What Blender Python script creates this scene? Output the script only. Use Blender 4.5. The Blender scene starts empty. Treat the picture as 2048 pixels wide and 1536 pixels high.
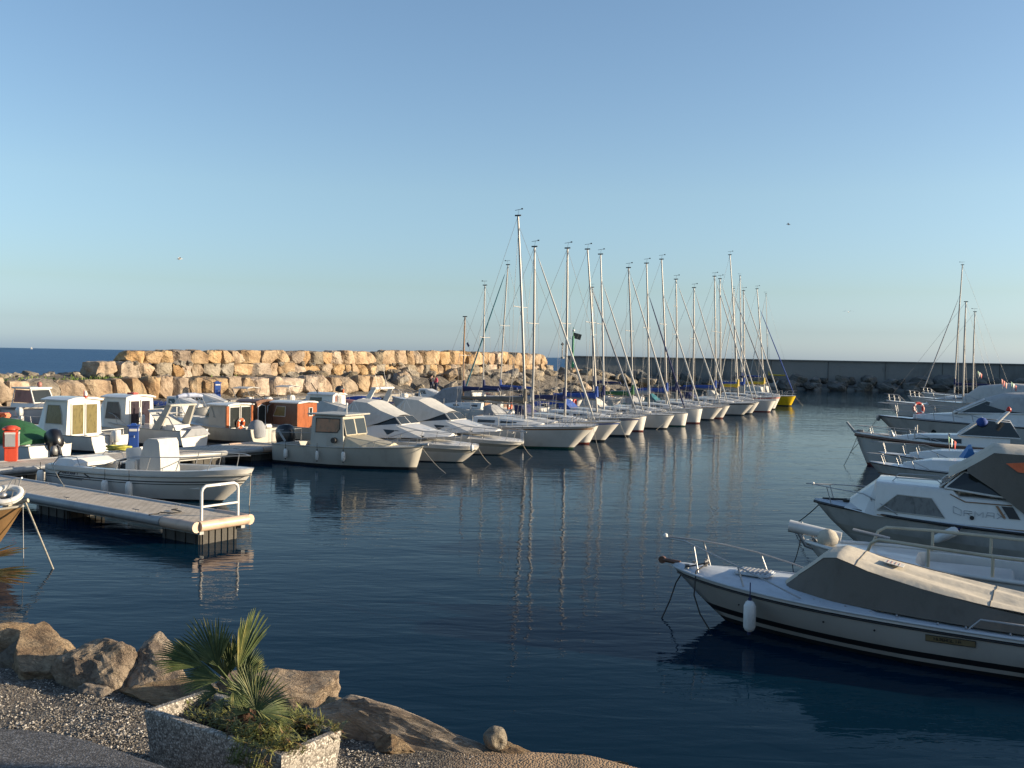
import bpy, bmesh, math, random
import numpy as np
from mathutils import Vector, Matrix, noise
random.seed(7)
R = math.radians
S = bpy.context.scene
COL = S.collection
# ---------------------------------------------------------------- camera
W, H = 2048.0, 1536.0
F = 1990.0
CAMZ = 4.7
PITCH = math.atan(54.5 / F)
ROLL = R(1.04)
cam_d = bpy.data.cameras.new('camera'); cam = bpy.data.objects.new('camera', cam_d); COL.objects.link(cam)
cam_d.sensor_width = 36.0; cam_d.lens = 36.0 * F / W
cam_d.clip_start = 0.1; cam_d.clip_end = 60000
RM = Matrix.Rotation(math.pi / 2 - PITCH, 3, 'X') @ Matrix.Rotation(ROLL, 3, 'Z')
cam.matrix_world = Matrix.Translation((0, 0, CAMZ)) @ RM.to_4x4()
S.camera = cam
# ---------------------------------------------------------------- sky, sun, exposure
SUN_EL = 12.0
SUN_AZ = R(93.0)          # clockwise from +Y
w = bpy.data.worlds.new('World'); S.world = w; w.use_nodes = True
nt = w.node_tree; bg = nt.nodes['Background']
sky = nt.nodes.new('ShaderNodeTexSky'); sky.sky_type = 'NISHITA'; sky.sun_disc = False
sky.sun_elevation = R(SUN_EL); sky.sun_rotation = SUN_AZ
sky.altitude = 0; sky.air_density = 1.0; sky.dust_density = 1.0; sky.ozone_density = 2.5
# haze band low in the sky
gtc = nt.nodes.new('ShaderNodeTexCoord'); gsx = nt.nodes.new('ShaderNodeSeparateXYZ'); nt.links.new(gtc.outputs['Generated'], gsx.inputs[0])
gmr = nt.nodes.new('ShaderNodeMapRange'); gmr.inputs[2].default_value = .16; nt.links.new(gsx.outputs['Z'], gmr.inputs[0])
grp = nt.nodes.new('ShaderNodeValToRGB'); ge = grp.color_ramp.elements; ge.new(.1); ge.new(.2); ge.new(.5)
for k_, (p_, c_) in enumerate([(0.0, (1.0, 1.33, 2.3)), (.08, (.96, 1.22, 1.95)), (.18, (.82, 1.0, 1.5)), (0.42, (.85, .92, 1.08)), (1.0, (1.04, 1.03, 1.03))]): ge[k_].position = p_; ge[k_].color = (*c_, 1)
nt.links.new(gmr.outputs[0], grp.inputs['Fac'])
gmx = nt.nodes.new('ShaderNodeMix'); gmx.data_type = 'RGBA'; gmx.blend_type = 'MULTIPLY'; gmx.inputs['Factor'].default_value = 1
nt.links.new(sky.outputs['Color'], gmx.inputs[6]); nt.links.new(grp.outputs['Color'], gmx.inputs[7])
nt.links.new(gmx.outputs[2], bg.inputs['Color']); bg.inputs['Strength'].default_value = 0.085
sd = bpy.data.lights.new('sun', 'SUN'); sun = bpy.data.objects.new('sun', sd); COL.objects.link(sun)
sd.energy = 4.2; sd.angle = R(0.5); sd.color = (1.0, 0.83, 0.60)
ds = Vector((math.sin(SUN_AZ) * math.cos(R(SUN_EL)), math.cos(SUN_AZ) * math.cos(R(SUN_EL)), math.sin(R(SUN_EL))))
sun.rotation_euler = ds.to_track_quat('Z', 'Y').to_euler(); sun.location = ds * 100
S.view_settings.view_transform = 'Standard'; S.view_settings.look = 'None'
S.view_settings.exposure = 1.32; S.view_settings.gamma = 1.0
S.cycles.max_bounces = 8; S.cycles.use_denoising = True

# ---------------------------------------------------------------- measuring the place
CO = Vector((0, 0, CAMZ))
def ray(px, py): return RM @ Vector(((px - W / 2) / F, (H / 2 - py) / F, -1))
def at(px, py, z=0.0):
    d = ray(px, py); return CO + d * ((z - CAMZ) / d.z)
def aty(px, py, Y):
    d = ray(px, py); return CO + d * (Y / d.y)
def pix(p):
    q = RM.transposed() @ (Vector(p) - CO); return (W / 2 - F * q.x / q.z, H / 2 + F * q.y / q.z)

# ---------------------------------------------------------------- helpers
def tag(o, label=None, cat=None, group=None, kind=None):
    if label: o['label'] = label
    if cat: o['category'] = cat
    if group: o['group'] = group
    if kind: o['kind'] = kind
    return o
def thing(name, label, cat, loc=(0, 0, 0), rotz=0.0, group=None):
    o = bpy.data.objects.new(name, None); COL.objects.link(o); o.empty_display_size = 0.1
    o.location = loc; o.rotation_euler = (0, 0, rotz)
    return tag(o, label, cat, group)
def vcos(v): return tuple(float(c) for c in v)
class MB:
    def __init__(s): s.v = []; s.f = []; s.m = []; s.sm = []
    def add(s, vs, fs, mi=0, smooth=False):
        o = len(s.v); s.v += [vcos(v) for v in vs]
        for f in fs: s.f.append([i + o for i in f]); s.m.append(mi); s.sm.append(smooth)
        return s
    def box(s, c, d, rz=0.0, mi=0, taper=1.0, tilt=0.0, bev=0.0):
        hx, hy, hz = d[0] / 2, d[1] / 2, d[2] / 2
        bm = bmesh.new(); bmesh.ops.create_cube(bm, size=1)
        for v in bm.verts:
            k = taper if v.co.z > 0 else 1
            v.co = Vector((v.co.x * d[0] * k, v.co.y * d[1] * k, v.co.z * d[2]))
        if bev: bmesh.ops.bevel(bm, geom=bm.edges[:], offset=bev, segments=2, affect='EDGES')
        M = Matrix.Translation(c) @ Matrix.Rotation(rz, 4, 'Z') @ Matrix.Rotation(tilt, 4, 'Y')
        bm.verts.index_update()
        s.add([M @ v.co for v in bm.verts], [[v.index for v in f.verts] for f in bm.faces], mi, False); bm.free(); return s
    def tube(s, pts, r, n=6, mi=0, caps=True, smooth=True):
        pts = [Vector(p) for p in pts]; N = len(pts)
        if not isinstance(r, (list, tuple)): r = [r] * N
        up = Vector((0, 0, 1)); vs = []; prev = None
        for i in range(N):
            t = (pts[min(i + 1, N - 1)] - pts[max(i - 1, 0)]).normalized()
            if prev is None:
                a = t.cross(up)
                if a.length < 1e-3: a = t.cross(Vector((1, 0, 0)))
                a.normalize()
            else:
                a = prev - t * prev.dot(t)
                if a.length < 1e-4: a = t.cross(up)
                a.normalize()
            prev = a; b = t.cross(a)
            for k in range(n):
                an = 2 * math.pi * k / n; vs.append(pts[i] + (a * math.cos(an) + b * math.sin(an)) * r[i])
        fs = [[i * n + k, i * n + (k + 1) % n, (i + 1) * n + (k + 1) % n, (i + 1) * n + k] for i in range(N - 1) for k in range(n)]
        s.add(vs, fs, mi, smooth)
        if caps: s.add(vs[:n], [list(range(n))[::-1]], mi); s.add(vs[-n:], [list(range(n))], mi)
        return s
    def loft(s, rings, closed=True, caps=True, mi=0, smooth=False):
        n = len(rings[0]); vs = [p for r in rings for p in r]; k2 = n if closed else n - 1
        fs = [[i * n + k, i * n + (k + 1) % n, (i + 1) * n + (k + 1) % n, (i + 1) * n + k] for i in range(len(rings) - 1) for k in range(k2)]
        s.add(vs, fs, mi, smooth)
        if caps: s.add(rings[0], [list(range(n))[::-1]], mi); s.add(rings[-1], [list(range(n))], mi)
        return s
    def lathe(s, c, prof, n=12, mi=0, axis=None, smooth=True):
        c = Vector(c); rings = []
        for r_, z_ in prof:
            rr = []
            for k in range(n):
                an = 2 * math.pi * k / n; p = Vector((r_ * math.cos(an), r_ * math.sin(an), z_))
                if axis is not None: p = Vector(axis).to_track_quat('Z', 'Y') @ p
                rr.append(c + p)
            rings.append(rr)
        return s.loft(rings, True, True, mi, smooth)
    def slab(s, poly, nrm, th, mi=0):
        nrm = Vector(nrm).normalized() * th; a = [Vector(p) for p in poly]; b = [p + nrm for p in a]; n = len(a)
        s.add(a + b, [list(range(n))[::-1], list(range(n, 2 * n))] + [[i, (i + 1) % n, n + (i + 1) % n, n + i] for i in range(n)], mi); return s
    def build(s, name, mats, parent=None, label=None):
        me = bpy.data.meshes.new(name); me.from_pydata(s.v, [], s.f)
        if not isinstance(mats, (list, tuple)): mats = [mats]
        for m in mats: me.materials.append(m)
        me.polygons.foreach_set('material_index', s.m); me.polygons.foreach_set('use_smooth', s.sm)
        bm = bmesh.new(); bm.from_mesh(me); bmesh.ops.recalc_face_normals(bm, faces=bm.faces[:]); bm.to_mesh(me); bm.free()
        me.update()
        o = bpy.data.objects.new(name, me); COL.objects.link(o)
        if parent: o.parent = parent
        if label: o['label'] = label
        return o

# ---------------------------------------------------------------- materials
def new_mat(name):
    m = bpy.data.materials.new(name); m.use_nodes = True
    return m, m.node_tree, m.node_tree.nodes['Principled BSDF']
def tex_noise(t, scale, detail=5, rough=.55, vec=None, dist=0):
    n = t.nodes.new('ShaderNodeTexNoise'); n.inputs['Scale'].default_value = scale; n.inputs['Detail'].default_value = detail
    n.inputs['Roughness'].default_value = rough; n.inputs['Distortion'].default_value = dist
    if vec is None:
        tc = t.nodes.new('ShaderNodeTexCoord'); vec = tc.outputs['Object']
    t.links.new(vec, n.inputs['Vector']); return n
def ramp(t, fac, stops):
    r = t.nodes.new('ShaderNodeValToRGB'); e = r.color_ramp.elements
    while len(e) < len(stops): e.new(0.5)
    for k, (p, c) in enumerate(stops): e[k].position = p; e[k].color = (*c, 1)
    t.links.new(fac, r.inputs['Fac']); return r
def bump(t, b, h, strength=0.3, dist=0.02):
    n = t.nodes.new('ShaderNodeBump'); n.inputs['Strength'].default_value = strength; n.inputs['Distance'].default_value = dist
    t.links.new(h, n.inputs['Height']); t.links.new(n.outputs['Normal'], b.inputs['Normal']); return n
MATS = {}
def paint(name, col, rough=0.35, var=0.12, scale=3.0, metal=0.0, bmp=0.0, coat=0.0, bscale=None, streak=True):
    if name in MATS: return MATS[name]
    m, t, b = new_mat(name)
    tc = t.nodes.new('ShaderNodeTexCoord'); mp = t.nodes.new('ShaderNodeMapping'); t.links.new(tc.outputs['Object'], mp.inputs['Vector'])
    if streak: mp.inputs['Scale'].default_value = (1, 1, 0.45)
    n = tex_noise(t, scale, 6, .65, mp.outputs['Vector'])
    col = tuple(c * .84 for c in col)
    d = tuple(max(0, c * (1 - 2 * var)) for c in col); l = tuple(min(1, c * (1 + .4 * var)) for c in col)
    r = ramp(t, n.outputs['Fac'], [(0.28, d), (0.5, col), (0.75, l)])
    t.links.new(r.outputs['Color'], b.inputs['Base Color'])
    b.inputs['Roughness'].default_value = rough; b.inputs['Metallic'].default_value = metal
    if coat: b.inputs['Coat Weight'].default_value = coat
    if bmp:
        n2 = tex_noise(t, bscale or scale * 6, 4); bump(t, b, n2.outputs['Fac'], 1.0, bmp)
    MATS[name] = m; return m
M_ = {}
def mk():
    g = M_
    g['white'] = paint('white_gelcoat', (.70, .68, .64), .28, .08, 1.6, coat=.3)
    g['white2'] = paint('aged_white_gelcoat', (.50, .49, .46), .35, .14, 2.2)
    g['cream'] = paint('cream_paint', (.48, .43, .32), .45, .12, 2.5)
    g['greyhull'] = paint('grey_hull_paint', (.42, .40, .35), .45, .12, 2.0)
    g['deck'] = paint('nonslip_deck', (.60, .61, .60), .55, .10, 5, bmp=.002, bscale=60)
    g['deckblue'] = paint('pale_deck', (.52, .56, .60), .5, .08, 4)
    g['teak'] = paint('teak', (.28, .15, .07), .55, .25, 6)
    g['mahog'] = paint('varnished_mahogany', (.33, .10, .035), .3, .2, 5, coat=.3)
    g['brown'] = paint('dark_wood', (.13, .06, .035), .4, .2, 5)
    g['glass'] = paint('tinted_glass', (.03, .035, .035), .06, .1, 2)
    g['steel'] = paint('stainless_steel', (.42, .42, .42), .42, .05, 5, metal=.6)
    g['alu'] = paint('mast_aluminium', (.30, .29, .275), .42, .08, 2, metal=.35)
    g['aluw'] = paint('white_mast', (.48, .46, .43), .35, .05, 2)
    g['wire'] = paint('rigging_wire', (.22, .22, .22), .5, .05, 5, metal=.4)
    g['black'] = paint('black_rubber', (.015, .015, .017), .45, .2, 6)
    g['blackg'] = paint('black_gloss', (.010, .010, .013), .32, .1, 3, coat=.1)
    g['navy'] = paint('navy_canvas', (.015, .022, .09), .8, .25, 5, bmp=.006)
    g['blue'] = paint('blue_canvas', (.02, .07, .30), .8, .2, 5, bmp=.006)
    g['sky'] = paint('light_blue_plastic', (.03, .16, .42), .5, .1, 5)
    g['green'] = paint('green_tarpaulin', (.02, .105, .035), .75, .25, 4, bmp=.01)
    g['canvas'] = paint('white_canvas', (.52, .51, .48), .85, .08, 4, bmp=.006)
    g['grey_canvas'] = paint('grey_canvas', (.28, .29, .31), .85, .15, 4, bmp=.008)
    g['beige'] = paint('beige_canvas', (.56, .50, .40), .85, .12, 3, bmp=.012, bscale=5)
    g['taupe'] = paint('taupe_canvas', (.135, .12, .10), .85, .12, 3, bmp=.006)
    g['redorange'] = paint('red_orange_enamel', (.60, .07, .03), .45, .12, 5)
    g['red'] = paint('red_plastic', (.50, .035, .02), .4, .12, 5)
    g['orange'] = paint('orange_plastic', (.75, .13, .03), .45, .15, 5)
    g['yellow'] = paint('yellow_paint', (.62, .42, .01), .4, .12, 4)
    g['bluepaint'] = paint('blue_paint', (.02, .07, .30), .4, .15, 4)
    g['antifoul'] = paint('red_antifouling', (.18, .03, .02), .7, .3, 4)
    g['antigreen'] = paint('green_antifouling', (.01, .07, .045), .7, .3, 4)
    g['antiblack'] = paint('black_antifouling', (.014, .015, .018), .6, .3, 4)
    g['fender'] = paint('fender_vinyl', (.72, .71, .68), .45, .15, 6)
    g['rope'] = paint('rope', (.42, .38, .30), .9, .25, 20)
    g['ropedark'] = paint('wet_rope', (.05, .045, .04), .9, .25, 20)
    g['concrete'] = paint('concrete', (.30, .28, .25), .9, .18, 1.2, bmp=.01)
    g['greenpole'] = paint('green_enamel', (.01, .20, .10), .4, .15, 3)
    g['curtain'] = paint('curtain', (.20, .20, .19), .9, .3, 9)
    g['salmon'] = paint('faded_red_panel', (.35, .15, .12), .5, .2, 3)
    g['skin'] = paint('skin', (.48, .27, .19), .5, .05, 5)
    g['cloth_black'] = paint('black_clothing', (.02, .02, .03), .85, .2, 5)
    g['cloth_pink'] = paint('pink_clothing', (.45, .06, .12), .85, .2, 5)
    g['denim'] = paint('dark_denim', (.02, .03, .07), .85, .2, 5)
    g['hair'] = paint('dark_hair', (.03, .02, .015), .7, .2, 8)
    g['nylon'] = paint('inflatable_grey', (.33, .34, .35), .5, .1, 4)
    g['bottle'] = paint('bottle_green', (.03, .12, .05), .4, .2, 5)
mk()

def rock_mat(name, cols, scale=1.2, rnd=0.25, bd=0.06):
    m, t, b = new_mat(name)
    tc = t.nodes.new('ShaderNodeTexCoord'); oi = t.nodes.new('ShaderNodeObjectInfo')
    ad = t.nodes.new('ShaderNodeVectorMath'); ad.operation = 'MULTIPLY_ADD'
    t.links.new(oi.outputs['Random'], ad.inputs[0]); ad.inputs[1].default_value = (37, 91, 53); t.links.new(tc.outputs['Object'], ad.inputs[2])
    n = tex_noise(t, scale, 8, .62, ad.outputs[0], .6)
    cols = [tuple(c * .80 for c in q) for q in cols]
    r = ramp(t, n.outputs['Fac'], [(0.25, cols[0]), (0.42, cols[1]), (0.58, cols[2]), (0.75, cols[3])])
    n2 = tex_noise(t, scale * 9, 6, .7, ad.outputs[0])
    mx = t.nodes.new('ShaderNodeMix'); mx.data_type = 'RGBA'; mx.blend_type = 'MULTIPLY'; mx.inputs['Factor'].default_value = .55
    r2 = ramp(t, n2.outputs['Fac'], [(0.3, (.45, .42, .38)), (0.55, (1, 1, 1)), (0.8, (1.0, .96, .9))])
    t.links.new(r.outputs['Color'], mx.inputs[6]); t.links.new(r2.outputs['Color'], mx.inputs[7])
    cols = None
    hs = t.nodes.new('ShaderNodeHueSaturation')
    mr = t.nodes.new('ShaderNodeMapRange'); mr.inputs[3].default_value = 1 - rnd; mr.inputs[4].default_value = 1 + rnd
    t.links.new(oi.outputs['Random'], mr.inputs[0]); t.links.new(mr.outputs[0], hs.inputs['Value'])
    mr2 = t.nodes.new('ShaderNodeMapRange'); mr2.inputs[3].default_value = .55; mr2.inputs[4].default_value = 1.1
    mo = t.nodes.new('ShaderNodeMath'); mo.operation = 'FRACT'; mm = t.nodes.new('ShaderNodeMath'); mm.operation = 'MULTIPLY'; mm.inputs[1].default_value = 17.3
    t.links.new(oi.outputs['Random'], mm.inputs[0]); t.links.new(mm.outputs[0], mo.inputs[0]); t.links.new(mo.outputs[0], mr2.inputs[0]); t.links.new(mr2.outputs[0], hs.inputs['Saturation'])
    t.links.new(mx.outputs[2], hs.inputs['Color']); t.links.new(hs.outputs['Color'], b.inputs['Base Color'])
    b.inputs['Roughness'].default_value = .92
    vo = t.nodes.new('ShaderNodeTexVoronoi'); vo.feature = 'DISTANCE_TO_EDGE'; vo.inputs['Scale'].default_value = scale * 1.6
    wn = t.nodes.new('ShaderNodeVectorMath'); wn.operation = 'MULTIPLY_ADD'; wn.inputs[1].default_value = (.7, .7, .7)
    t.links.new(n.outputs['Color'], wn.inputs[0]); t.links.new(ad.outputs[0], wn.inputs[2]); t.links.new(wn.outputs[0], vo.inputs['Vector'])
    cr = t.nodes.new('ShaderNodeMapRange'); cr.inputs[2].default_value = .06; t.links.new(vo.outputs['Distance'], cr.inputs[0])
    sm = t.nodes.new('ShaderNodeMath'); sm.operation = 'MULTIPLY_ADD'; sm.inputs[1].default_value = .35
    t.links.new(cr.outputs[0], sm.inputs[0]); t.links.new(n2.outputs['Fac'], sm.inputs[2])
    bump(t, b, sm.outputs[0], 1.0, bd)
    return m
ROCK = rock_mat('ochre_limestone', [(.15, .09, .05), (.33, .21, .11), (.46, .325, .185), (.52, .41, .275)], 1.0)
ROCKG = rock_mat('grey_limestone', [(.09, .075, .06), (.20, .165, .12), (.31, .26, .19), (.40, .34, .25)], 1.0)
ROCKD = rock_mat('dark_armour_stone', [(.04, .045, .04), (.09, .092, .085), (.15, .15, .135), (.22, .215, .19)], .6)
ROCKN = rock_mat('weathered_shore_rock', [(.11, .065, .04), (.30, .19, .095), (.48, .34, .19), (.60, .47, .30)], 3.0, .12, .05)

def make_rock(seed, kind='block', sub=7, rough=.10, fine=0.0):
    bm = bmesh.new(); bmesh.ops.create_cube(bm, size=2)
    bmesh.ops.subdivide_edges(bm, edges=bm.edges[:], cuts=sub, use_grid_fill=True)
    off = Vector((seed * 3.1, seed * 7.7, seed * 1.3))
    rr = random.Random(seed)
    cuts = [(Vector((rr.uniform(-1, 1), rr.uniform(-1, 1), rr.uniform(-1, 1))).normalized(), rr.uniform(.72, .95)) for _ in range(7 if kind == 'block' else 11)]
    k = .87 if kind == 'block' else .52
    if kind == 'shard': k = .93; cuts = [(Vector((rr.uniform(-1, 1), rr.uniform(-1, 1), rr.uniform(-.6, 1))).normalized(), rr.uniform(.50, .82)) for _ in range(13)]
    for v in bm.verts:
        c = v.co.copy(); m_ = max(abs(c.x), abs(c.y), abs(c.z)); sp = c.normalized() * 1.0
        p = c.lerp(sp * (1.25 if kind != 'boulder' else 1.1), 1 - k)
        for n_, d_ in cuts:
            dd = d_ * (1.30 if kind == 'block' else 1.28 if kind == 'shard' else .95); e = p.dot(n_) - dd
            if e > 0: p -= n_ * e * .9
        nz = noise.fractal(p * 1.1 + off, 1.0, 2.0, 4) * rough * 1.6 + noise.noise(p * 4 + off) * rough * .5
        p += sp * nz
        if fine: p += sp * (noise.ridged_multi_fractal(p * 3.2 + off, 1.0, 2.1, 4, 1.0, 2.0) - 1.0) * fine
        v.co = p * .5
    me = bpy.data.meshes.new('rock_mesh'); bm.to_mesh(me); bm.free()
    return me
# ================================================================ SETTING: water, breakwater, wall, shore
def water_mat(name, base, h1, h2, rough, streak):
    m, t, b = new_mat(name)
    b.inputs['Base Color'].default_value = (*base, 1); b.inputs['Roughness'].default_value = rough; b.inputs['IOR'].default_value = 1.333
    tc = t.nodes.new('ShaderNodeTexCoord')
    mp = t.nodes.new('ShaderNodeMapping'); mp.inputs['Rotation'].default_value = (0, 0, R(-20)); mp.inputs['Scale'].default_value = (streak, 1, 1)
    t.links.new(tc.outputs['Object'], mp.inputs['Vector'])
    n1 = tex_noise(t, 3.6, 3, .5, mp.outputs['Vector'], .4)
    mp2 = t.nodes.new('ShaderNodeMapping'); mp2.inputs['Rotation'].default_value = (0, 0, R(12)); mp2.inputs['Scale'].default_value = (.45, 1, 1)
    t.links.new(tc.outputs['Object'], mp2.inputs['Vector'])
    n2 = tex_noise(t, .55, 3, .5, mp2.outputs['Vector'], .3)
    n3 = tex_noise(t, .05, 2, .5, mp2.outputs['Vector'])
    wr = t.nodes.new('ShaderNodeMapRange'); wr.inputs[1].default_value = .35; wr.inputs[2].default_value = .65; wr.inputs[3].default_value = .45; wr.inputs[4].default_value = 1.25
    t.links.new(n3.outputs['Fac'], wr.inputs[0])
    a = t.nodes.new('ShaderNodeMath'); a.operation = 'MULTIPLY'; t.links.new(n1.outputs['Fac'], a.inputs[0]); a.inputs[1].default_value = h1
    a1 = t.nodes.new('ShaderNodeMath'); a1.operation = 'MULTIPLY'; t.links.new(a.outputs[0], a1.inputs[0]); t.links.new(wr.outputs[0], a1.inputs[1])
    c = t.nodes.new('ShaderNodeMath'); c.operation = 'MULTIPLY_ADD'; t.links.new(n2.outputs['Fac'], c.inputs[0]); c.inputs[1].default_value = h2
    t.links.new(a1.outputs[0], c.inputs[2])
    bump(t, b, c.outputs[0], 1.0, 1.0)
    return m
MW = water_mat('harbour_water', (.0015, .014, .029), .013, .028, .02, .35); MW.node_tree.nodes['Principled BSDF'].inputs['IOR'].default_value = 1.095
MSEA = water_mat('open_sea_water', (.018, .07, .16), .2, .5, .4, .6); MSEA.node_tree.nodes['Principled BSDF'].inputs['Specular IOR Level'].default_value = .12
b_ = MB(); E = 30000
b_.add([(-E, -2000, -.06), (E, -2000, -.06), (E, E, -.06), (-E, E, -.06)], [[0, 1, 2, 3]])
tag(b_.build('sea', MSEA), kind='structure')
BP = Vector((-33, 64, 0)); BD = Vector((.529, .849, 0)).normalized(); BN = Vector((.849, -.529, 0)).normalized()
def bw(t, s, z): return BP + BD * t - BN * s + Vector((0, 0, z))      # t along the breakwater, s back from its face
b_ = MB()
p1 = bw(-110, 6, 0); p2 = bw(92, 6, 0)
b_.add([p1, p2, (12, 176, 0), (400, 176, 0), (400, -40, 0), (-60, -40, 0)], [[0, 1, 2, 3, 4, 5]])
tag(b_.build('harbour_water', MW), kind='structure')

def t_at_px(px, s):      # where along the breakwater (at setback s) a given bearing meets it
    u = (px - 1024) / F
    q = BP - BN * s; return (u * q.y - q.x) / (BD.x - u * BD.y)

# hill shape, unseen, added to shade the near berths and the outer wall
SX, SY = math.sin(SUN_AZ), math.cos(SUN_AZ)
def sc(s, c, z=0): return Vector((SX * s - SY * c, SY * s + SX * c, z))
MRIDGE = paint('shade_ridge_scrub', (.07, .09, .04), .95, .4, .2, bmp=.3, bscale=.4)
b_ = MB(); rings = []
for c, z in [(12.2, 0), (12.6, 10.3), (14, 11.5), (18.5, 12.6), (22, 12.6), (26, 12.2), (34, 11.2), (44, 10.6), (54, 10.4), (64, 10.2), (76, 8.5), (84, 4), (88, 0)]:
    z += .3 * math.sin(c * .7) * (c > 50)
    rings.append([sc(48, c, 0), sc(53, c, z * .7), sc(60, c, z), sc(75, c, z * 1.0), sc(110, c, 0)])
b_.loft(rings, closed=False, caps=False)
tag(b_.build('shade_ridge', MRIDGE), kind='structure')
b_ = MB(); rings = []
for c, z in [(150, 0), (158, 16), (166, 26), (180, 30), (210, 36), (260, 44), (300, 50)]:
    o_ = c * .62 + 4
    rings.append([sc(o_, c, 0), sc(o_ + 9, c, z * .7), sc(o_ + 22, c, z), sc(o_ + 60, c, z * 1.1), sc(o_ + 120, c, 0)])
b_.loft(rings, closed=False, caps=False)
tag(b_.build('far_shade_ridge', MRIDGE), kind='structure')  # second unseen ridge, added to shade the foot of the sea wall
# unseen block added behind the viewpoint to shade the low wall
b_ = MB(); p = sc(11, -3.7, 3.5); b_.box(p, (3, 19.6, 7), rz=-R(3), bev=.05)
b_.box(p + Vector((0, 0, 3.6)), (3.4, 19.6, .25), rz=-R(3), bev=.03)
tb = b_.build('shade_block', paint('render_plaster', (.5, .42, .32), .9, .15, 1)); tag(tb, 'unseen plastered block added behind the viewpoint to shade the low wall', 'shade block')

# ---- rubble core of the breakwater
MRUB = rock_mat('rubble', [(.06, .048, .036), (.14, .108, .07), (.23, .18, .12), (.32, .26, .175)], 2.0, .0, .15)
prof = [(-5.6, -1.2), (-3.4, -.1), (-1.0, .75), (0.5, 1.4), (2.2, 2.35), (5.5, 2.65), (7.5, 2.7), (9.5, 2.4), (13, .8), (17, -1)]
b_ = MB(); rings = []
nt_ = 150
for i in range(nt_ + 1):
    t = -70 + i * (98 + 70) / nt_
    if t < -8: k = .80
    else: k = 1.0
    endf = min(1, max(0, (100 - t) / 12)); k *= .35 + .65 * endf if t > 88 else 1
    ring = []
    for j in range(len(prof) - 1):
        for q in range(3):
            f = q / 3; s_ = prof[j][0] * (1 - f) + prof[j + 1][0] * f; z = prof[j][1] * (1 - f) + prof[j + 1][1] * f
            p = bw(t, s_ , z * k); nz = noise.fractal(p * .8, 1, 2, 4) * .35
            p += Vector((0, 0, nz)) ; ring.append(p)
    rings.append(ring)
b_.loft(rings, closed=False, caps=False)
rub = tag(b_.build('rubble_mound', MRUB), kind='structure')
# grassy top of the left part
def grass_mat():
    m, t, b = new_mat('coarse_grass'); n = tex_noise(t, 2.5, 5)
    r = ramp(t, n.outputs['Fac'], [(0.3, (.05, .10, .02)), (0.5, (.10, .15, .03)), (0.7, (.22, .20, .07))])
    t.links.new(r.outputs['Color'], b.inputs['Base Color']); b.inputs['Roughness'].default_value = .9; return m
MG = grass_mat()
b_ = MB(); rr = random.Random(3)
for i in range(4200):
    t = rr.uniform(-20, 12) if i % 4 else rr.uniform(-20, 60); s_ = rr.uniform(1.2, 5.0) if t < 12 else rr.uniform(3.5, 5.2)
    if noise.noise(Vector((t * .5, s_ * .8, 4))) < (-.05 if t < 12 else .25): continue
    k = .8 if t < -8 else 1.0
    p = bw(t, s_, 0); zz = np.interp(s_, [a for a, _ in prof], [c for _, c in prof]) * k
    p.z = zz - .05; h = rr.uniform(.12, .34); a = rr.uniform(0, 6.28); d = Vector((math.cos(a), math.sin(a), 0)) * rr.uniform(.05, .12)
    b_.add([p - d, p + d, p + Vector((rr.uniform(-.1, .1), rr.uniform(-.1, .1), h))], [[0, 1, 2]])
tag(b_.build('grass_patch', MG), 'coarse green grass growing over the rubble at the left of the breakwater', 'grass', kind='stuff')

BLK = [make_rock(i + 1, 'block', 7, .085) for i in range(10)]
BLD = [make_rock(i + 40, 'boulder', 7, .13) for i in range(10)]
PLACES = [(60, 'at the far left edge'), (125, 'above the glazed wheelhouse'), (200, 'above the olive door cabin'), (320, 'above the dark door cabin'), (450, 'near the left blue post'), (560, 'above the cream cabin'), (660, 'above the mahogany cabin'), (740, 'above the right blue post'), (835, 'above the radar arch'), (900, 'behind the two people'), (935, 'behind the short dark mast'), (985, 'behind the plain slim mast'), (1030, 'left of the tallest mast'), (1080, 'between the two tallest masts'), (1125, 'left of the third mast'), (1160, 'below the green beacon'), (1200, 'just right of the beacon'), (1235, 'near the breakwater tip'), (1275, 'at the very tip'), (1340, 'behind the middle masts'), (1420, 'right of the middle masts'), (1500, 'behind the far group of masts'), (1600, 'above the yellow boat'), (1680, 'right of the yellow boat'), (1760, 'midway to the right yachts'), (1850, 'above the lifebuoy yacht'), (1920, 'left of the right hand masts'), (1960, 'behind the right hand masts'), (9999, 'at the right edge')]
def where(px):
    for a, s in PLACES:
        if px < a: return s
def stone(name, me, mat_, loc, dim, rot, label, group, cat='rock'):
    me2 = me.get(mat_.name) if isinstance(me, dict) else me
    o = bpy.data.objects.new(name, me2); COL.objects.link(o)
    o.location = loc; o.scale = dim; o.rotation_euler = rot
    return tag(o, label, cat, group)
def with_mat(lst, m):
    out = []
    for me in lst:
        c = me.copy(); c.materials.append(m); out.append(c)
    return out
BLK_O = with_mat(BLK, ROCK); BLK_G = with_mat(BLK, ROCKG); BLD_G = with_mat(BLD, ROCKG); BLD_D = with_mat(BLD, ROCKD)
BLK_O = BLK_O + BLK_O + BLK_G[:3]
BANG = math.atan2(BD.y, BD.x)
def ordinal(n): return '%d%s' % (n, 'th' if 10 < n % 100 < 20 else {1: 'st', 2: 'nd', 3: 'rd'}.get(n % 10, 'th'))
rr = random.Random(11)
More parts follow.
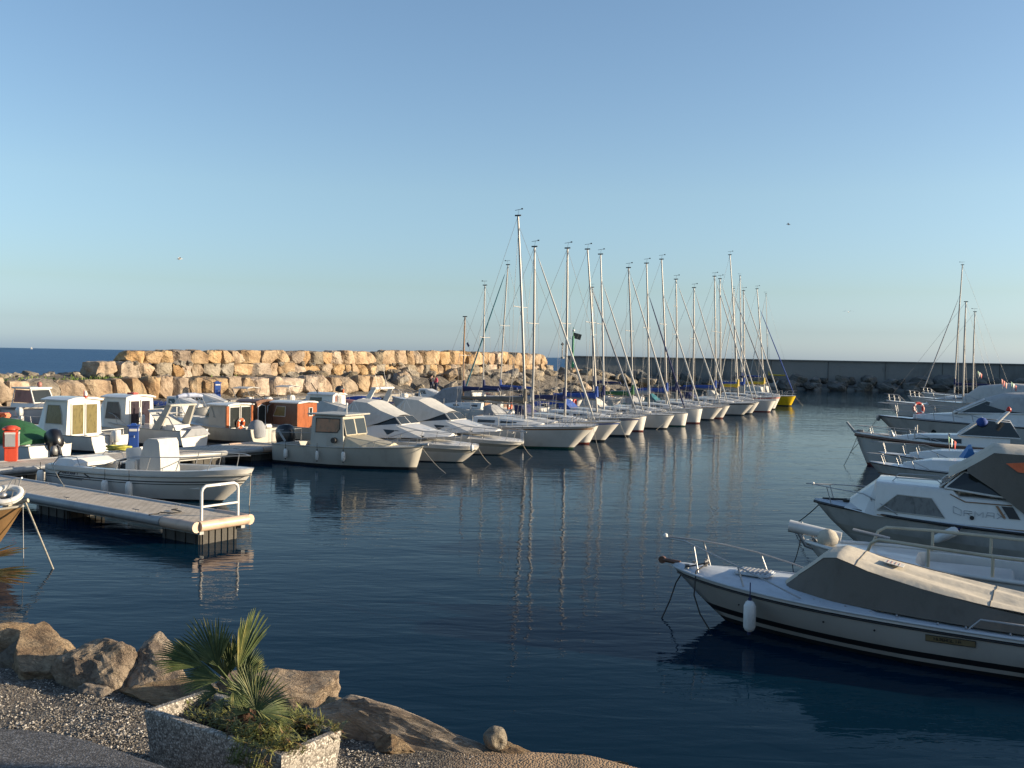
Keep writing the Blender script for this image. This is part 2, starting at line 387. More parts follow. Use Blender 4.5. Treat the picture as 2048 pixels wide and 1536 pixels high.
def course(px0, px1, s, z0, h, wr, label, group, gap=.06, hv=.12, taper=False):
    t = t_at_px(px0, s); t1 = t_at_px(px1, s); k_ = 0; z00, h00 = z0, h
    while t < t1:
        k_ += 1
        if taper: f_ = min(1, max(0, (t - t_at_px(246, s)) / (t_at_px(900, s) - t_at_px(246, s)))); h = h00 * (.66 + .34 * f_)
        w_ = rr.uniform(*wr); hh = h * rr.uniform(1 - hv, 1 + hv * .4); d_ = rr.uniform(1.4, 2.0)
        f = rr.choice([1, 1, 1, -1])
        stone('breakwater_stone', rr.choice(BLK_O), ROCK, bw(t + w_ / 2, s + d_ / 2 - .5 + rr.uniform(-.18, .18), z0 + hh / 2), (w_ * 1.06, d_, hh * 1.06),
              (rr.uniform(-.05, .05), rr.uniform(-.05, .05) + (math.pi if f < 0 else 0), BANG + rr.uniform(-.12, .12)), '%s block, %s from the left end of %s' % ('narrow' if w_ < 1.4 else 'wide' if w_ > 2.0 else 'squarish', ordinal(k_), label), group)
        t += w_ + gap
course(-60, 60, -.3, .05, 1.15, (1.6, 2.8), 'the footing stones', 'lower left footing blocks of the breakwater')
course(-60, 742, 0, 1.1, 1.55, (1.1, 2.3), 'the lowest ochre course', 'lowest course blocks of the breakwater', gap=.12)
course(186, 1098, 5.0, 2.55, 1.15, (.8, 2.1), 'the middle ochre course', 'middle course blocks of the breakwater')
course(246, 1086, 5.15, 3.68, 1.50, (.95, 2.0), 'the breakwater crest', 'crest blocks of the breakwater', hv=.1, taper=True)
# low crest stones at the left end and the slope of boulders
for i in range(34):
    px = rr.uniform(-20, 250); s_ = rr.uniform(5.2, 7.5); t = t_at_px(px, s_); w_ = rr.uniform(.6, 1.5)
    stone('boulder', rr.choice(BLD_G), ROCK, bw(t, s_, 2.45 * (.82 if t < -8 else 1) + .1), (w_, w_ * rr.uniform(.7, 1), w_ * rr.uniform(.45, .7)), (rr.uniform(-.3, .3), rr.uniform(-.3, .3), rr.uniform(0, 6)),
          '%s boulder on the grassy breakwater end, %s' % ('small' if w_ < .9 else 'larger', where(px)), 'loose boulders on the left crest of the breakwater')
SL = []
for i in range(115):
    t = rr.uniform(28, 100); s_ = rr.uniform(-4.6, 4.8)
    if t < 38 and s_ < 2: continue
    zz = float(np.interp(s_, [a for a, _ in prof], [c for _, c in prof]))
    if t > 90: zz *= max(.1, 1 - (t - 90) / 14)
    w_ = rr.uniform(1.2, 2.6) * (1.15 if t > 80 else 1)
    stone('boulder', rr.choice(BLD_G + BLD_G + with_mat(BLD[:2], ROCK)), ROCK, bw(t, s_, zz + .15), (w_, w_ * rr.uniform(.6, .9), w_ * rr.uniform(.4, .65)), (rr.uniform(-.45, .45), rr.uniform(-.45, .45), rr.uniform(0, 6)),
          '%s boulder %s on the inner slope, %s' % ('big' if w_ > 2.1 else 'small' if w_ < 1.5 else 'middling', 'low down' if s_ < -1.5 else 'high up' if s_ > 2 else 'halfway up', where(pix(bw(t, s_, zz))[0])), 'boulders on the inner slope of the breakwater')
for i in range(16):
    t = rr.uniform(93, 104); s_ = rr.uniform(-4, 8); w_ = rr.uniform(1.6, 2.6)
    stone('boulder', rr.choice(BLD_G), ROCK, bw(t, s_, max(.2, 1.9 - (t - 92) * .17)), (w_, w_ * .8, w_ * rr.uniform(.5, .7)), (rr.uniform(-.4, .4), rr.uniform(-.4, .4), rr.uniform(0, 6)),
          'half lit boulder at the seaward tip of the stone breakwater', 'boulders at the tip of the breakwater')
for i in range(60):
    px = rr.uniform(200, 1085); s_ = rr.choice((4.6, 4.4, 4.9)); t = t_at_px(px, s_); w_ = rr.uniform(.35, .8)
    stone('chink_stone', rr.choice(BLD_G), ROCK, bw(t, s_, rr.choice((2.65, 2.6, 3.65))), (w_, w_ * .8, w_ * rr.uniform(.5, .8)), (rr.uniform(-.4, .4), rr.uniform(-.4, .4), rr.uniform(0, 6)),
          '%s wedged between the ochre courses, %s' % ('tiny stone' if w_ < .5 else 'small stone', where(px)), 'chink stones between the courses')
# quay slab along its foot
b_ = MB(); rings = []
for t in (-30, 52): rings.append([bw(t, .2, -.6), bw(t, .2, .95), bw(t, -2.6, .95), bw(t, -2.6, -.6)])
b_.loft(rings)
tag(b_.build('quay', M_['concrete']), kind='structure')

# ---- outer harbour wall
b_ = MB(); wl_x0 = 9.3
MWALL = paint('weathered_sea_wall', (.21, .22, .215), .9, .2, .25, bmp=.05, bscale=1.5)
b_.box(((wl_x0 + 260) / 2, 175.2, 2.1), (260 - wl_x0, 2.0, 5.9)); b_.box(((wl_x0 + 260) / 2, 175.1, 5.0), (260 - wl_x0 + .3, 2.5, .16))
for i in range(24): b_.box((wl_x0 + 6 + i * 10, 174.16, 3.4), (.08, .10, 3.0), mi=1)
hw = thing('harbour_wall', 'long grey concrete sea wall closing the harbour, in shade under the skyline', 'wall')
o = b_.build('wall_face', [MWALL, paint('wall_joint', (.14, .14, .13), .9, .2, 1)], hw)
b_ = MB(); b_.box((100, 171.8, -.1), (184, 5.5, 1.0)); b_.build('toe_slab', MWALL, hw)
for i in range(96):
    x = 10 + (i * 2.17) % 92 + rr.uniform(-.6, .6); row = i % 2
    w_ = rr.uniform(2.0, 4.2); z = .45 if row else 1.55
    stone('armour_rock', rr.choice(BLD_D), ROCKD, (x, 169.3 + (0 if row else 1.9), z), (w_, w_ * .75, w_ * rr.uniform(.45, .65)), (rr.uniform(-.3, .3), rr.uniform(-.3, .3), rr.uniform(0, 6)),
          '%s dark rock, %s row below the sea wall, %s' % ('broad' if w_ > 3 else 'small', 'lower' if row else 'upper', where(pix((x, 170, z))[0])), 'armour rocks along the foot of the sea wall')
# mooring floats in front of it
for i, px in enumerate([1568, 1597, 1609, 1653, 1679, 1697, 1748, 1796, 1838, 1870]):
    p = at(px, 776 + (px - 1568) * .012, 0); r_ = .34
    b_ = MB(); b_.lathe(p + Vector((0, 0, .12)), [(r_ * math.sin(a), -r_ * math.cos(a)) for a in np.linspace(.1, math.pi - .1, 8)], 12)
    b_.lathe(p + Vector((0, 0, .42)), [(.05, 0), (.07, .06), (.03, .12)], 8)
    c = i == 4
    o = b_.build('mooring_float', M_['orange'] if c else M_['white'])
    tag(o, 'single orange float lying in front of the far sea wall' if c else 'small round white float on the water along the foot of the far sea wall', 'buoy', None if c else 'white floats along the far wall')
# light beacons on the breakwater tip
def beacon(px, py0, py1, Y, label, panel):
    p0 = aty(px, py0, Y); p1 = aty(px, py1, Y); h = p1.z - p0.z
    t_ = thing('light_beacon', label, 'beacon', p0)
    b_ = MB()
    if panel:
        b_.tube([(0, 0, 0), (0, 0, h * .8)], .16, 10); b_.tube([(0, 0, h * .8), (0, 0, h)], .06, 8); b_.build('pole', M_['greenpole'], t_)
        b_ = MB(); b_.box((.55, 0, h * .80), (1.15, .06, .8), tilt=.25); b_.build('solar_panel', M_['glass'], t_)
        b_ = MB(); b_.lathe((.05, 0, h * .93), [(.02, -.15), (.17, -.1), (.2, .05), (.1, .16), (.02, .2)], 10); b_.build('lamp', M_['white'], t_)
        b_ = MB(); b_.box((0, 0, .5), (.45, .35, 1.0), bev=.03); b_.build('control_box', M_['greenpole'], t_)
        b_ = MB(); b_.tube([(0, 0, h * .72), (-.6, 0, h * .76), (-.6, 0, h)], .035, 6); b_.build('bracket', M_['greenpole'], t_)
    else:
        b_.tube([(0, 0, 0), (0, 0, h * .86)], .09, 8); b_.build('pole', M_['wire'], t_)
        b_ = MB(); b_.lathe((0, 0, h * .86), [(.05, 0), (.24, .03), (.24, .2), (.1, .3), (.03, .42)], 10); b_.build('lamp', M_['black'], t_)
        b_ = MB(); b_.lathe((0, 0, 0), [(.3, -.1), (.3, .12), (.1, .2)], 10); b_.build('base', M_['concrete'], t_)
beacon(1145, 742, 655, 140, 'green pole with tilted solar panel at the tip of the breakwater', True)
beacon(1124.5, 716, 686, 150, 'thin dark lamp post standing left of the green beacon pole', False)
# ================================================================ BOAT KIT (x forward from the stern, y to port, z up from the waterline)
AH = R(-25.5)                                    # heading of the boats of the left rows (bows to the right)
def fit(wlpx, tippx, ang=AH):
    """bow waterline point and stem head seen in the photo -> world waterline point, overhang, stem head height"""
    p = at(*wlpx, 0); hx, hy = math.cos(ang), math.sin(ang)
    d = ray(*tippx); u = d.x / d.y
    r = (u * p.y - p.x) / (hx - u * hy)
    Y = p.y + r * hy; z = CAMZ + d.z / d.y * Y
    return p, r, z
class Hull:
    def __init__(s, L, B, fb, fs, rake=.9, rake_e=1.1, trans=-.05, sw=.8, tm=.42, pw=2.1, tuck=.10, draft=.35, flare=.0, n=22, sheer_e=2.0):
        s.__dict__.update(locals())
    def zs(s, t): return s.fs + (s.fb - s.fs) * max(t, 0) ** s.sheer_e
    def plan(s, t, pw):
        if t < s.tm: return s.sw + (1 - s.sw) * math.sin(math.pi / 2 * t / s.tm)
        k = (t - s.tm) / (1 - s.tm); return max(0.0, 1 - max(k, 0) ** pw) ** .85
    def pt(s, t, a, side=1):
        z = a * s.zs(t) if a >= 0 else a * s.draft
        aa = max(a, 0)
        pw = s.pw * (.62 + .38 * aa) - s.flare * (1 - aa)
        wf = 1 - s.tuck * max(0, 1 - aa) ** 1.6
        if a < 0: wf *= math.sqrt(max(0, 1 - (a) ** 2))
        xb = s.L - s.rake * max(0, 1 - a) ** s.rake_e if a >= 0 else s.L - s.rake - (-a) ** 1.0 * s.draft * 1.6
        xs = s.trans * (1 - aa)
        x = xs + (xb - xs) * t
        y = s.B / 2 * s.plan(t, pw) * wf
        return Vector((x, side * y, z))
    def edge(s, x, inset=0.0, dz=0.0, side=1):
        t = min(1, max(0, x / s.L)); p = s.pt(t, 1, side); y = max(0, abs(p.y) - inset)
        return Vector((x, side * y, p.z + dz))
    def build(s, parent, mats, levels=((1, 0), (.72, 0), (.4, 0), (.12, 0), (0, 1), (-.5, 1), (-1, 1))):
        b = MB(); n = s.n
        lv = [a for a, _ in levels]
        for side in (1, -1):
            grid = [[s.pt(i / n, a, side) for a in lv] for i in range(n + 1)]
            k = len(lv); vs = [p for r in grid for p in r]
            for j in range(k - 1):
                fs = [[i * k + j, i * k + j + 1, (i + 1) * k + j + 1, (i + 1) * k + j] for i in range(n)]
                b.add(vs, fs, levels[j + 1][1], True)
        st = [s.pt(0, a, 1) for a in lv] + [s.pt(0, a, -1) for a in lv[::-1]]
        b.add(st, [list(range(len(st)))], levels[0][1])
        o = b.build('hull', mats, parent)
        bm = bmesh.new(); bm.from_mesh(o.data); bmesh.ops.remove_doubles(bm, verts=bm.verts[:], dist=.0005)
        bmesh.ops.recalc_face_normals(bm, faces=bm.faces[:]); bm.to_mesh(o.data); bm.free()
        return o
    def deck(s, parent, m, camber=.06, pit=None, side_w=.22, floor=.25, dz=0.0, name='deck', m2=None):
        """deck laid inside the sheer; pit=(x0,x1) sinks a cockpit"""
        b = MB(); n = s.n * 2; rows = []
        for i in range(n + 1):
            t = i / n; p = s.pt(t, 1); x, y, z = p.x, max(p.y - .01, 0), p.z + dz - .015
            inp = pit and pit[0] <= x <= pit[1] and y > side_w + .1
            if inp: yi = y - side_w; row = [(x, y, z), (x, yi, z + .01), (x, yi, floor), (x, yi * .5, floor), (x, 0, floor)]
            else: row = [(x, y, z), (x, y * .85, z + camber * .25), (x, y * .6, z + camber * .6), (x, y * .3, z + camber * .9), (x, 0, z + camber)]
            row = row + [(q[0], -q[1], q[2]) for q in row[-2::-1]]
            rows.append(row)
        b.loft(rows, closed=False, caps=False, smooth=False)
        return b.build(name, m, parent)
    def rail(s, parent, m, r=.03, dz=0.0, a=1.0, name='rub_rail', x0=0.0, out=.0):
        b = MB(); n = s.n * 2
        for side in (1, -1):
            pts = []
            for i in range(n + 1):
                t = i / n; p = s.pt(t, a, side)
                if p.x < x0: continue
                pts.append(p + Vector((0, side * out, dz)))
            b.tube(pts, r, 6)
        return b.build(name, m, parent)
    def pulpit(s, parent, x0, h=.55, m=None, posts=3, mid=False, front=.1, lean=.12, r=.014, inset=.08, name='bow_rail'):
        b = MB(); m = m or M_['steel']; n = 12; top = {}
        for side in (1, -1):
            pts = []
            for i in range(n + 1):
                x = x0 + (s.L + front - .02 - x0) * i / n
                q = s.edge(min(x, s.L * .995), inset, 0, side); hh = h * min(1, .25 + i / n * 2.4) if True else h
                yy = q.y + side * .04 * (1 - i / n)
                pts.append(Vector((x + lean, side * abs(yy) if i < n else 0, q.z + hh)))
            pts[-1].y = side * .0
            b.tube(pts, r, 6); top[side] = pts
            if mid: b.tube([Vector((p.x - lean * .4, p.y * .98, s.edge(min(p.x, s.L * .99)).z + (p.z - s.edge(min(p.x, s.L * .99)).z) * .5)) for p in pts[3:]], r * .7, 5)
            for k in range(posts):
                i = int(round((k + .5) / posts * (n - 2))) + 1
                p = pts[i]; f = s.edge(min(p.x - lean, s.L * .97), inset, 0, side)
                b.tube([f, p], r, 6)
            f = s.edge(x0, inset, 0, side); b.tube([f, pts[0]], r, 6)
        return b.build(name, m, parent)
    def lifelines(s, parent, x0, x1, h=.55, posts=4, r=.010, name='guard_rail'):
        b = MB()
        for side in (1, -1):
            P = [s.edge(x0 + (x1 - x0) * k / (posts - 1), .06, 0, side) for k in range(posts)]
            for p in P: b.tube([p, p + Vector((0, 0, h))], r * 1.3, 5)
            for f in (1, .5): b.tube([p + Vector((0, 0, h * f)) for p in P], r * .6, 4)
        return b.build(name, M_['steel'], parent)
class House:
    """cabin: stations (x, half width at base, z base, half width at top, z top)"""
    def __init__(s, st, r=.06): s.st = st; s.r = r
    def ring(s, q):
        x, yb, zb, yt, zt = q[:5]; xt = x + (q[5] if len(q) > 5 else 0); r = min(s.r, (zt - zb) * .4, yt * .5)
        h = [(x, yb, zb), (xt * .85 + x * .15 if 0 else xt, yt, zt - r), (xt, yt - r * .3, zt - r * .3), (xt, yt - r, zt), (xt, yt * .5, zt + .02)]
        return [Vector(p) for p in h] + [Vector((p[0], -p[1], p[2])) for p in h[::-1]]
    def build(s, name, m, parent, smooth=False):
        b = MB(); b.loft([s.ring(q) for q in s.st], True, True, 0, smooth); return b.build(name, m, parent)
    def side(s, x, f, out=.012, sgn=-1):
        st = sorted(s.st, key=lambda q: q[0]); xs = [q[0] for q in st]
        g = lambda k: float(np.interp(x, xs, [q[k] for q in st]))
        xo = float(np.interp(x, xs, [(q[5] if len(q) > 5 else 0) for q in st]))
        yb, zb, yt, zt = g(1), g(2), g(3), g(4); zt -= s.r * .6
        return Vector((x + xo * f, sgn * (yb + (yt - yb) * f + out), zb + (zt - zb) * f))
    def window(s, parent, poly, m=None, frame=None, both=True, name='side_window', fr=.018):
        """poly of (x, f) with f the height fraction on the side"""
        out = []
        for sgn in ((-1, 1) if both else (-1,)):
            b = MB(); pts = [s.side(x, f, .004, sgn) for x, f in poly]
            b.slab(pts, (0, sgn, .05), .010)
            o = b.build(name, m or M_['glass'], parent); out.append(o)
            if frame:
                b = MB(); ring = [s.side(x, f, .014, sgn) for x, f in poly]; b.tube(ring + [ring[0]], fr, 5); b.build('frame', frame, o)
        return out
def quad_panel(parent, pts, m, name, th=.02, frame=None, fr=.02):
    a, b2, c = Vector(pts[0]), Vector(pts[1]), Vector(pts[2]); nrm = (b2 - a).cross(c - b2)
    b = MB(); b.slab(pts, nrm, th); o = b.build(name, m, parent)
    if frame:
        b = MB(); P = [Vector(p) for p in pts]; b.tube(P + [P[0]], fr, 5); b.build('frame', frame, o)
    return o
def outboard(parent, x=-.25, z=.45, s=1.0, m=None, tilt=.0, y=0, name='outboard_motor', cowl2=None):
    m = m or M_['blackg']; M0 = Matrix.Translation((x, y, z)) @ Matrix.Rotation(tilt, 4, 'Y') @ Matrix.Scale(s, 4)
    def T(p): return M0 @ Vector(p)
    b = MB(); rings = []
    for zz, lx, ly, xo in [(.0, .17, .13, .02), (.06, .22, .17, 0), (.25, .25, .18, -.01), (.42, .24, .17, -.02), (.52, .18, .13, .0), (.56, .08, .06, .02)]:
        rings.append([T((xo + lx * (abs(math.cos(a)) ** .6) * (1 if math.cos(a) > 0 else -1), ly * (abs(math.sin(a)) ** .6) * (1 if math.sin(a) > 0 else -1), zz)) for a in np.linspace(0, 2 * math.pi, 13)[:-1]])
    b.loft(rings, True, True, 0, True)
    o = b.build(name, m, parent)
    b = MB(); b.loft([[T((xo + lx * math.cos(a), ly * math.sin(a), zz)) for a in np.linspace(0, 2 * math.pi, 9)[:-1]] for zz, lx, ly, xo in [(0, .15, .09, .02), (-.3, .09, .05, 0), (-.75, .07, .03, 0), (-.85, .12, .02, -.03)]], True, True, 0, True)
    b.box(T((.2, 0, -.12)), (.16 * s, .2 * s, .3 * s)); b.build('leg', m, o)
    if cowl2:
        b = MB()
        for sy in (-1, 1): b.slab([T((-.13, sy * .176, .40)), T((-.08, sy * .176, .44)), T((.15, sy * .176, .16)), T((.10, sy * .176, .12))], (0, sy, 0), .006)
        b.build('cowl_stripe', cowl2, o)
    return o
def rope_line(parent, a, bpt, sag=.2, r=.014, m=None, name='mooring_line', n=10):
    a = Vector(a); bpt = Vector(bpt); pts = []
    for i in range(n + 1):
        k = i / n; p = a.lerp(bpt, k); p.z -= sag * 4 * k * (1 - k); pts.append(p)
    b = MB(); b.tube(pts, r, 5); return b.build(name, m or M_['rope'], parent)
def fender(p, label, L=.55, r=.10, tilt=(0, 0), m=None, ends=None, rope=.35, group=None):
    """hangs at world point p (its top)"""
    o = thing('fender', label, 'fender', p, 0, group); o.rotation_euler = (tilt[0], tilt[1], 0)
    b = MB(); b.lathe((0, 0, -L), [(.02, 0), (r * .7, .03), (r, .10), (r, L - .10), (r * .7, L - .03), (.03, L)], 12); b.build('body', m or M_['fender'], o)
    b = MB(); b.tube([(0, 0, 0), (0, 0, rope)], .010, 5)
    b.lathe((0, 0, -.01), [(.035, 0), (.03, .05)], 8); b.lathe((0, 0, -L - .04), [(.03, 0), (.035, .05)], 8)
    b.build('lanyard', ends or M_['ropedark'], o); return o
def lifebuoy(p, rot, label, R_=.30, r_=.065, m=None):
    o = thing('lifebuoy', label, 'lifebuoy', p); o.rotation_euler = rot
    b = MB(); N = 24; pts = [(R_ * math.cos(2 * math.pi * k / N), R_ * math.sin(2 * math.pi * k / N), 0) for k in range(N + 1)]
    b.tube(pts, r_, 10, caps=False); b.build('ring', m or M_['red'], o)
    b = MB()
    for q in range(4):
        a0 = q * math.pi / 2 + .6
        b.tube([(R_ * math.cos(a0 + d), R_ * math.sin(a0 + d), 0) for d in np.linspace(0, .32, 4)], r_ * 1.06, 10)
    b.build('band', M_['fender'], o)
    b = MB(); b.tube([((R_ + .09) * math.cos(a) , (R_ + .09) * math.sin(a), .02) for a in np.linspace(0, 6.28, 17)], .008, 4); b.build('grab_line', M_['rope'], o)
    return o
def cleat(b, p, l=.12):
    p = Vector(p); b.tube([p, p + Vector((0, 0, .05))], .012, 5); b.tube([p + Vector((-l / 2, 0, .055)), p + Vector((l / 2, 0, .055))], .011, 5)
def world_pt(o, p):
    M0 = Matrix.Translation(o.location) @ Matrix.Rotation(o.rotation_euler.z, 4, 'Z'); return M0 @ Vector(p)
def local_pt(o, p):
    M0 = Matrix.Translation(o.location) @ Matrix.Rotation(o.rotation_euler.z, 4, 'Z'); return M0.inverted() @ Vector(p)
def moor(o, h, pxs, m=None, r=.013, sag=.1, x=None):
    """lines from the bow down into the water at the places seen in the photo"""
    for q in pxs:
        rope_line(o, (x or h.L - .12, 0, h.fb + .04), local_pt(o, at(q[0], q[1], -.02)), sag, r, m)
def boat(name, label, cat, wlpx, tippx, L, B, fs, ang=AH, group=None, p=None, tip=None, **kw):
    """L is the waterline-to-stem-head length; origin at the transom"""
    if wlpx is not None: pt_, r, z = fit(wlpx, tippx, ang); tipw = pt_ + Vector((math.cos(ang), math.sin(ang), 0)) * r
    else: tipw = at(tippx[0], tippx[1], tippx[2]); r = kw.pop('rake'); z = tippx[2]
    L_ = L; org = tipw - Vector((math.cos(ang), math.sin(ang), 0)) * L_; org.z = 0
    h = Hull(L_, B, z, fs, rake=max(r, .05), **{k: v for k, v in kw.items() if k != 'rake'})
    t = thing(name, label, cat, org, ang, group)
    return t, h
def letters(parent, text, m, x0, z0, h, fside, name='lettering', w=None, th=.012, slant=.1):
    """block lettering from strokes; fside(x, z) gives the surface point and s = outward"""
    G = {'C': [[(1, 0), (0, .2), (0, .8), (1, 1)]], 'O': [[(0, 0), (1, 0), (1, 1), (0, 1), (0, 0)]], 'R': [[(0, 0), (0, 1), (1, .9), (1, .55), (0, .5)], [(.4, .5), (1, 0)]], 'A': [[(0, 0), (.2, 1), (1, 1), (1, 0)], [(.1, .45), (1, .45)]],
         'N': [[(0, 0), (0, 1), (1, .9), (1, 0)]], 'M': [[(0, 0), (0, 1), (.5, .3), (1, 1), (1, 0)]], 'I': [[(.5, 0), (.5, 1)]], 'X': [[(0, 0), (1, 1)], [(0, 1), (1, 0)]], 'E': [[(1, 0), (0, 0), (0, 1), (1, 1)], [(0, .5), (.8, .5)]],
         'S': [[(0, 0), (1, 0), (1, .5), (0, .5), (0, 1), (1, 1)]], 'T': [[(.5, 0), (.5, 1)], [(0, 1), (1, 1)]], 'L': [[(0, 1), (0, 0), (1, 0)]], 'U': [[(0, 1), (0, 0), (1, 0), (1, 1)]], 'Y': [[(0, 1), (.5, .5), (1, 1)], [(.5, .5), (.5, 0)]], 'V': [[(0, 1), (.5, 0), (1, 1)]],
         'H': [[(0, 0), (0, 1)], [(1, 0), (1, 1)], [(0, .5), (1, .5)]], 'F': [[(0, 0), (0, 1), (1, 1)], [(0, .5), (.7, .5)]], 'G': [[(1, .9), (0, 1), (0, 0), (1, 0), (1, .5), (.5, .5)]], 'D': [[(0, 0), (0, 1), (.8, .9), (1, .5), (.8, .1), (0, 0)]], 'P': [[(0, 0), (0, 1), (1, .9), (1, .5), (0, .45)]],
         'B': [[(0, 0), (0, 1), (.9, .9), (.2, .5), (1, .2), (0, 0)]], 'K': [[(0, 0), (0, 1)], [(1, 1), (0, .5), (1, 0)]], 'Q': [[(0, 0), (1, 0), (1, 1), (0, 1), (0, 0)]], '-': [[(0, .5), (1, .5)]]}
    b = MB(); w = w or h * .8; x = x0; sg = 1 if w > 0 else -1
    for ch in text:
        for st in G.get(ch, []):
            pts = [fside(x + w * u + slant * h * v * sg, z0 + h * v) for u, v in st]
            b.tube(pts, th, 4)
        x += w * 1.35
    return b.build(name, m, parent)
# ================================================================ LEFT SIDE: pontoons
def dock_mat():
    m, t, b = new_mat('dimpled_deck_plank')
    tc = t.nodes.new('ShaderNodeTexCoord')
    br = t.nodes.new('ShaderNodeTexBrick'); br.inputs['Scale'].default_value = 1; br.inputs['Brick Width'].default_value = .24; br.inputs['Row Height'].default_value = .12; br.inputs['Mortar Size'].default_value = .012
    br.inputs['Color1'].default_value = (.60, .52, .42, 1); br.inputs['Color2'].default_value = (.52, .45, .36, 1); br.inputs['Mortar'].default_value = (.24, .21, .18, 1)
    t.links.new(tc.outputs['Object'], br.inputs['Vector'])
    n = tex_noise(t, 1.5, 6, .6, tc.outputs['Object']); r = ramp(t, n.outputs['Fac'], [(.3, (.6, .58, .55)), (.7, (1, 1, 1))])
    mx = t.nodes.new('ShaderNodeMix'); mx.data_type = 'RGBA'; mx.blend_type = 'MULTIPLY'; mx.inputs['Factor'].default_value = .8
    t.links.new(br.outputs['Color'], mx.inputs[6]); t.links.new(r.outputs['Color'], mx.inputs[7]); t.links.new(mx.outputs[2], b.inputs['Base Color'])
    b.inputs['Roughness'].default_value = .85; bump(t, b, br.outputs['Fac'], .5, -.01); return m
MDOCK = dock_mat()
MFLT = paint('float_block', (.07, .064, .055), .8, .3, 2, bmp=.01)
MSALM = paint('pinkish_fender_tube', (.62, .44, .32), .45, .15, 3)
MGREYT = paint('grey_fender_tube', (.36, .36, .35), .45, .15, 3)
def pontoon(label, a, b2, wid, endcap=True, floats=4, startcap=False, blocks=True, top=.55):
    a = Vector(a); b2 = Vector(b2); d = (b2 - a); L = d.length; ang = math.atan2(d.y, d.x)
    t = thing('pontoon', label, 'pontoon', (a.x, a.y, 0), ang)
    b = MB(); b.box((L / 2, 0, top - .04), (L, wid - .2, .08)); b.build('deck', MDOCK, t)
    b = MB()
    for s in (-1, 1): b.tube([(0.0, s * (wid / 2 - .02), top - .08), (L - 1.3 if endcap else L, s * (wid / 2 - .02), top - .08)], .12, 10)
    b.build('edge_tube', MGREYT, t)
    b = MB()
    for s in (-1, 1): b.box((L / 2, s * (wid / 2 - .2), top - .18), (L, .12, .2))
    b.build('beam', MGREYT, t)
    if endcap:
        for s in (-1, 1):
            b = MB(); b.tube([(L - 1.25, s * (wid / 2 - .02), top - .08), (L + .05, s * (wid / 2 - .02), top - .08)], .135, 12); b.build('end_fender', MSALM, t)
        b = MB(); b.tube([(L + .02, -(wid / 2 - .1), top - .07), (L + .02, wid / 2 - .1, top - .07)], .13, 12); b.build('end_fender', MSALM, t)
    n = floats
    for k in range(n):
        x = (k + .5) * L / n if k < n - 1 else L - .9
        b = MB(); b.box((x, 0, .02), (1.5, wid - .5, .72), bev=.03)
        for q in range(6): b.box((x + .765, -(wid - .7) / 2 + (wid - .7) * q / 5, .05), (.03, .04, .6))
        for q in range(4):
            for s in (-1, 1): b.box((x - .6 + q * .4, s * ((wid - .5) / 2 + .015), .05), (.04, .03, .6))
        b.build('float', MFLT, t)
    b = MB()
    for k in range(int(L / 3.2)):
        for s in (-1, 1): cleat(b, (1 + k * 3.2, s * (wid / 2 - .22), top), .3)
    b.build('mooring_cleats', M_['wire'], t)
    return t, L, ang
# near pontoon
PA = at(-86, 950, .55); PE = at(446, 1040, .55)
P1, L1, A1 = pontoon('near pontoon with a white tube rail across its end and pinkish end fenders', (PA.x, PA.y), (PE.x, PE.y), 1.65, True, 3)
b = MB(); y0 = .55
b.tube([(L1 - .12, -y0, .5), (L1 - .12, -y0, 1.28), (L1 - .12, -y0 + .03, 1.36), (L1 - .12, -y0 + .12, 1.42), (L1 - .12, y0 - .12, 1.42), (L1 - .12, y0 - .03, 1.36), (L1 - .12, y0, 1.28), (L1 - .12, y0, .5)], .038, 10)
b.tube([(L1 - .12, -y0, .92), (L1 - .12, y0, .92)], .03, 8)
tag(b.build('safety_rail', M_['white'], P1), None)
# second pontoon and the walkway behind the row
Q0 = at(-60, 936, .55); Q1 = at(535, 889, .55)
P2, L2, A2 = pontoon('second pontoon behind the open white motorboat carrying the red and blue pedestals', (Q0.x, Q0.y), (Q1.x, Q1.y), 2.3, True, 5)
ub = Vector((math.cos(AH), math.sin(AH), 0))
BW0 = at(1145, 898, 0); BW1 = at(1581, 811, 0)
S0 = BW0 - ub * 9.3 - (BW1 - BW0) * .02; S1_ = BW1 - ub * 9.3 + (BW1 - BW0).normalized() * 3
P3, L3_, A3 = pontoon('long pontoon hidden between the two ranks of sailing yachts', (S0.x, S0.y), (S1_.x, S1_.y), 2.3, False, 10)

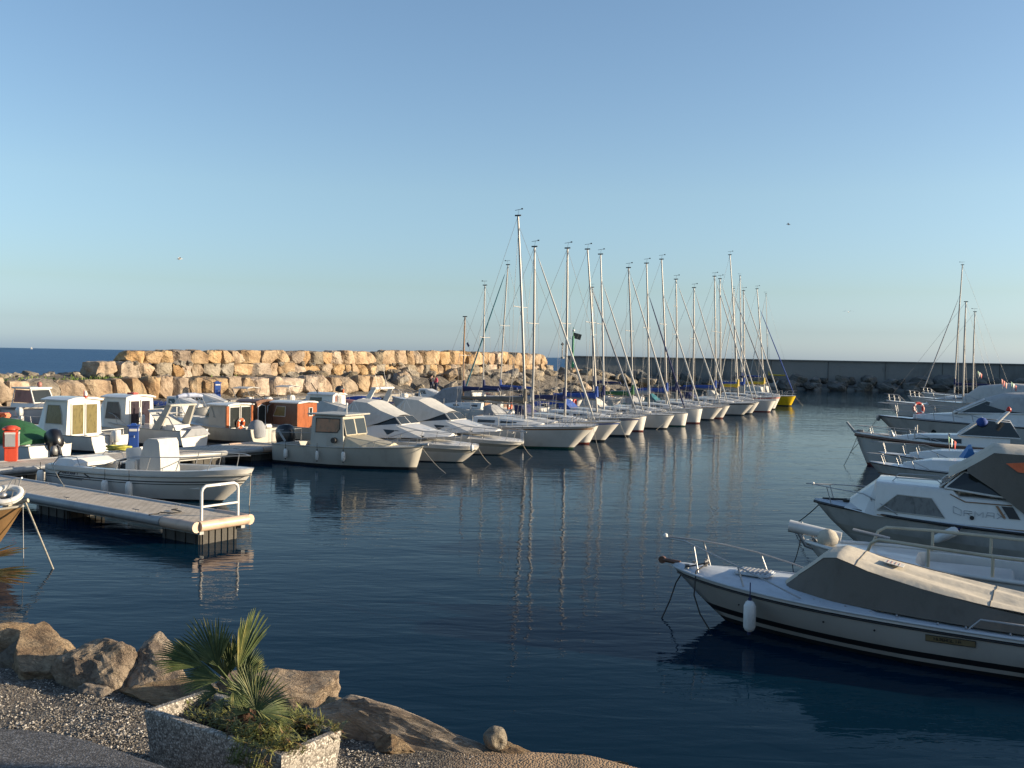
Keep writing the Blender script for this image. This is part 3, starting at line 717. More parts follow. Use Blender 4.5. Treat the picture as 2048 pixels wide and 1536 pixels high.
# pedestals
def pedestal(p, m, label, h=1.0, wdt=.36, kind='blue', rz=0.0):
    t = thing('service_pedestal', label, 'pedestal', p, rz)
    b = MB(); b.box((0, 0, h / 2), (wdt, wdt, h), bev=.02); b.build('column', m, t)
    b = MB(); b.box((0, 0, h + .03), (wdt + .1, wdt + .1, .06), bev=.015)
    if kind == 'blue': b.box((0, 0, h + .09), (wdt * .7, wdt * .7, .08), taper=.6)
    b.build('cap', m, t)
    if kind == 'blue':
        b = MB(); b.box((wdt / 2 + .01, 0, h - .14), (.03, wdt * .8, .1)); b.box((0, -wdt / 2 - .01, h - .14), (wdt * .8, .03, .1)); b.build('light_band', M_['white'], t)
        b = MB(); b.tube([(.05, -wdt / 2, h * .6), (.05, -wdt / 2 - .1, h * .6), (.05, -wdt / 2 - .12, h * .52)], .02, 6); b.build('tap', M_['steel'], t)
    else:
        b = MB(); b.box((0, -.015, h * .68), (wdt + .06, wdt + .10, h * .5), bev=.02); b.build('cabinet', m, t)
        b = MB(); b.box((wdt / 2 + .045, 0, h * .68), (.02, wdt * .8, h * .40)); b.box((0, -wdt / 2 - .08, h * .68), (wdt * .8, .02, h * .40)); b.build('door_glass', M_['nylon'], t)
        b = MB(); b.box((wdt / 2 + .055, 0, h * .9), (.02, wdt * .85, .07)); b.box((0, -wdt / 2 - .09, h * .9), (wdt * .85, .02, .07)); b.build('label_band', M_['white'], t)
        b = MB(); b.lathe((0, 0, h), [(wdt * .72, 0), (wdt * .72, .06), (wdt * .4, .14), (.02, .16)], 12); b.build('hood', m, t)
    return t
pedestal(at(22, 922, .55), M_['redorange'], 'bright red fire hydrant cabinet standing on the second pontoon at the left edge', 1.15, .42, 'red', R(20))
pedestal(at(267, 898, .55), M_['bluepaint'], 'nearest blue service pedestal, beside the coiled yellow green hose', .95, .38, 'blue', R(15))
pedestal(at(434, 801, .95), M_['bluepaint'], 'blue service pedestal on the far quay, behind the lilac bimini boat', 1.35, .45, 'blue', R(30))
pedestal(at(712, 785, .95), M_['bluepaint'], 'small blue service pedestal on the far quay, left of the two people', 1.15, .5, 'blue', R(30))
# coiled hose
hp = at(238, 902, .57); b = MB(); pts = []
for k in range(70):
    a = k * .45; r_ = .30 + .05 * math.sin(k * 1.7); pts.append((r_ * math.cos(a) * 1.5, r_ * math.sin(a), .03 + k * .0025 + .03 * abs(math.sin(k))))
b.tube(pts, .028, 6); o = b.build('water_hose', paint('yellow_green_hose', (.45, .42, .08), .5, .2, 8)); o.location = hp
tag(o, 'yellow green water hose coiled on the pontoon beside the blue pedestal', 'hose')
# rope left lying on the near pontoon
b = MB(); b.tube([(math.sin(k * .9) * .35 * (k / 14), k * .09 - .5 + .1 * math.cos(k * 1.3), .02 + .015 * (k % 2)) for k in range(14)], .016, 5)
o = b.build('rope', M_['ropedark']); o.location = at(325, 1028, .56); o.rotation_euler = (0, 0, A1); tag(o, 'dark rope lying over the edge of the near pontoon', 'rope')

# ================================================================ open white motorboat
t, h = boat('motorboat', 'open white motorboat with black side stripes and covered console behind the near pontoon', 'motorboat', (445, 1003), (508, 937), 7.9, 2.45, .86, tm=.5, sw=.86, pw=2.5, tuck=.16, draft=.4, rake_e=1.3, sheer_e=2.2)
h.build(t, [M_['white'], M_['black'], M_['antiblack'], M_['greyhull']], ((1, 0), (.86, 0), (.82, 3), (.66, 0), (.62, 1), (.57, 0), (.54, 1), (.3, 0), (.05, 0), (-.2, 2), (-1, 2)))
h.deck(t, M_['white'], pit=(.7, 6.3), side_w=.30, floor=.42)
h.rail(t, M_['greyhull'], .035, a=.82, name='rub_rail', out=.015)
b = MB(); rr2 = h
for s in (1, -1):
    pts = [h.edge(x, .14, .02 + .40 * min(1, (x - 2.3) / 1.6), s) for x in np.linspace(2.3, 7.2, 12)]
    b.tube([h.edge(2.2, .14, 0, s)] + pts + [Vector((7.75, 0, 1.5))], .015, 6)
    for x in (3.4, 4.7, 5.8, 6.8): b.tube([h.edge(x - .15, .14, 0, s), h.edge(x, .14, .02 + .40 * min(1, (x - 2.3) / 1.6), s)], .014, 6)
b.build('bow_rail', M_['steel'], t)
b = MB(); b.loft([[(x, y, z) for x, y, z in ((3.55 + o, -.42, zb), (4.5 - o * .4, -.42, zb), (4.5 - o * .4, .42, zb), (3.55 + o, .42, zb))] for zb, o in ((.42, 0), (1.2, .05), (1.75, .22), (1.86, .4))])
b.build('console_cover', M_['canvas'], t)
b = MB(); b.box((3.2, 0, .8), (.5, .9, .7), bev=.05); b.build('seat', M_['white'], t)
b = MB(); b.box((3.05, 0, 1.28), (.10, .9, .45), bev=.03, tilt=-.15); b.build('backrest', M_['white'], t)
b = MB(); b.tube([(2.6, -.35, .5), (2.6, -.35, 1.05), (2.7, -.1, 1.1), (2.7, .3, 1.1), (2.6, .4, .5)], .03, 6); b.box((2.72, 0, .72), (.35, .6, .5), bev=.05); b.build('leaning_post', M_['black'], t)
b = MB(); b.tube([(.25, -.95, .85), (.55, -.95, 1.15), (1.35, -.95, 1.15), (1.5, -.95, .88)], .016, 6); b.tube([(.25, .95, .85), (.55, .95, 1.15), (1.35, .95, 1.15), (1.5, .95, .88)], .016, 6); b.build('stern_rail', M_['steel'], t)
b = MB(); b.loft([[(x, -1.0, z0), (x, -.8, z1), (x, .8, z1), (x, 1.0, z0)] for x, z0, z1 in ((.1, .6, .65), (.35, .8, 1.05), (.9, .8, 1.05), (1.15, .8, .92))]); b.build('stern_locker', M_['white'], t)
outboard(t, -.35, .42, 1.05, M_['grey_canvas'])
# script name and stripe block near the stern
def hs(h, a_of_z=True):
    def f(x, z):
        tt = x / h.L; a = z / h.zs(tt); p = h.pt(tt, a, -1); return Vector((x, p.y - .012, z))
    return f
f = hs(h)
letters(t, 'RANCRAFT', M_['navy'], .85, .60, .085, f, w=.075, th=.008, slant=.3)
b = MB()
for z0, x1 in ((.56, 2.0), (.50, 1.9), (.45, 1.8)): b.tube([f(.62 + (.60 - z0) * -.6, z0), f(x1, z0)], .010, 4)
b.tube([f(.60, .44), f(.70, .62), f(.85, .69)], .02, 4); b.tube([f(1.95, .66), f(2.1, .60), f(2.2, .55)], .022, 4)
b.build('stripe_graphic', M_['black'], t)
moor(t, h, [(498, 1012)], r=.012, sag=.25)
MOTOR1, HM1 = t, h
rope_line(t, (.1, -.9, .9), local_pt(t, at(128, 972, .58)), .05, .012); rope_line(t, (.1, .9, .9), local_pt(t, at(110, 925, .58)), .05, .012)
for px, x, lab in ((272, 3.05, 'left one of the two white fenders on the side of the open motorboat'), (327, 4.1, 'right one of the two white fenders on the side of the open motorboat')):
    p = world_pt(t, h.edge(x, -.12, -.32, -1)); fender(p, lab, .52, .11, rope=.34)
p = world_pt(t, h.edge(.05, -.10, -.18, -1)); fender(p + Vector((-.1, 0, 0)), 'grey white fender hanging at the stern corner of the open motorboat', .6, .11, rope=.25)

# ================================================================ grey cabin fishing boat
t, h = boat('fishing_boat', 'beige grey cabin fishing boat with cream framed windscreen and black outboard', 'fishing boat', (832, 940), (846, 893), 6.9, 2.3, .80, tm=.45, sw=.85, pw=2.2, tuck=.12, draft=.35, sheer_e=2.3)
h.build(t, [M_['greyhull'], M_['antiblack']])
h.deck(t, M_['greyhull'], pit=(.5, 1.9), side_w=.14, floor=.35)
h.rail(t, M_['greyhull'], .03)
H1 = House([(1.95, .92, .72, .80, 2.05), (2.1, .92, .72, .82, 2.12), (3.5, .90, .78, .80, 2.12, -.05), (3.62, .90, .80, .78, 2.10, -.12)], .07); H1.build('cabin', M_['greyhull'], t)
H1.window(t, [(2.2, .93), (3.42, .93), (3.42, .62), (3.30, .50), (2.2, .50)], paint('glass_painted_orange_reflection', (.30, .10, .04), .08, .5, 3), M_['black'], fr=.02)  # orange reflection painted into the pane's own colour
b = MB(); b.box((2.75, 0, 2.15), (1.95, 1.85, .06), bev=.02); b.build('cabin_roof', M_['greyhull'], t)
# slanted windscreen with two cream framed panes
for y0, y1 in ((-.76, -.02), (.02, .76)):
    quad_panel(t, [(3.66, y0, 1.32), (3.66, y1, 1.32), (3.50, y1, 1.98), (3.50, y0, 1.98)], M_['glass'], 'windscreen_pane', .015, M_['cream'], .028)
H2 = House([(3.6, .88, .80, .74, 1.28), (4.6, .78, .84, .50, 1.14), (5.5, .45, .92, .22, 1.02)], .04); H2.build('foredeck_trunk', M_['cream'], t)
h.pulpit(t, 4.4, .32, posts=2, r=.012)
outboard(t, -.05, .62, 1.7, M_['blackg'], cowl2=M_['nylon'])
b = MB(); b.tube([(.0, -1.0, .8), (.0, -1.0, 1.35), (.1, .9, 1.35), (.0, 1.0, .8)], .014, 5); b.tube([(.0, -1.0, 1.3), (1.95, -.95, 1.36)], .012, 5); b.build('stern_rail', M_['steel'], t)
b = MB(); b.tube([(3.2, -.9, 1.1), (3.2, -1.05, 1.1)], .12, 10); b.build('side_vent', M_['black'], t)
b = MB(); b.tube([(h.L - .3, 0, h.fb + .05), (h.L + .25, 0, h.fb + .10)], .05, 6); b.build('bow_roller', M_['steel'], t)
b = MB(); b.box((3.35, -.3, 2.35), (.03, .03, .4)); b.lathe((3.35, -.3, 2.55), [(.05, 0), (.05, .08), (.02, .1)], 8); b.build('mast_light', M_['white'], t)
moor(t, h, [(893, 948)], r=.011)
for x, lab in ((.85, 'grey fender at the stern quarter of the beige cabin fishing boat'), (2.55, 'small white fender amidships on the beige cabin fishing boat'), (3.85, 'bright white fender under the side vent of the beige cabin fishing boat')):
    fender(world_pt(t, h.edge(x, -.10, -.15, -1)), lab, .42, .085 if x != 2.55 else .065, rope=.3)

# ================================================================ two sport cruisers under white canvas
def cruiser(wl, tp, label, stripe=False, seed=0):
    t, h = boat('cabin_cruiser', label, 'motor cruiser', wl, tp, 7.6, 2.65, .95, tm=.40, sw=.88, pw=2.6, tuck=.2, draft=.4, rake_e=1.35, sheer_e=1.6)
    h.build(t, [M_['white'], M_['antiblack'], M_['greyhull']], ((1, 0), (.80, 0), (.60, 2), (.57, 0), (.3, 0), (.05, 0), (-.2, 1), (-1, 1)))
    h.deck(t, M_['white'], camber=.14, pit=(.5, 2.6), side_w=.3, floor=.5)
    h.rail(t, M_['greyhull'], .022, a=.80, out=.01)
    H_ = House([(2.3, 1.15, .95, 1.02, 1.50), (3.9, 1.12, 1.0, .92, 1.62), (5.2, .88, 1.08, .55, 1.36), (6.3, .45, 1.15, .15, 1.24)], .08); H_.build('coachroof', M_['white'], t)
    H_.window(t, [(3.3, .70), (4.0, .62), (5.3, .25), (5.25, .05), (3.55, .28)], M_['glass'], name='side_window')
    # windscreen
    for sgn in (-1, 1):
        quad_panel(t, [(2.2, sgn * 1.04, 1.46), (4.05, sgn * .82, 1.60), (3.72, sgn * .70, 1.90), (2.5, sgn * .88, 1.66)], M_['glass'], 'windscreen_pane', .015, M_['white'], .018)
    for y0, y1 in ((-.8, -.02), (.02, .8)):
        quad_panel(t, [(4.1, y0, 1.60), (4.1, y1, 1.60), (3.74, y1 * .88, 1.92), (3.74, y0 * .88, 1.92)], M_['glass'], 'windscreen_pane', .015, M_['white'], .018)
    # canvas tent
    b = MB(); st = [(.35, 1.15, 1.10, .35, 1.55), (.9, 1.15, 1.12, .72, 2.12), (1.55, 1.12, 1.2, .80, 2.60), (2.3, 1.08, 1.42, .82, 2.55), (3.0, .98, 1.62, .78, 2.22), (3.74, .76, 1.90, .70, 1.94)]
    rg = []
    for x, yb, zb, yt, zt in st:
        rg.append([(x, -yb, zb), (x, -(yb * .45 + yt * .55), zb * .45 + zt * .55), (x, -yt, zt - .05), (x, -yt * .5, zt + .03), (x, 0, zt + .05), (x, yt * .5, zt + .03), (x, yt, zt - .05), (x, (yb * .45 + yt * .55), zb * .45 + zt * .55), (x, yb, zb)])
    b.loft(rg, closed=False, caps=False); ct = b.build('canopy', M_['canvas'], t)
    b = MB(); b.tube([rg[2][0], rg[2][2], rg[2][4], rg[2][6], rg[2][8]], .018, 5); b.tube([(1.55, -.8, 2.56), (2.4, -1.05, 1.45)], .018, 5); b.tube([(1.55, -.8, 2.56), (.9, -1.1, 1.2)], .018, 5); b.build('canopy_bow', M_['white'], ct)
    h.pulpit(t, 3.6, .55, posts=4, mid=False, front=-.05, r=.013, inset=.12)
    b = MB(); b.box((5.0, 0, 1.40), (.55, .55, .05), bev=.02, tilt=.17); b.build('deck_hatch', M_['deckblue'], t)
    b = MB(); b.box((6.9, 0, 1.14), (.35, .22, .12), bev=.02, tilt=.1); b.tube([(6.8, 0, 1.2), (7.75, 0, 1.16)], .035, 6); b.build('anchor_roller', M_['steel'], t)
    return t, h
t, h = cruiser((923, 925), (958, 893), 'white motor cruiser with ribbed white canopy, moored next to the beige fishing boat')
moor(t, h, [(982, 929)], r=.011)
f = hs(h); letters(t, 'CORSARO', M_['black'], 2.5, .86, .09, lambda x, z: f(x, z), w=.085, th=.007, slant=.4)
b = MB(); r0 = Vector((1.0, 0, 0))
arch = [(1.3, -1.15, 1.0), (.85, -1.05, 2.2), (1.35, -.95, 2.62), (1.35, .95, 2.62), (.85, 1.05, 2.2), (1.3, 1.15, 1.0)]
fender(world_pt(t, h.edge(7.3, -.10, .10, -1)) + ub * .15, 'white fender hanging at the bow between the two canopied cruisers', .3, .08, rope=.2)
t, h = cruiser((1000, 910), (1047, 884), 'white motor cruiser with smooth white canopy, moored beside the first sailing yacht')
moor(t, h, [(1065, 914)], r=.011)

# radar-arch boat, moored on the far side of the second pontoon: sterns towards us
AB = AH + math.pi                                 # heading of the boats whose sterns face the camera side
def rev_boat(name, label, cat, px, z, L, B, fb, fs, dist=None, **kw):
    """px: picture column/row of the starboard... stern centre at height z"""
    p = at(px[0], px[1], z); t = thing(name, label, cat, (p.x, p.y, 0), AB)
    return t, Hull(L, B, fb, fs, rake=kw.pop('rake', .7), **kw)
# ================================================================ SAILING YACHTS of the row
def line_px(P, d, px):
    """where along P + k d (on the plan) the bearing px lies"""
    u = ray(px, 760).x / ray(px, 760).y; return (u * P.y - P.x) / (d.x - u * d.y)
def add_rig(t, h, mx, mtop_px, mbase_z, top_px, spread=.55, mr=.064, furl='white', boomcol=None, backstay=True, boomlen=3.0, windex=True, sp2=False, mastmat=None, frac=1.0, world_ang=None):
    """mast foot at local x=mx; top_px is the masthead in the photo (solved in the boat's own centre plane)"""
    foot = Vector((mx, 0, mbase_z)); P = world_pt(t, foot); d = ray(*top_px)
    a = t.rotation_euler.z; hd = Vector((math.cos(a), math.sin(a), 0))
    u = d.x / d.y; k = (u * P.y - P.x) / (hd.x - u * hd.y); q = P + hd * k
    k = max(-1.1, min(1.1, k)); q = P + hd * k
    zt = CAMZ + (d.z / d.y) * q.y; top = Vector((mx + k, 0, zt)); H_ = zt - mbase_z
    m = mastmat or M_['alu']; b = MB()
    b.tube([foot.lerp(top, f) + Vector((0.035 * math.sin(f * 3.1), 0, 0)) for f in (0, .2, .4, .6, .75, .9, 1)], [mr, mr, mr, mr * .97, mr * .9, mr * .8, mr * .7], 8)
    mast = b.build('mast', m, t)
    b = MB(); s1 = foot.lerp(top, spread); sw = min(.85, h.B * .34)
    b.tube([s1 + Vector((-.06, -sw, .03)), s1, s1 + Vector((-.06, sw, .03))], .022, 6)
    if sp2:
        s2 = foot.lerp(top, .78); b.tube([s2 + Vector((-.06, -sw * .7, .02)), s2, s2 + Vector((-.06, sw * .7, .02))], .018, 6)
    b.build('spreader', M_['aluw'], mast)
    b = MB(); b.box(top + Vector((0, 0, .03)), (.34, .07, .07)); 
    if windex: b.tube([top + Vector((0, 0, .05)), top + Vector((.05, 0, .32))], .008, 4); b.tube([top + Vector((-.22, .1, .32)), top + Vector((.28, -.1, .34))], .012, 4); b.box(top + Vector((.28, -.1, .35)), (.10, .02, .07))
    b.build('masthead_fitting', M_['black'], mast)
    # stays
    b = MB(); wr = .009; ft = foot.lerp(top, frac); stem = Vector((h.L - .15, 0, h.fb + .05))
    for s in (-1, 1):
        ch = h.edge(mx - .1, .08, 0, s); tip_ = s1 + Vector((-.06, s * sw, .03))
        b.tube([ch, tip_, foot.lerp(top, .97 * frac)], wr, 4); b.tube([h.edge(mx - .45, .08, 0, s), s1], wr, 4)
    if backstay: b.tube([Vector((.1, 0, h.fs + .1)), top], wr, 4)
    b.tube([stem, ft], wr, 4); b.build('rigging', M_['wire'], t)
    if furl:
        fm = {'white': M_['canvas'], 'blue': M_['blue'], 'navy': M_['navy'], 'grey': M_['grey_canvas'], 'teal': paint('teal_canvas', (.01, .12, .16), .8, .2, 5)}[furl]
        b = MB(); b.tube([stem.lerp(ft, f) for f in (.03, .1, .5, .85, .93)], [.035, .062, .055, .035, .02], 7); b.build('furled_jib', fm, t)
    if boomcol:
        z = mbase_z + .75; b = MB(); b.tube([(mx - .08, 0, z), (mx - boomlen, 0, z + .12)], .05, 7); bo = b.build('boom', M_['alu'], t)
        b = MB(); pts = [Vector((mx - .02, 0, z + .75)), Vector((mx - .05, 0, z + .35))] ; 
        n = 9; P_ = [Vector((mx - .05 - (boomlen - .15) * i / n, 0, z + .13 + .12 * i / n + .12 * (1 - i / n))) for i in range(n + 1)]
        b.tube(P_, [.20] + [.17 - .08 * i / n + .015 * math.sin(i * 2.3) for i in range(1, n + 1)], 8); b.tube([Vector((mx - .03, 0, z + .85)), Vector((mx - .06, 0, z + .2))], [.08, .15], 8)
        b.build('sail_cover', M_[boomcol], bo)
    return mast
def yacht(label, wl, tp, mast_px, top_px, L=7.8, B=2.6, fs=.85, hullm='white', boot='antiblack', stripe=None, deckm='deck', furl='white', boom='navy', base_py=None, tx='', ang=AH, group=None, **kw):
    t, h = boat('sailing_yacht', label, 'sailing yacht', wl, tp, L, B, fs, ang, group, tm=.48, sw=.62, pw=1.9, tuck=.22, draft=.4, rake_e=1.0, sheer_e=1.6, trans=.3)
    lv = [(1, 0), (.93, 0), (.86, 2 if stripe else 0), (.5, 0), (.2, 0), (.08, 0), (0, 1), (-.4, 1), (-1, 1)]
    h.build(t, [M_[hullm], M_[boot], M_[stripe or hullm]], lv)
    h.deck(t, M_[deckm], camber=.08, pit=(.5, 2.0), side_w=.45, floor=.5)
    h.rail(t, M_['teak'] if kw.get('teakrail') else M_['alu'], .022)
    z0 = h.zs(.5)
    H_ = House([(2.0, .95, z0, .80, z0 + .42), (3.4, .92, z0 + .03, .75, z0 + .40), (4.8, .68, z0 + .08, .50, z0 + .30), (5.7, .35, z0 + .12, .2, z0 + .16)], .07); H_.build('coachroof', M_['white'], t)
    H_.window(t, [(2.3, .75), (3.3, .75), (3.3, .35), (2.3, .35)]); H_.window(t, [(3.6, .75), (4.5, .7), (4.4, .35), (3.6, .35)])
    b = MB(); b.box((1.95, 0, z0 + .2), (.06, .8, .5), bev=.01); b.build('companionway', M_['teak'], t)
    d = ray(mast_px, 760); u = d.x / d.y; hd = Vector((math.cos(ang), math.sin(ang), 0)); P = Vector(t.location); mx = (u * P.y - P.x) / (hd.x - u * hd.y); mx = max(L * .36, min(L * .68, mx))
    add_rig(t, h, mx, None, z0 + .36, top_px, furl=furl, boomcol=boom, **{k: v for k, v in kw.items() if k in ('spread', 'mr', 'backstay', 'boomlen', 'windex', 'sp2', 'mastmat', 'frac')})
    h.pulpit(t, L - 1.5, .55, posts=2, mid=True, r=.013, front=.0); h.lifelines(t, .6, L - 1.6, .55, 5)
    b = MB(); b.tube([h.edge(.1, .05, 0, 1), h.edge(.1, .05, .6, 1), h.edge(.02, 1.2, .62, 1), h.edge(.1, .05, .6, -1), h.edge(.1, .05, 0, -1)], .013, 5); b.build('stern_rail', M_['steel'], t)
    if kw.get('lines'): moor(t, h, kw['lines'], r=.010, sag=.05)
    if kw.get('hood'):
        b = MB(); b.loft([[(1.6 + a_ * .9, -.85, z0 + .3), (1.5 + a_ * .6, -.75, z0 + .3 + .55 * k_), (1.5 + a_ * .6, 0, z0 + .36 + .62 * k_), (1.5 + a_ * .6, .75, z0 + .3 + .55 * k_), (1.6 + a_ * .9, .85, z0 + .3)] for a_, k_ in ((0, 1), (.5, 1), (1.0, .6), (1.4, .1))], closed=False, caps=False); b.build('spray_hood', M_[kw['hood']], t)
    return t, h
M_['teal'] = paint('teal_canvas', (.01, .12, .16), .8, .2, 5)
Y = []
Y.append(yacht('biggest white sailing yacht, nearest of the row, with green waterline and tallest mast', (1145, 898), (1190, 853), 1052, (1036, 432), 8.6, 2.9, 1.0, boot='antigreen', stripe='teak', furl=None, boom='taupe', mr=.072, boomlen=3.9, lines=[(1200, 912)], frac=.96))
Y.append(yacht('white sailing yacht with red waterline wedged just behind the nearest one', (1178, 888), (1197, 851), 1066, (1069, 494), 8.2, 2.7, .95, boot='antifoul', furl='white', boom='grey_canvas', mr=.072, sp2=False, hood='grey_canvas'))
Y.append(yacht('cream hulled sailing yacht with a broad blue band along the gunwale', (1208, 883), (1242, 843), 1131, (1135, 497), 7.8, 2.6, .95, stripe='blue', furl=None, boom='navy', mr=.072, backstay=True, lines=[(1262, 895)], hood='navy'))
Y.append(yacht('white sailing yacht with grey deck behind the blue banded one', (1257, 873), (1280, 835), 1195, (1175, 499), 7.6, 2.6, .95, stripe='navy', furl='grey', boom='blue', mr=.064, frac=.8))
Y.append(yacht('white sailing yacht with red brown waterline and upright stem', (1286, 863), (1293, 832), 1209, (1201, 509), 7.4, 2.5, .95, boot='antifoul', furl='white', boom='navy', frac=.85, mastmat=M_['aluw'], hood='blue'))
Y.append(yacht('white sailing yacht with dark waterline and red marks at its bow rail', (1333, 858), (1349, 830), 1267, (1257, 536), 7.4, 2.5, .95, furl='white', boom='green', mastmat=M_['wire'], lines=[(1312, 860)], hood='canvas'))
Y.append(yacht('white sailing yacht with green waterline and a folded anchor at the bow', (1370, 853), (1376, 826), 1299, (1293, 527), 7.3, 2.5, .9, boot='antigreen', furl='navy', boom='grey_canvas', frac=.82))
Y.append(yacht('pale grey sailing yacht with straight stem in the middle of the row', (1399, 847), (1405, 817), 1335, (1323, 519), 7.3, 2.5, .95, boot='antifoul', furl='white', boom='blue', frac=.78, hood='grey_canvas'))
Y.append(yacht('white sailing yacht with teak rail just past the middle of the row', (1425, 840), (1446, 815), 1354, (1352, 559), 7.6, 2.5, .95, furl='white', boom='navy', teakrail=True, sp2=True, hood='teal'))
Y.append(yacht('small white sailing yacht with short mast, bow tucked behind its neighbour', (1445, 837), (1460, 811), 1386, (1388, 576), 7.2, 2.4, .95, boot='antifoul', furl='white', boom='navy'))
Y.append(yacht('white sailing yacht with a dark rubbing strake near the far end', (1486, 831), (1511, 806), 1432, (1429, 553), 7.6, 2.5, .95, stripe='black', furl='white', boom='blue', hood='navy'))
Y.append(yacht('white sailing yacht squeezed in, second of the far group', (1503, 828), (1519, 804), 1441, (1440, 558), 7.2, 2.5, .95, furl='white', boom='navy'))
Y.append(yacht('white sailing yacht with very tall mast leaning aft at the far end', (1540, 824), (1552, 801), 1477, (1457, 510), 7.8, 2.6, .95, boot='antifoul', furl='grey', boom='yellow', frac=.75, hood='canvas'))
Y.append(yacht('white sailing yacht with bright red gunwale second from the end', (1549, 819), (1561, 793), 1489, (1487, 582), 7.6, 2.6, 1.0, stripe='red', furl='white', boom='blue', deckm='white'))
Y.append(yacht('yellow hulled sailing yacht closing the row, with blue furled jib', (1582, 812), (1592, 792), 1529, (1514, 578), 7.4, 2.6, .95, hullm='yellow', boot='antiblack', furl='blue', boom='yellow', lines=[(1606, 812)], frac=.85))
# fenders on the yachts
fender(world_pt(Y[0][0], Y[0][1].edge(5.2, -.10, -.12, -1)), 'long white fender hanging on the hull of the nearest sailing yacht', .75, .09, rope=.2)
fender(world_pt(Y[8][0], Y[8][1].edge(5.6, -.12, -.15, -1)), 'white fender hanging on the teak railed sailing yacht', .6, .1, rope=.2)

# yachts on the far side of the long pontoon, masts seen between the others
PD = Vector((math.cos(A3), math.sin(A3), 0))
def far_yacht(label, base_px, top_px, L=7.4, furl='white', boom='navy', off=1.6, P0=None, Pd=None, hullm='white', **kw):
    P0 = P0 or Vector((S0.x, S0.y, 0)); Pd = Pd or PD
    mx = 3.9; stern0 = P0 - ub * off; mp = stern0 - ub * mx
    u = ray(base_px, 760).x / ray(base_px, 760).y; k = (u * mp.y - mp.x) / (Pd.x - u * Pd.y)
    st = stern0 + Pd * k
    t = thing('sailing_yacht', label, 'sailing yacht', (st.x, st.y, 0), AB)
    h = Hull(L, 2.5, 1.2, .9, rake=.9, rake_e=1.0, trans=-.2, tm=.48, sw=.65, pw=1.9, tuck=.22, draft=.4, sheer_e=1.6)
    h.build(t, [M_[hullm], M_['antiblack']]); h.deck(t, M_['deck'], camber=.08, pit=(.4, 1.9), side_w=.45, floor=.5)
    z0 = h.zs(.5)
    H_ = House([(2.0, .95, z0, .80, z0 + .42), (3.4, .92, z0 + .03, .75, z0 + .40), (4.8, .68, z0 + .08, .50, z0 + .30), (5.7, .35, z0 + .12, .2, z0 + .16)], .07); H_.build('coachroof', M_['white'], t)
    H_.window(t, [(2.3, .75), (4.4, .7), (4.3, .35), (2.3, .35)])
    b = MB(); b.box((1.95, 0, z0 + .2), (.06, .8, .5), bev=.01); b.build('companionway', M_['teak'], t)
    add_rig(t, h, mx, None, z0 + .36, top_px, furl=furl, boomcol=boom, boomlen=2.9, **kw)
    h.pulpit(t, L - 1.5, .5, posts=2, mid=True, r=.012, front=.0)
    b = MB(); b.tube([h.edge(.1, .05, 0, 1), h.edge(.1, .05, .6, 1), h.edge(.1, .05, .6, -1), h.edge(.1, .05, 0, -1)], .015, 5); b.tube([h.edge(.1, .05, .3, 1), h.edge(.1, .05, .3, -1)], .010, 5); h.lifelines(t, .3, L - 1.6, .55, 5); b.build('stern_rail', M_['steel'], t)
    if kw.get('spread') is None: pass
    return t, h
FY = []
FY.append(far_yacht('short masted dark spar yacht with a small flag, leftmost of the sailing masts', 927, (930, 634), furl=None, boom='navy', mastmat=M_['teak'], windex=False, L=6.6))
FY.append(far_yacht('sailing yacht with plain slim mast behind the canvas topped cruiser', 967, (970, 571), furl=None, boom='navy', mr=.058))
FY.append(far_yacht('sailing yacht with forward leaning mast and teal rolled jib, left of the tallest mast', 1000, (1016, 530), furl='teal', boom='blue', mr=.058))
FY.append(far_yacht('far rank sailing yacht seen through the row behind the green beacon', 1187, (1185, 575), furl=None, boom='navy', off=2.5))
FY.append(far_yacht('far rank sailing yacht with white masthead behind the far group of masts', 1472, (1468, 577), furl='white', boom='navy', off=1.8))
FY.append(far_yacht('far rank sailing yacht with thick white rolled sail standing along its mast', 1484, (1480, 552), furl='white', boom='blue', off=2.2, mr=.10, mastmat=M_['aluw']))
FY.append(far_yacht('last far rank sailing yacht, its slim mast beside the yellow boat', 1537, (1532, 588), furl='white', boom='yellow', off=2.0, mr=.05))
# pennant on the leftmost mast
b = MB(); q = aty(935, 684, FY[0][0].location.y + 1); b.slab([q, q + Vector((.16, 0, -.25)), q + Vector((.05, 0, -.38)), q + Vector((-.08, 0, -.1))], (0, 1, 0), .01)
tag(b.build('pennant', M_['navy']), 'small dark pennant on the leftmost short mast', 'flag')
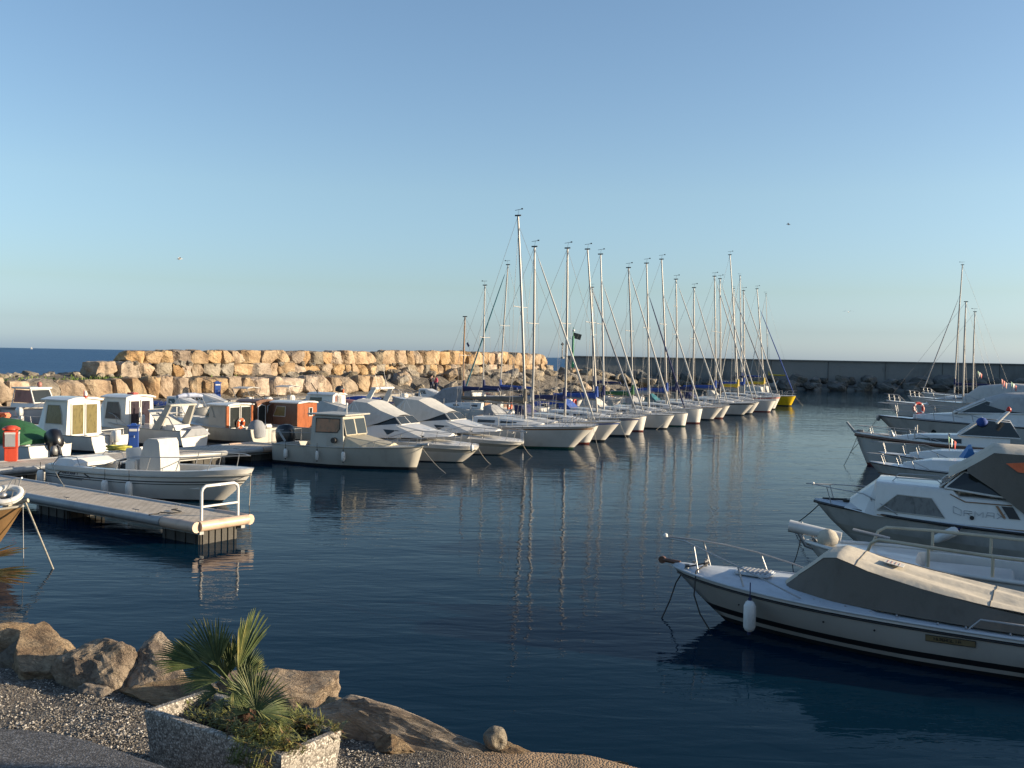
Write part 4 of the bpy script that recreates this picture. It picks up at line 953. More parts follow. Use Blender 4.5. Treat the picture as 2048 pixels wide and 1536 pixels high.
# ================================================================ boats on the far side of the second pontoon: sterns and cabin doors towards us
def stern_boat(name, label, cat, face_px, face_z, x_face=1.7, L=6.0, B=2.2, fb=1.0, fs=.72, hullm='white', ang=AB, boot='antiblack', **kw):
    """face_px: foot of the cabin's aft face in the photo, at height face_z; x_face its distance from the transom"""
    p = at(face_px[0], face_px[1], face_z); hd = Vector((math.cos(ang), math.sin(ang), 0)); o = p - hd * x_face; o.z = 0
    t = thing(name, label, cat, o, ang); h = Hull(L, B, fb, fs, rake=.7, tm=.45, sw=.82, pw=2.1, tuck=.15, draft=.35, **kw)
    h.build(t, [M_[hullm], M_[boot]]); h.deck(t, M_['white'], camber=.06, pit=(.35, x_face), side_w=.18, floor=.42); h.rail(t, M_['greyhull'], .025)
    return t, h
def double_door(parent, x, w, z0, z1, pane, frame=None, arch=False, panel=None, name='cabin_door'):
    for s in (-1, 1):
        y0, y1 = (s * .04, s * (w / 2)); ya, yb = sorted((y0, y1))
        b = MB(); b.box((x - .02, (ya + yb) / 2, (z0 + z1) / 2), (.03, yb - ya, z1 - z0)); o = b.build(name, panel or M_['white'], parent)
        b = MB(); m = .055; zz = [z0 + m * (1.4), z1 - m]
        pts = [(x - .045, ya + m, zz[0]), (x - .045, yb - m, zz[0]), (x - .045, yb - m, zz[1] - (.1 if arch else 0)), (x - .045, (ya + yb) / 2 , zz[1]), (x - .045, ya + m, zz[1] - (.1 if arch else 0))] if arch else [(x - .045, ya + m, zz[0]), (x - .045, yb - m, zz[0]), (x - .045, yb - m, zz[1]), (x - .045, ya + m, zz[1])]
        b.slab(pts, (-1, 0, 0), .012); g = b.build('door_pane', pane, o)
        if frame: b = MB(); b.tube(pts + [pts[0]], .03, 6); b.build('frame', frame, g)
def pilothouse(t, x0, L_, w, z0, z1, m, roofm, over=.12, curve=.10):
    H_ = House([(x0, w, z0, w * .9, z1), (x0 + L_ * .7, w * .98, z0 + .03, w * .86, z1 - .02), (x0 + L_, w * .9, z0 + .06, w * .66, z1 - .18, -.25)], .06); H_.build('cabin', m, t)
    b = MB(); rg = []
    for x in (x0 - over, x0 + L_ * .5, x0 + L_ * .8): rg.append([(x, -w * 1.0, z1 - .02), (x, -w * .6, z1 + curve * .75), (x, 0, z1 + curve), (x, w * .6, z1 + curve * .75), (x, w * 1.0, z1 - .02), (x, w * 1.0, z1 - .08), (x, 0, z1 + curve - .07), (x, -w, z1 - .08)])
    b.loft(rg); b.build('cabin_roof', roofm, t); return H_
MOL = paint('olive_curtain', (.16, .13, .05), .25, .3, 8); MDK = paint('dark_curtain', (.04, .03, .04), .2, .3, 6)
def win_round(H_, t, x0, x1, m, fr=None):
    H_.window(t, [(x0, .35), (x0 + .05, .62), (x0 + .22, .86), (x1 - .1, .86), (x1, .35)], m, fr)
t, h = stern_boat('cabin_boat', 'white cabin boat with olive curtained double door and red white roof lamp', 'cabin boat', (168, 872), .62, B=2.6)
H_ = pilothouse(t, 1.7, 2.1, 1.02, .60, 2.36, M_['white'], M_['white']); double_door(t, 1.69, 1.5, .66, 2.16, MOL)
win_round(H_, t, 2.0, 3.1, MOL, M_['greyhull'])
b = MB(); b.lathe((1.62, 0, 2.60), [(.09, -.1), (.09, .02), (.06, .1), (.02, .16)], 10); b.build('roof_lamp', M_['white'], t)
b = MB(); b.tube([(1.62, 0, 2.42), (1.62, 0, 2.52)], .10, 10); b.tube([(1.62, .1, 2.45), (1.62, .1, 2.8)], .012, 5); b.build('lamp_base', M_['red'], t)
outboard(t, -.3, .45, .95, M_['white'])
b = MB(); b.box((.2, .2, .62), (.35, .9, .26), bev=.04); b.box((.15, -.55, .75), (.2, .3, .4), bev=.03); b.build('stern_box', M_['white'], t)
b = MB(); b.tube([(.1, -.85, .75), (.1, -.85, 1.0), (.12, .5, .98)], .02, 6); b.tube([(.1, -.3, .75), (.1, -.3, 1.0)], .02, 5); b.build('stern_rail', M_['white'], t)
h.pulpit(t, 4.2, .4, posts=2)
t, h = stern_boat('cabin_boat', 'white cabin boat with dark curtained double door, right behind the blue pedestal', 'cabin boat', (279, 860), .62, B=2.5)
H_ = pilothouse(t, 1.7, 2.1, .98, .60, 2.34, M_['white'], M_['white']); double_door(t, 1.69, 1.34, .66, 2.16, MDK)
win_round(H_, t, 2.0, 3.1, MDK, M_['greyhull'])
b = MB(); b.box((2.3, -.1, 2.47), (.5, .35, .08), bev=.03); b.build('roof_float', M_['red'], t)
b = MB(); b.tube([(1.3, .3, .5), (1.35, .32, 1.4)], .015, 5); b.lathe((1.35, .32, 1.3), [(.05, 0), (.05, .5)], 8); b.build('flag_staff', M_['white'], t)
h.pulpit(t, 4.2, .4, posts=2)
fender(world_pt(t, (1.2, .25, 1.45)), 'salmon tinted fender standing by the dark curtained cabin door', .5, .09, rope=.1)
# green tarpaulin boat
t, h = stern_boat('covered_boat', 'small white boat under a green tarpaulin with black outboard tilted up', 'covered boat', (84, 906), .40, x_face=.5, L=6.2, B=2.5, fb=1.05, fs=.75)
b = MB(); rg = []
for x, w_, zb, zt in ((.5, 1.05, .80, .98), (1.1, 1.22, .82, 1.35), (1.9, 1.28, .84, 1.72), (2.9, 1.26, .86, 1.78), (4.1, 1.0, .92, 1.50), (5.3, .5, 1.0, 1.15)):
    rg.append([(x, -w_, zb), (x, -w_ * .9, zb + (zt - zb) * .35 + .03 * math.sin(x * 5)), (x, -w_ * .5, zb + (zt - zb) * .8), (x, 0, zt), (x, w_ * .5, zb + (zt - zb) * .8 + .03 * math.sin(x * 4)), (x, w_ * .9, zb + (zt - zb) * .35), (x, w_, zb)])
b.loft(rg, closed=False, caps=True, smooth=True); b.build('tarpaulin', M_['green'], t)
outboard(t, -.25, .62, 1.5, M_['blackg'], tilt=.5, y=-.1)
b = MB(); b.box((.25, -.6, .68), (.35, .4, .3), bev=.03); b.build('stern_box', M_['white'], t)
t2 = MB(); t2.lathe((0, 0, 0), [(.02, 0), (.13, .04), (.15, .2), (.10, .34), (.02, .38)], 10); t2.tube([(0, 0, .3), (.1, .05, .42), (.22, .05, .3)], .03, 6)
o = t2.build('mooring_bundle', M_['wire']); o.location = at(108, 911, .56); tag(o, 'dark bundle of mooring gear on the pontoon edge beside the tilted outboard', 'gear')

# boat with glazed wheelhouse, upper left, bow to the right, against the quay
def bow_boat(name, label, cat, tip, L, B, fs, ang=AH, hullm='white', rake=.7, boot='antiblack', pit=(.3, 1.5), deckm='white', **kw):
    t, h = boat(name, label, cat, None, tip, L, B, fs, ang, rake=rake, tm=.45, sw=.82, pw=2.1, tuck=.15, draft=.35, **kw)
    h.build(t, [M_[hullm], M_[boot]]); h.deck(t, M_[deckm], camber=.06, pit=pit, side_w=.18, floor=.42); h.rail(t, M_['greyhull'], .025); return t, h
t, h = bow_boat('pilothouse_boat', 'white boat with glazed wheelhouse at the far left below the breakwater blocks', 'cabin boat', (150, 812, 1.25), 5.8, 2.2, .85)
zb = 1.05
b = MB(); b.loft([[(1.2, -.85, zb), (1.2, -.80, 1.30), (1.2, .8, 1.3), (1.2, .85, zb)], [(3.3, -.82, zb + .05), (3.2, -.76, 1.32), (3.2, .76, 1.32), (3.3, .82, zb + .05)], [(4.6, -.35, zb + .12), (4.3, -.3, 1.36), (4.3, .3, 1.36), (4.6, .35, zb + .12)]]); b.build('cabin_base', M_['white'], t)
b = MB()
for s in (-1, 1): b.tube([(1.3, s * .8, 1.3), (1.45, s * .72, 2.2)], .035, 5); b.tube([(3.15, s * .72, 1.32), (2.75, s * .66, 2.2)], .04, 5)
b.build('wheelhouse_frame', M_['white'], t)
for s in (-1, 1): quad_panel(t, [(1.4, s * .77, 1.36), (3.05, s * .72, 1.36), (2.72, s * .66, 2.12), (1.5, s * .72, 2.12)], M_['salmon'], 'side_window', .012)
quad_panel(t, [(3.15, -.70, 1.36), (3.15, .70, 1.36), (2.78, .64, 2.14), (2.78, -.64, 2.14)], M_['glass'], 'windscreen', .012, M_['white'], .035)
b = MB(); b.box((2.05, 0, 2.24), (1.7, 1.62, .10), bev=.03); b.build('cabin_roof', M_['white'], t)
b = MB(); b.lathe((2.6, .1, 2.3), [(.06, 0), (.14, .06), (.16, .2), (.1, .3), (.02, .34)], 10); b.build('roof_horn', M_['salmon'], t)
h.pulpit(t, 3.0, .4, posts=3)
b = MB(); b.tube([(1.4, -1.1, .2), (1.4, -1.1, .75)], .03, 5); b.tube([(1.9, -1.15, .55), (2.7, -1.15, .55), (2.7, -1.15, .9)], .035, 5); b.build('boarding_frame', M_['white'], t)
# white outboard head and small dinghy next to it at the left edge
t, h = bow_boat('dinghy', 'low dark dinghy with a white outboard head at the left edge of the photo', 'dinghy', (46, 838, .6), 4.2, 1.7, .5, hullm='navy')
outboard(t, 3.9, .75, .95, M_['white'])
b = MB(); b.box((2.4, -.2, .75), (1.2, .8, .3), bev=.08); b.build('cover', M_['orange'], t)
# clutter boat with slanted arch and rolled bimini
t, h = stern_boat('motorboat', 'white motorboat with slanted beige radar arch', 'motorboat', (352, 868), .55, x_face=1.2, L=6.4, B=2.3, fb=1.15, fs=.8)
b = MB(); b.slab([(1.3, -1.0, .8), (1.85, -1.0, .8), (1.0, -.85, 2.05), (.7, -.85, 2.05)], (0, 1, 0), .12); b.slab([(1.3, 1.0, .8), (1.85, 1.0, .8), (1.0, .85, 2.05), (.7, .85, 2.05)], (0, -1, 0), .12); b.box((.86, 0, 2.02), (.36, 1.8, .09), bev=.02); b.build('radar_arch', M_['greyhull'], t)
b = MB(); b.slab([(1.25, -.9, .8), (1.25, .9, .8), (2.5, .6, 1.75), (2.5, -.6, 1.75)], (-1, 0, .5), .03); b.build('cover', M_['canvas'], t)
b = MB(); b.box((.75, .35, .85), (.7, 1.2, .42), bev=.08); b.build('seat', M_['white'], t)
b = MB(); b.loft([[(x, -.9, .55), (x, -.5, .95 + .08 * math.sin(x * 6)), (x, .4, .9), (x, .9, .5)] for x in (-.2, .1, .45, .7)], closed=False, caps=True); b.build('motor_cover', M_['grey_canvas'], t)
b = MB(); b.tube([(1.6, -1.0, 1.55), (1.5, 1.0, 1.62)], .04, 6); b.tube([(1.5, .9, 1.6), (.8, .9, 1.4), (.3, .95, .8)], .03, 6); b.build('folded_frame', M_['steel'], t)
h.pulpit(t, 3.4, .5, posts=3)
t, h = stern_boat('motorboat', 'white motorboat with a rolled lilac bimini, behind the slanted radar arch', 'motorboat', (392, 838), .7, x_face=1.4, L=6.6, B=2.3, fb=1.1, fs=.8)
b = MB(); b.tube([(1.9, -1.0, 2.02), (1.9, -.4, 2.08), (1.9, .5, 2.08), (1.9, 1.0, 2.02)], [.10, .15, .15, .10], 8); b.build('rolled_bimini', paint('lilac_canvas', (.34, .38, .50), .8, .1, 4), t)
b = MB()
for s in (-1, 1): b.tube([(1.2, s * 1.0, .8), (1.9, s * .98, 2.0)], .02, 5); b.tube([(2.6, s * 1.0, .85), (1.9, s * .98, 2.0)], .02, 5)
b.build('bimini_frame', M_['steel'], t)
b = MB(); b.box((2.6, 0, 1.15), (.9, 1.3, .8), bev=.15); b.build('console_cover', M_['canvas'], t)
b = MB(); b.box((.6, 0, .75), (.7, 1.8, .3), bev=.06); b.build('seat', M_['white'], t)
# cream cabin with wood framed doors
t, h = stern_boat('cabin_boat', 'cream cabin boat with wood framed white doors and an orange lifebuoy', 'cabin boat', (478, 858), .62, B=2.6, hullm='greyhull')
H_ = pilothouse(t, 1.7, 1.7, 1.03, .60, 1.95, M_['greyhull'], M_['white'], .16, .05); double_door(t, 1.66, 1.66, .64, 1.84, M_['glass'])
b = MB()
for s in (-1, 1): b.box((1.67, s * .94, 1.22), (.08, .18, 1.26))
b.build('door_post', M_['mahog'], t)
H_.window(t, [(2.5, .5), (2.75, .9), (3.2, .9), (3.35, .5)], M_['glass'], M_['greyhull'])
H2 = House([(3.2, .75, .75, .6, 1.2), (4.2, .6, .8, .45, 1.12), (5.2, .25, .9, .1, 1.0)], .04); H2.build('foredeck_trunk', M_['greyhull'], t)
lifebuoy(world_pt(t, (1.50, .10, .92)), (R(80), 0, AB + R(90)), 'orange lifebuoy leaning against the wood framed cabin door', .22, .07, M_['orange'])
b = MB(); rg = []
for k, (r1, z) in enumerate(((.42, .30), (.46, .6), (.40, .9), (.26, 1.12), (.05, 1.2))): rg.append([(.15 + r1 * math.cos(a) * 1.1, .45 + r1 * math.sin(a), z) for a in np.linspace(0, 2 * math.pi, 11)[:-1]])
b.loft(rg, True, True, 0, True); b.build('motor_cover', M_['grey_canvas'], t)
b = MB(); b.box((.5, -.7, .75), (.5, .5, .3), bev=.05); b.build('stern_box', M_['white'], t)
# brown cabin with arched white windows
t, h = stern_boat('cabin_boat', 'brown cabin boat with two tall rounded white framed windows in its doors', 'cabin boat', (531, 850), .72, B=2.4, hullm='greyhull')
H_ = pilothouse(t, 1.7, 1.7, .85, .70, 2.05, M_['brown'], M_['brown'], .06, .08); double_door(t, 1.69, 1.5, .72, 1.92, M_['glass'], M_['white'], True, paint('door_veneer', (.24, .10, .05), .4, .15, 5))
b = MB(); b.tube([(1.9, -.3, 2.05), (2.2, .3, 2.45)], .03, 5); b.tube([(2.2, -.5, 2.1), (2.2, -.5, 2.35), (2.2, .5, 2.35), (2.2, .5, 2.1)], .02, 5); b.build('roof_rack', M_['black'], t)
# dark cabin with mahogany back
t, h = stern_boat('cabin_boat', 'dark sided cabin boat with glossy red mahogany back wall and one small white window', 'cabin boat', (613, 856), .62, B=2.4, hullm='greyhull', L=6.4)
H_ = pilothouse(t, 1.7, 2.3, .88, .62, 2.05, M_['brown'], M_['white'], .12, .05)
b = MB(); b.box((1.68, 0, 1.30), (.04, 1.72, 1.34)); b.build('back_wall', M_['mahog'], t)
b = MB(); b.slab([(1.65, -.12, 1.28), (1.65, -.42, 1.28), (1.65, -.42, 1.72), (1.65, -.12, 1.72)], (-1, 0, 0), .01); g_ = b.build('door_pane', M_['glass'], t)
b = MB(); b.tube([(1.64, -.12, 1.28), (1.64, -.42, 1.28), (1.64, -.42, 1.72), (1.64, -.12, 1.72), (1.64, -.12, 1.28)], .03, 5); b.build('frame', M_['white'], g_)
H_.window(t, [(2.5, .45), (2.5, .85), (3.1, .85), (3.3, .45)], MOL, M_['white'])
b = MB(); b.tube([(.1, -.9, .8), (.1, .9, .8)], .05, 6); b.build('stern_rail', M_['black'], t)
# white cabin farther back
t, h = stern_boat('cabin_boat', 'white cabin boat with faded red stripe on its back wall, beyond the mahogany one', 'cabin boat', (678, 826), .7, B=2.2, L=6.4)
H_ = pilothouse(t, 1.7, 2.6, .80, .66, 1.98, M_['white'], M_['white'], .1, .1)
b = MB(); b.box((1.68, .30, 1.3), (.03, .30, 1.1)); b.build('wall_panel', M_['salmon'], t)
double_door(t, 1.69, .5, .9, 1.9, M_['nylon'])
H_.window(t, [(2.6, .4), (2.6, .85), (3.6, .85), (3.7, .4)], M_['glass'])
b = MB(); b.lathe((1.9, -.3, 2.1), [(.1, 0), (.28, .05), (.30, .22), (.2, .38), (.02, .44)], 12); b.build('radar_cover', M_['black'], t)
b = MB(); b.tube([(1.6, -.3, 2.02), (1.6, -.3, 2.3)], .06, 6); b.build('roof_lamp', M_['orange'], t)
b = MB(); b.tube([(3.0, .6, 2.0), (3.6, .6, 2.7)], .03, 5); b.build('aerial', M_['black'], t)
# striped cover between
t, h = bow_boat('covered_boat', 'small boat under a white ribbed cover, left of the first canopied cruiser', 'covered boat', (742, 824, .9), 4.6, 1.9, .7)
b = MB(); rg = []
for x, w_, zt in ((.3, .75, 1.5), (1.2, .85, 1.65), (2.4, .8, 1.35), (3.6, .45, 1.0)): rg.append([(x, -w_, .75), (x, -w_ * .7, zt * .9), (x, 0, zt), (x, w_ * .7, zt * .9), (x, w_, .75)])
b.loft(rg, closed=False, caps=True); b.build('cover', M_['canvas'], t)
# ================================================================ small craft against the far quay
def small(label, tip, L=4.8, B=1.9, kind='cover', col='blue', hullm='white', ang=AH):
    t, h = bow_boat({'cover': 'covered_boat', 'console': 'motorboat', 'cuddy': 'cabin_boat', 'bimini': 'motorboat', 'open': 'rowing_boat'}[kind], label, {'cover': 'covered boat', 'console': 'motorboat', 'cuddy': 'cabin boat', 'bimini': 'motorboat', 'open': 'rowing boat'}[kind], tip, L, B, .6, hullm=hullm, pit=(.3, 3.0), ang=ang)
    if kind == 'cover':
        b = MB(); rg = []
        for k, x in enumerate(np.linspace(.1, L - .7, 7)):
            w_ = abs(h.edge(x).y); zt = h.edge(x).z + .12 + .32 * math.sin(math.pi * min(1, (k + .7) / 6.5)); rg.append([(x, -w_, h.edge(x).z + .02), (x, -w_ * .6, zt * .93), (x, 0, zt), (x, w_ * .6, zt * .93), (x, w_, h.edge(x).z + .02)])
        b.loft(rg, closed=False, caps=True, smooth=True); b.build('cover', M_[col], t)
    if kind == 'console':
        b = MB(); b.box((1.9, 0, 1.0), (.6, .7, .9), bev=.08, taper=.85); b.build('console', M_['white'], t); outboard(t, -.2, .5, .9, M_['blackg'])
        b = MB(); b.box((1.2, 0, .8), (.4, 1.0, .4), bev=.05); b.build('seat', M_[col], t)
    if kind == 'cuddy':
        H_ = House([(1.6, .75, .7, .65, 1.6), (2.6, .75, .75, .6, 1.58, -.2), (4.0, .3, .85, .2, 1.1)], .06); H_.build('cabin', M_[col], t); H_.window(t, [(1.8, .5), (2.5, .5), (2.4, .88), (1.8, .88)]); outboard(t, -.2, .5, .8, M_['blackg'])
    if kind == 'bimini':
        b = MB(); b.loft([[(x, -.8, 1.95), (x, 0, 2.05), (x, .8, 1.95), (x, .8, 1.90), (x, 0, 2.0), (x, -.8, 1.90)] for x in (.9, 2.3)]); b.build('bimini', M_[col], t)
        b = MB()
        for s in (-1, 1):
            for x in (.9, 2.3): b.tube([(1.6, s * .85, .6), (x, s * .8, 1.92)], .02, 5)
        b.build('bimini_frame', M_['steel'], t); outboard(t, -.2, .5, .9, M_['blackg'])
        b = MB(); b.box((1.9, 0, .9), (.5, .6, .7), bev=.08); b.build('console', M_['white'], t)
    h.pulpit(t, L * .6, .35, posts=2, r=.014); return t, h
SB = [('small boat with a pale bimini below the breakwater, right of the far blue post', (560, 806, .9), 'bimini', 'canvas'),
      ('white console boat behind the brown cabin boats', (600, 812, .9), 'console', 'red'),
      ('low boat with red and orange gear behind the white cabin with faded stripe', (748, 806, .85), 'cover', 'salmon'),
      ('white boat with navy cover just left of the two people', (805, 806, .9), 'cover', 'navy'),
      ('white boat with bright blue cover below the breakwater near the tall radar arch', (776, 797, .95), 'cover', 'blue'),
      ('white console motorboat moored right under the two people', (868, 801, .95), 'console', 'brown'),
      ('small white cuddy cabin boat at the foot of the boulders, right of the people', (905, 790, 1.1), 'cuddy', 'white'),
      ('small boat with dark red cabin below the boulders, behind the plain slim mast', (1012, 788, 1.3), 'cuddy', 'brown'),
      ('white boat with slatted white rack beyond the navy covers', (1062, 790, 1.4), 'bimini', 'white'),
      ('small white boat with navy cover, seen beyond the tallest masts', (1090, 796, 1.2), 'cover', 'navy'),
      ('white motorboat with grey cover near the tip of the breakwater', (1245, 794, 1.2), 'cover', 'grey_canvas'),
      ('dark green covered boat between the masts in the middle of the row', (1340, 798, 1.5), 'cover', 'bottle'),
      ('low white console boat at the far left under the breakwater blocks', (330, 812, .9), 'console', 'blue'),
      ('white covered boat at the foot of the blocks, behind the olive door cabin', (238, 815, .9), 'cover', 'canvas'),
      ('white cuddy boat behind the cream cabin boat', (470, 806, 1.0), 'cuddy', 'white')]
SB += [('small white console boat left of the olive door cabin roof', (212, 806, .9), 'console', 'navy'),
      ('white boat with blue cover below the blocks, above the slanted arch', (372, 808, .95), 'cover', 'blue'),
      ('little white cuddy boat left of the far blue post', (420, 813, 1.0), 'cuddy', 'white'),
      ('white boat with white bimini behind the mahogany cabin', (640, 800, .95), 'bimini', 'canvas'),
      ('grey covered boat on the quay side behind the striped cover boat', (702, 800, .9), 'cover', 'grey_canvas'),
      ('white console boat left of the plain slim mast', (955, 799, 1.1), 'console', 'red'),
      ('navy covered boat just right of the plain slim mast', (1000, 802, 1.2), 'cover', 'navy'),
      ('white cuddy boat in front of the boulders between the two tallest masts', (1058, 802, 1.3), 'cuddy', 'white'),
      ('blue covered boat seen below the green beacon', (1165, 799, 1.3), 'cover', 'blue'),
      ('white console boat below the boulders right of the beacon', (1215, 803, 1.3), 'console', 'navy')]
for lab, tp, k, c in SB: small(lab, tp, kind=k, col=c, L=5.2 if tp[0] > 1000 else 4.8)
# white cruiser with tall arch
t, h = bow_boat('motor_cruiser', 'white motor cruiser with tall slanted radar arch behind the first canopied cruiser', 'motor cruiser', (905, 838, 1.2), 8.2, 2.8, .95, rake=1.2)
b = MB()
for s in (-1, 1): b.slab([(2.4, s * 1.15, 1.1), (2.9, s * 1.15, 1.1), (3.75, s * .95, 2.75), (3.5, s * .95, 2.8)], (0, -s, 0), .1)
b.box((3.62, 0, 2.78), (.38, 2.0, .12), bev=.03); b.build('radar_arch', M_['white'], t)
b = MB(); b.tube([(3.6, -.5, 2.84), (3.4, -.5, 3.6)], .012, 4); b.tube([(3.6, .5, 2.84), (3.3, .5, 3.9)], .012, 4); b.build('aerial', M_['white'], t)
H_ = House([(3.6, 1.1, 1.05, .95, 1.45), (5.0, .95, 1.12, .7, 1.42), (6.8, .4, 1.2, .2, 1.26)], .06); H_.build('coachroof', M_['white'], t); H_.window(t, [(4.0, .7), (5.4, .6), (5.2, .3), (4.0, .3)])
quad_panel(t, [(4.2, -.85, 1.45), (4.2, .85, 1.45), (3.7, .8, 1.85), (3.7, -.8, 1.85)], M_['glass'], 'windscreen', .02, M_['steel'])
b = MB(); b.tube([(3.0, -1.1, 1.0), (3.1, -1.05, 1.6), (3.3, 0, 1.75), (3.1, 1.05, 1.6), (3.0, 1.1, 1.0)], .03, 6); b.build('windscreen_hoop', M_['black'], t)
h.pulpit(t, 5.2, .5, posts=3)
# cruiser with grey canvas house and bright back panel
t, h = stern_boat('motor_cruiser', 'big motor cruiser with grey canvas house whose back panel is brightly lit', 'motor cruiser', (960, 812), 1.05, x_face=.9, L=8.5, B=2.9, fb=1.5, fs=1.05)
b = MB(); rg = []
for x, w_, zt in ((.75, 1.12, 1.15), (1.15, 1.0, 2.35), (2.4, 1.02, 2.45), (3.6, .98, 2.25), (4.6, .85, 1.55)): rg.append([(x, -w_ * 1.05, 1.1), (x, -w_, zt - .12 if zt > 1.3 else 1.12), (x, -w_ * .8, zt), (x, 0, zt + .06), (x, w_ * .8, zt), (x, w_, zt - .12 if zt > 1.3 else 1.12), (x, w_ * 1.05, 1.1)])
b.loft(rg[1:], closed=False, caps=False); b.build('canopy', M_['grey_canvas'], t)
b = MB(); b.loft([[rg[0][0], rg[0][2], rg[0][3], rg[0][4], rg[0][6]], [rg[1][1], rg[1][2], rg[1][3], rg[1][4], rg[1][5]]], closed=False, caps=False); b.build('back_panel', M_['canvas'], t)
b = MB(); b.slab([(3.0, -1.03, 1.3), (4.1, -.95, 1.3), (3.7, -.98, 1.9), (3.0, -1.02, 1.9)], (0, -1, 0), .02); b.build('side_window', M_['glass'], t)
h.pulpit(t, 5.0, .6, posts=4)
# stern gear of the row seen between masts: dinghies hung or standing on sterns
for i, (px, py, c, lab) in enumerate([(1020, 812, 'orange', 'round orange horseshoe float on a stern rail under the brown boom'), (1150, 806, 'red', 'red folded cover lying on a yacht stern behind the blue banded yacht'), (1285, 797, 'fender', 'white horseshoe float on a stern rail in the middle of the row')]):
    p = at(px, py, 1.6); b = MB(); b.tube([(.22 * math.cos(a), .03, .24 * math.sin(a)) for a in np.linspace(-.9, 3.14 + .9, 10)], .08, 8); o = b.build('horseshoe_float', M_[c]); o.location = p; o.rotation_euler = (0, 0, R(60)); tag(o, lab, 'float')

# ================================================================ the two people on the quay
def person(label, loc, rz, top, legs, h=1.75, arm='head'):
    t = thing('person', label, 'person', loc, rz); s = h / 1.75
    J = {'pel': (0, 0, .95), 'sp': (0, .01, 1.15), 'ch': (0, 0, 1.38), 'nk': (0, 0, 1.50), 'hd': (.01, 0, 1.60), 'tp': (.01, 0, 1.72)}
    def limb(names): pass
    V = []; E_ = []; Rr = []
    def add(p, r, par=None):
        V.append(Vector(p) * s); Rr.append(r * s); 
        if par is not None: E_.append((par, len(V) - 1))
        return len(V) - 1
    pel = add((0, 0, .95), .15); sp = add((0, 0, 1.15), .135, pel); ch = add((0, 0, 1.36), .16, sp); nk = add((0, 0, 1.50), .06, ch); hd = add((.02, 0, 1.60), .095, nk); tp = add((.01, 0, 1.70), .075, hd)
    nose = add((.11, 0, 1.60), .018, hd)
    body = [(pel, sp, ch)]; idx = {'legs': [pel], 'top': [sp, ch]}
    for k, sd_ in enumerate((-1, 1)):
        hip = add((0, sd_ * .10, .90), .095, pel); kn = add((.03 + .02 * k, sd_ * .13, .50), .062, hip); an = add((-.02 + .06 * k, sd_ * .14, .09), .042, kn); to = add((.14 + .06 * k, sd_ * .15, .04), .036, an)
        idx['legs'] += [hip, kn, an]
        sh = add((0, sd_ * .20, 1.42), .062, ch)
        if arm == 'head' and sd_ == 1: el = add((.16, .42, 1.38), .045, sh); wr = add((.14, .22, 1.58), .032, el); hn = add((.12, .12, 1.64), .030, wr)
        elif arm == 'hip' and sd_ == -1: el = add((-.05, -.42, 1.20), .045, sh); wr = add((.08, -.24, 1.05), .032, el); hn = add((.10, -.18, 1.02), .030, wr)
        else: el = add((.02, sd_ * .28, 1.14), .045, sh); wr = add((.16, sd_ * .24, .98), .032, el); hn = add((.22, sd_ * .22, .95), .030, wr)
        idx['top'] += [sh, el, wr]
        for q in range(4): add((V[hn].x / s + .05, V[hn].y / s + (q - 1.5) * .018, V[hn].z / s - .02), .009, hn)
        add((V[hn].x / s + .02, V[hn].y / s + .045 * sd_, V[hn].z / s + .01), .010, hn)
    def skin(name, ids, grow, mat_):
        me = bpy.data.meshes.new(name); mp_ = {v: i for i, v in enumerate(ids)}
        es = [(mp_[a], mp_[b]) for a, b in E_ if a in mp_ and b in mp_]
        me.from_pydata([V[i] for i in ids], es, []); me.materials.append(mat_)
        o = bpy.data.objects.new(name, me); COL.objects.link(o); o.parent = t
        md = o.modifiers.new('skin', 'SKIN'); md.use_smooth_shade = True
        lay = me.skin_vertices[0].data if me.skin_vertices else None
        if lay is None:
            bm = bmesh.new(); bm.from_mesh(me); bm.verts.layers.skin.verify(); bm.to_mesh(me); bm.free(); lay = me.skin_vertices[0].data
        for k, i in enumerate(ids): r_ = Rr[i] + grow; lay[k].radius = (r_, r_ * (1.15 if i in (pel, sp, ch) else 1)); lay[k].use_root = (k == 0)
        sb = o.modifiers.new('sub', 'SUBSURF'); sb.levels = 1; sb.render_levels = 1
        return o
    skin('body', list(range(len(V))), 0, M_['skin'])
    skin('trousers', [i for i in idx['legs']], .022, M_[legs]); skin('jacket', [pel] + idx['top'], .026, M_[top])
    b = MB(); b.lathe(Vector((-.005, 0, 1.60)) * s, [(.105 * s, -.04), (.118 * s, .04), (.10 * s, .10), (.05 * s, .14), (.01, .15)], 12); b.build('hair', M_['hair'], t)
    b = MB()
    for sd_ in (-1, 1): b.box(Vector((.10 + .03 * (sd_ == 1), sd_ * .145, .045)) * s, (.28, .11, .09), bev=.02)
    b.build('shoes', M_['black'], t)
    return t
pq = at(863, 783.5, .95); person('person in a dark jacket standing left on the quay with one elbow raised', pq, R(-35), 'cloth_black', 'denim', 1.80, 'hip')
pq = at(872.5, 784, .95); person('person in a pink top and dark trousers, right one of the pair on the quay', pq, R(-150), 'cloth_pink', 'denim', 1.66, 'head')
# ================================================================ RIGHT SIDE: bows to the left, visible side is port
AR = R(155); ur = Vector((math.cos(AR), math.sin(AR), 0))
def hsp(h, out=.012):
    def f(x, z):
        tt = x / h.L; a = z / h.zs(tt); p = h.pt(tt, a, 1); return Vector((x, p.y + out, z))
    return f
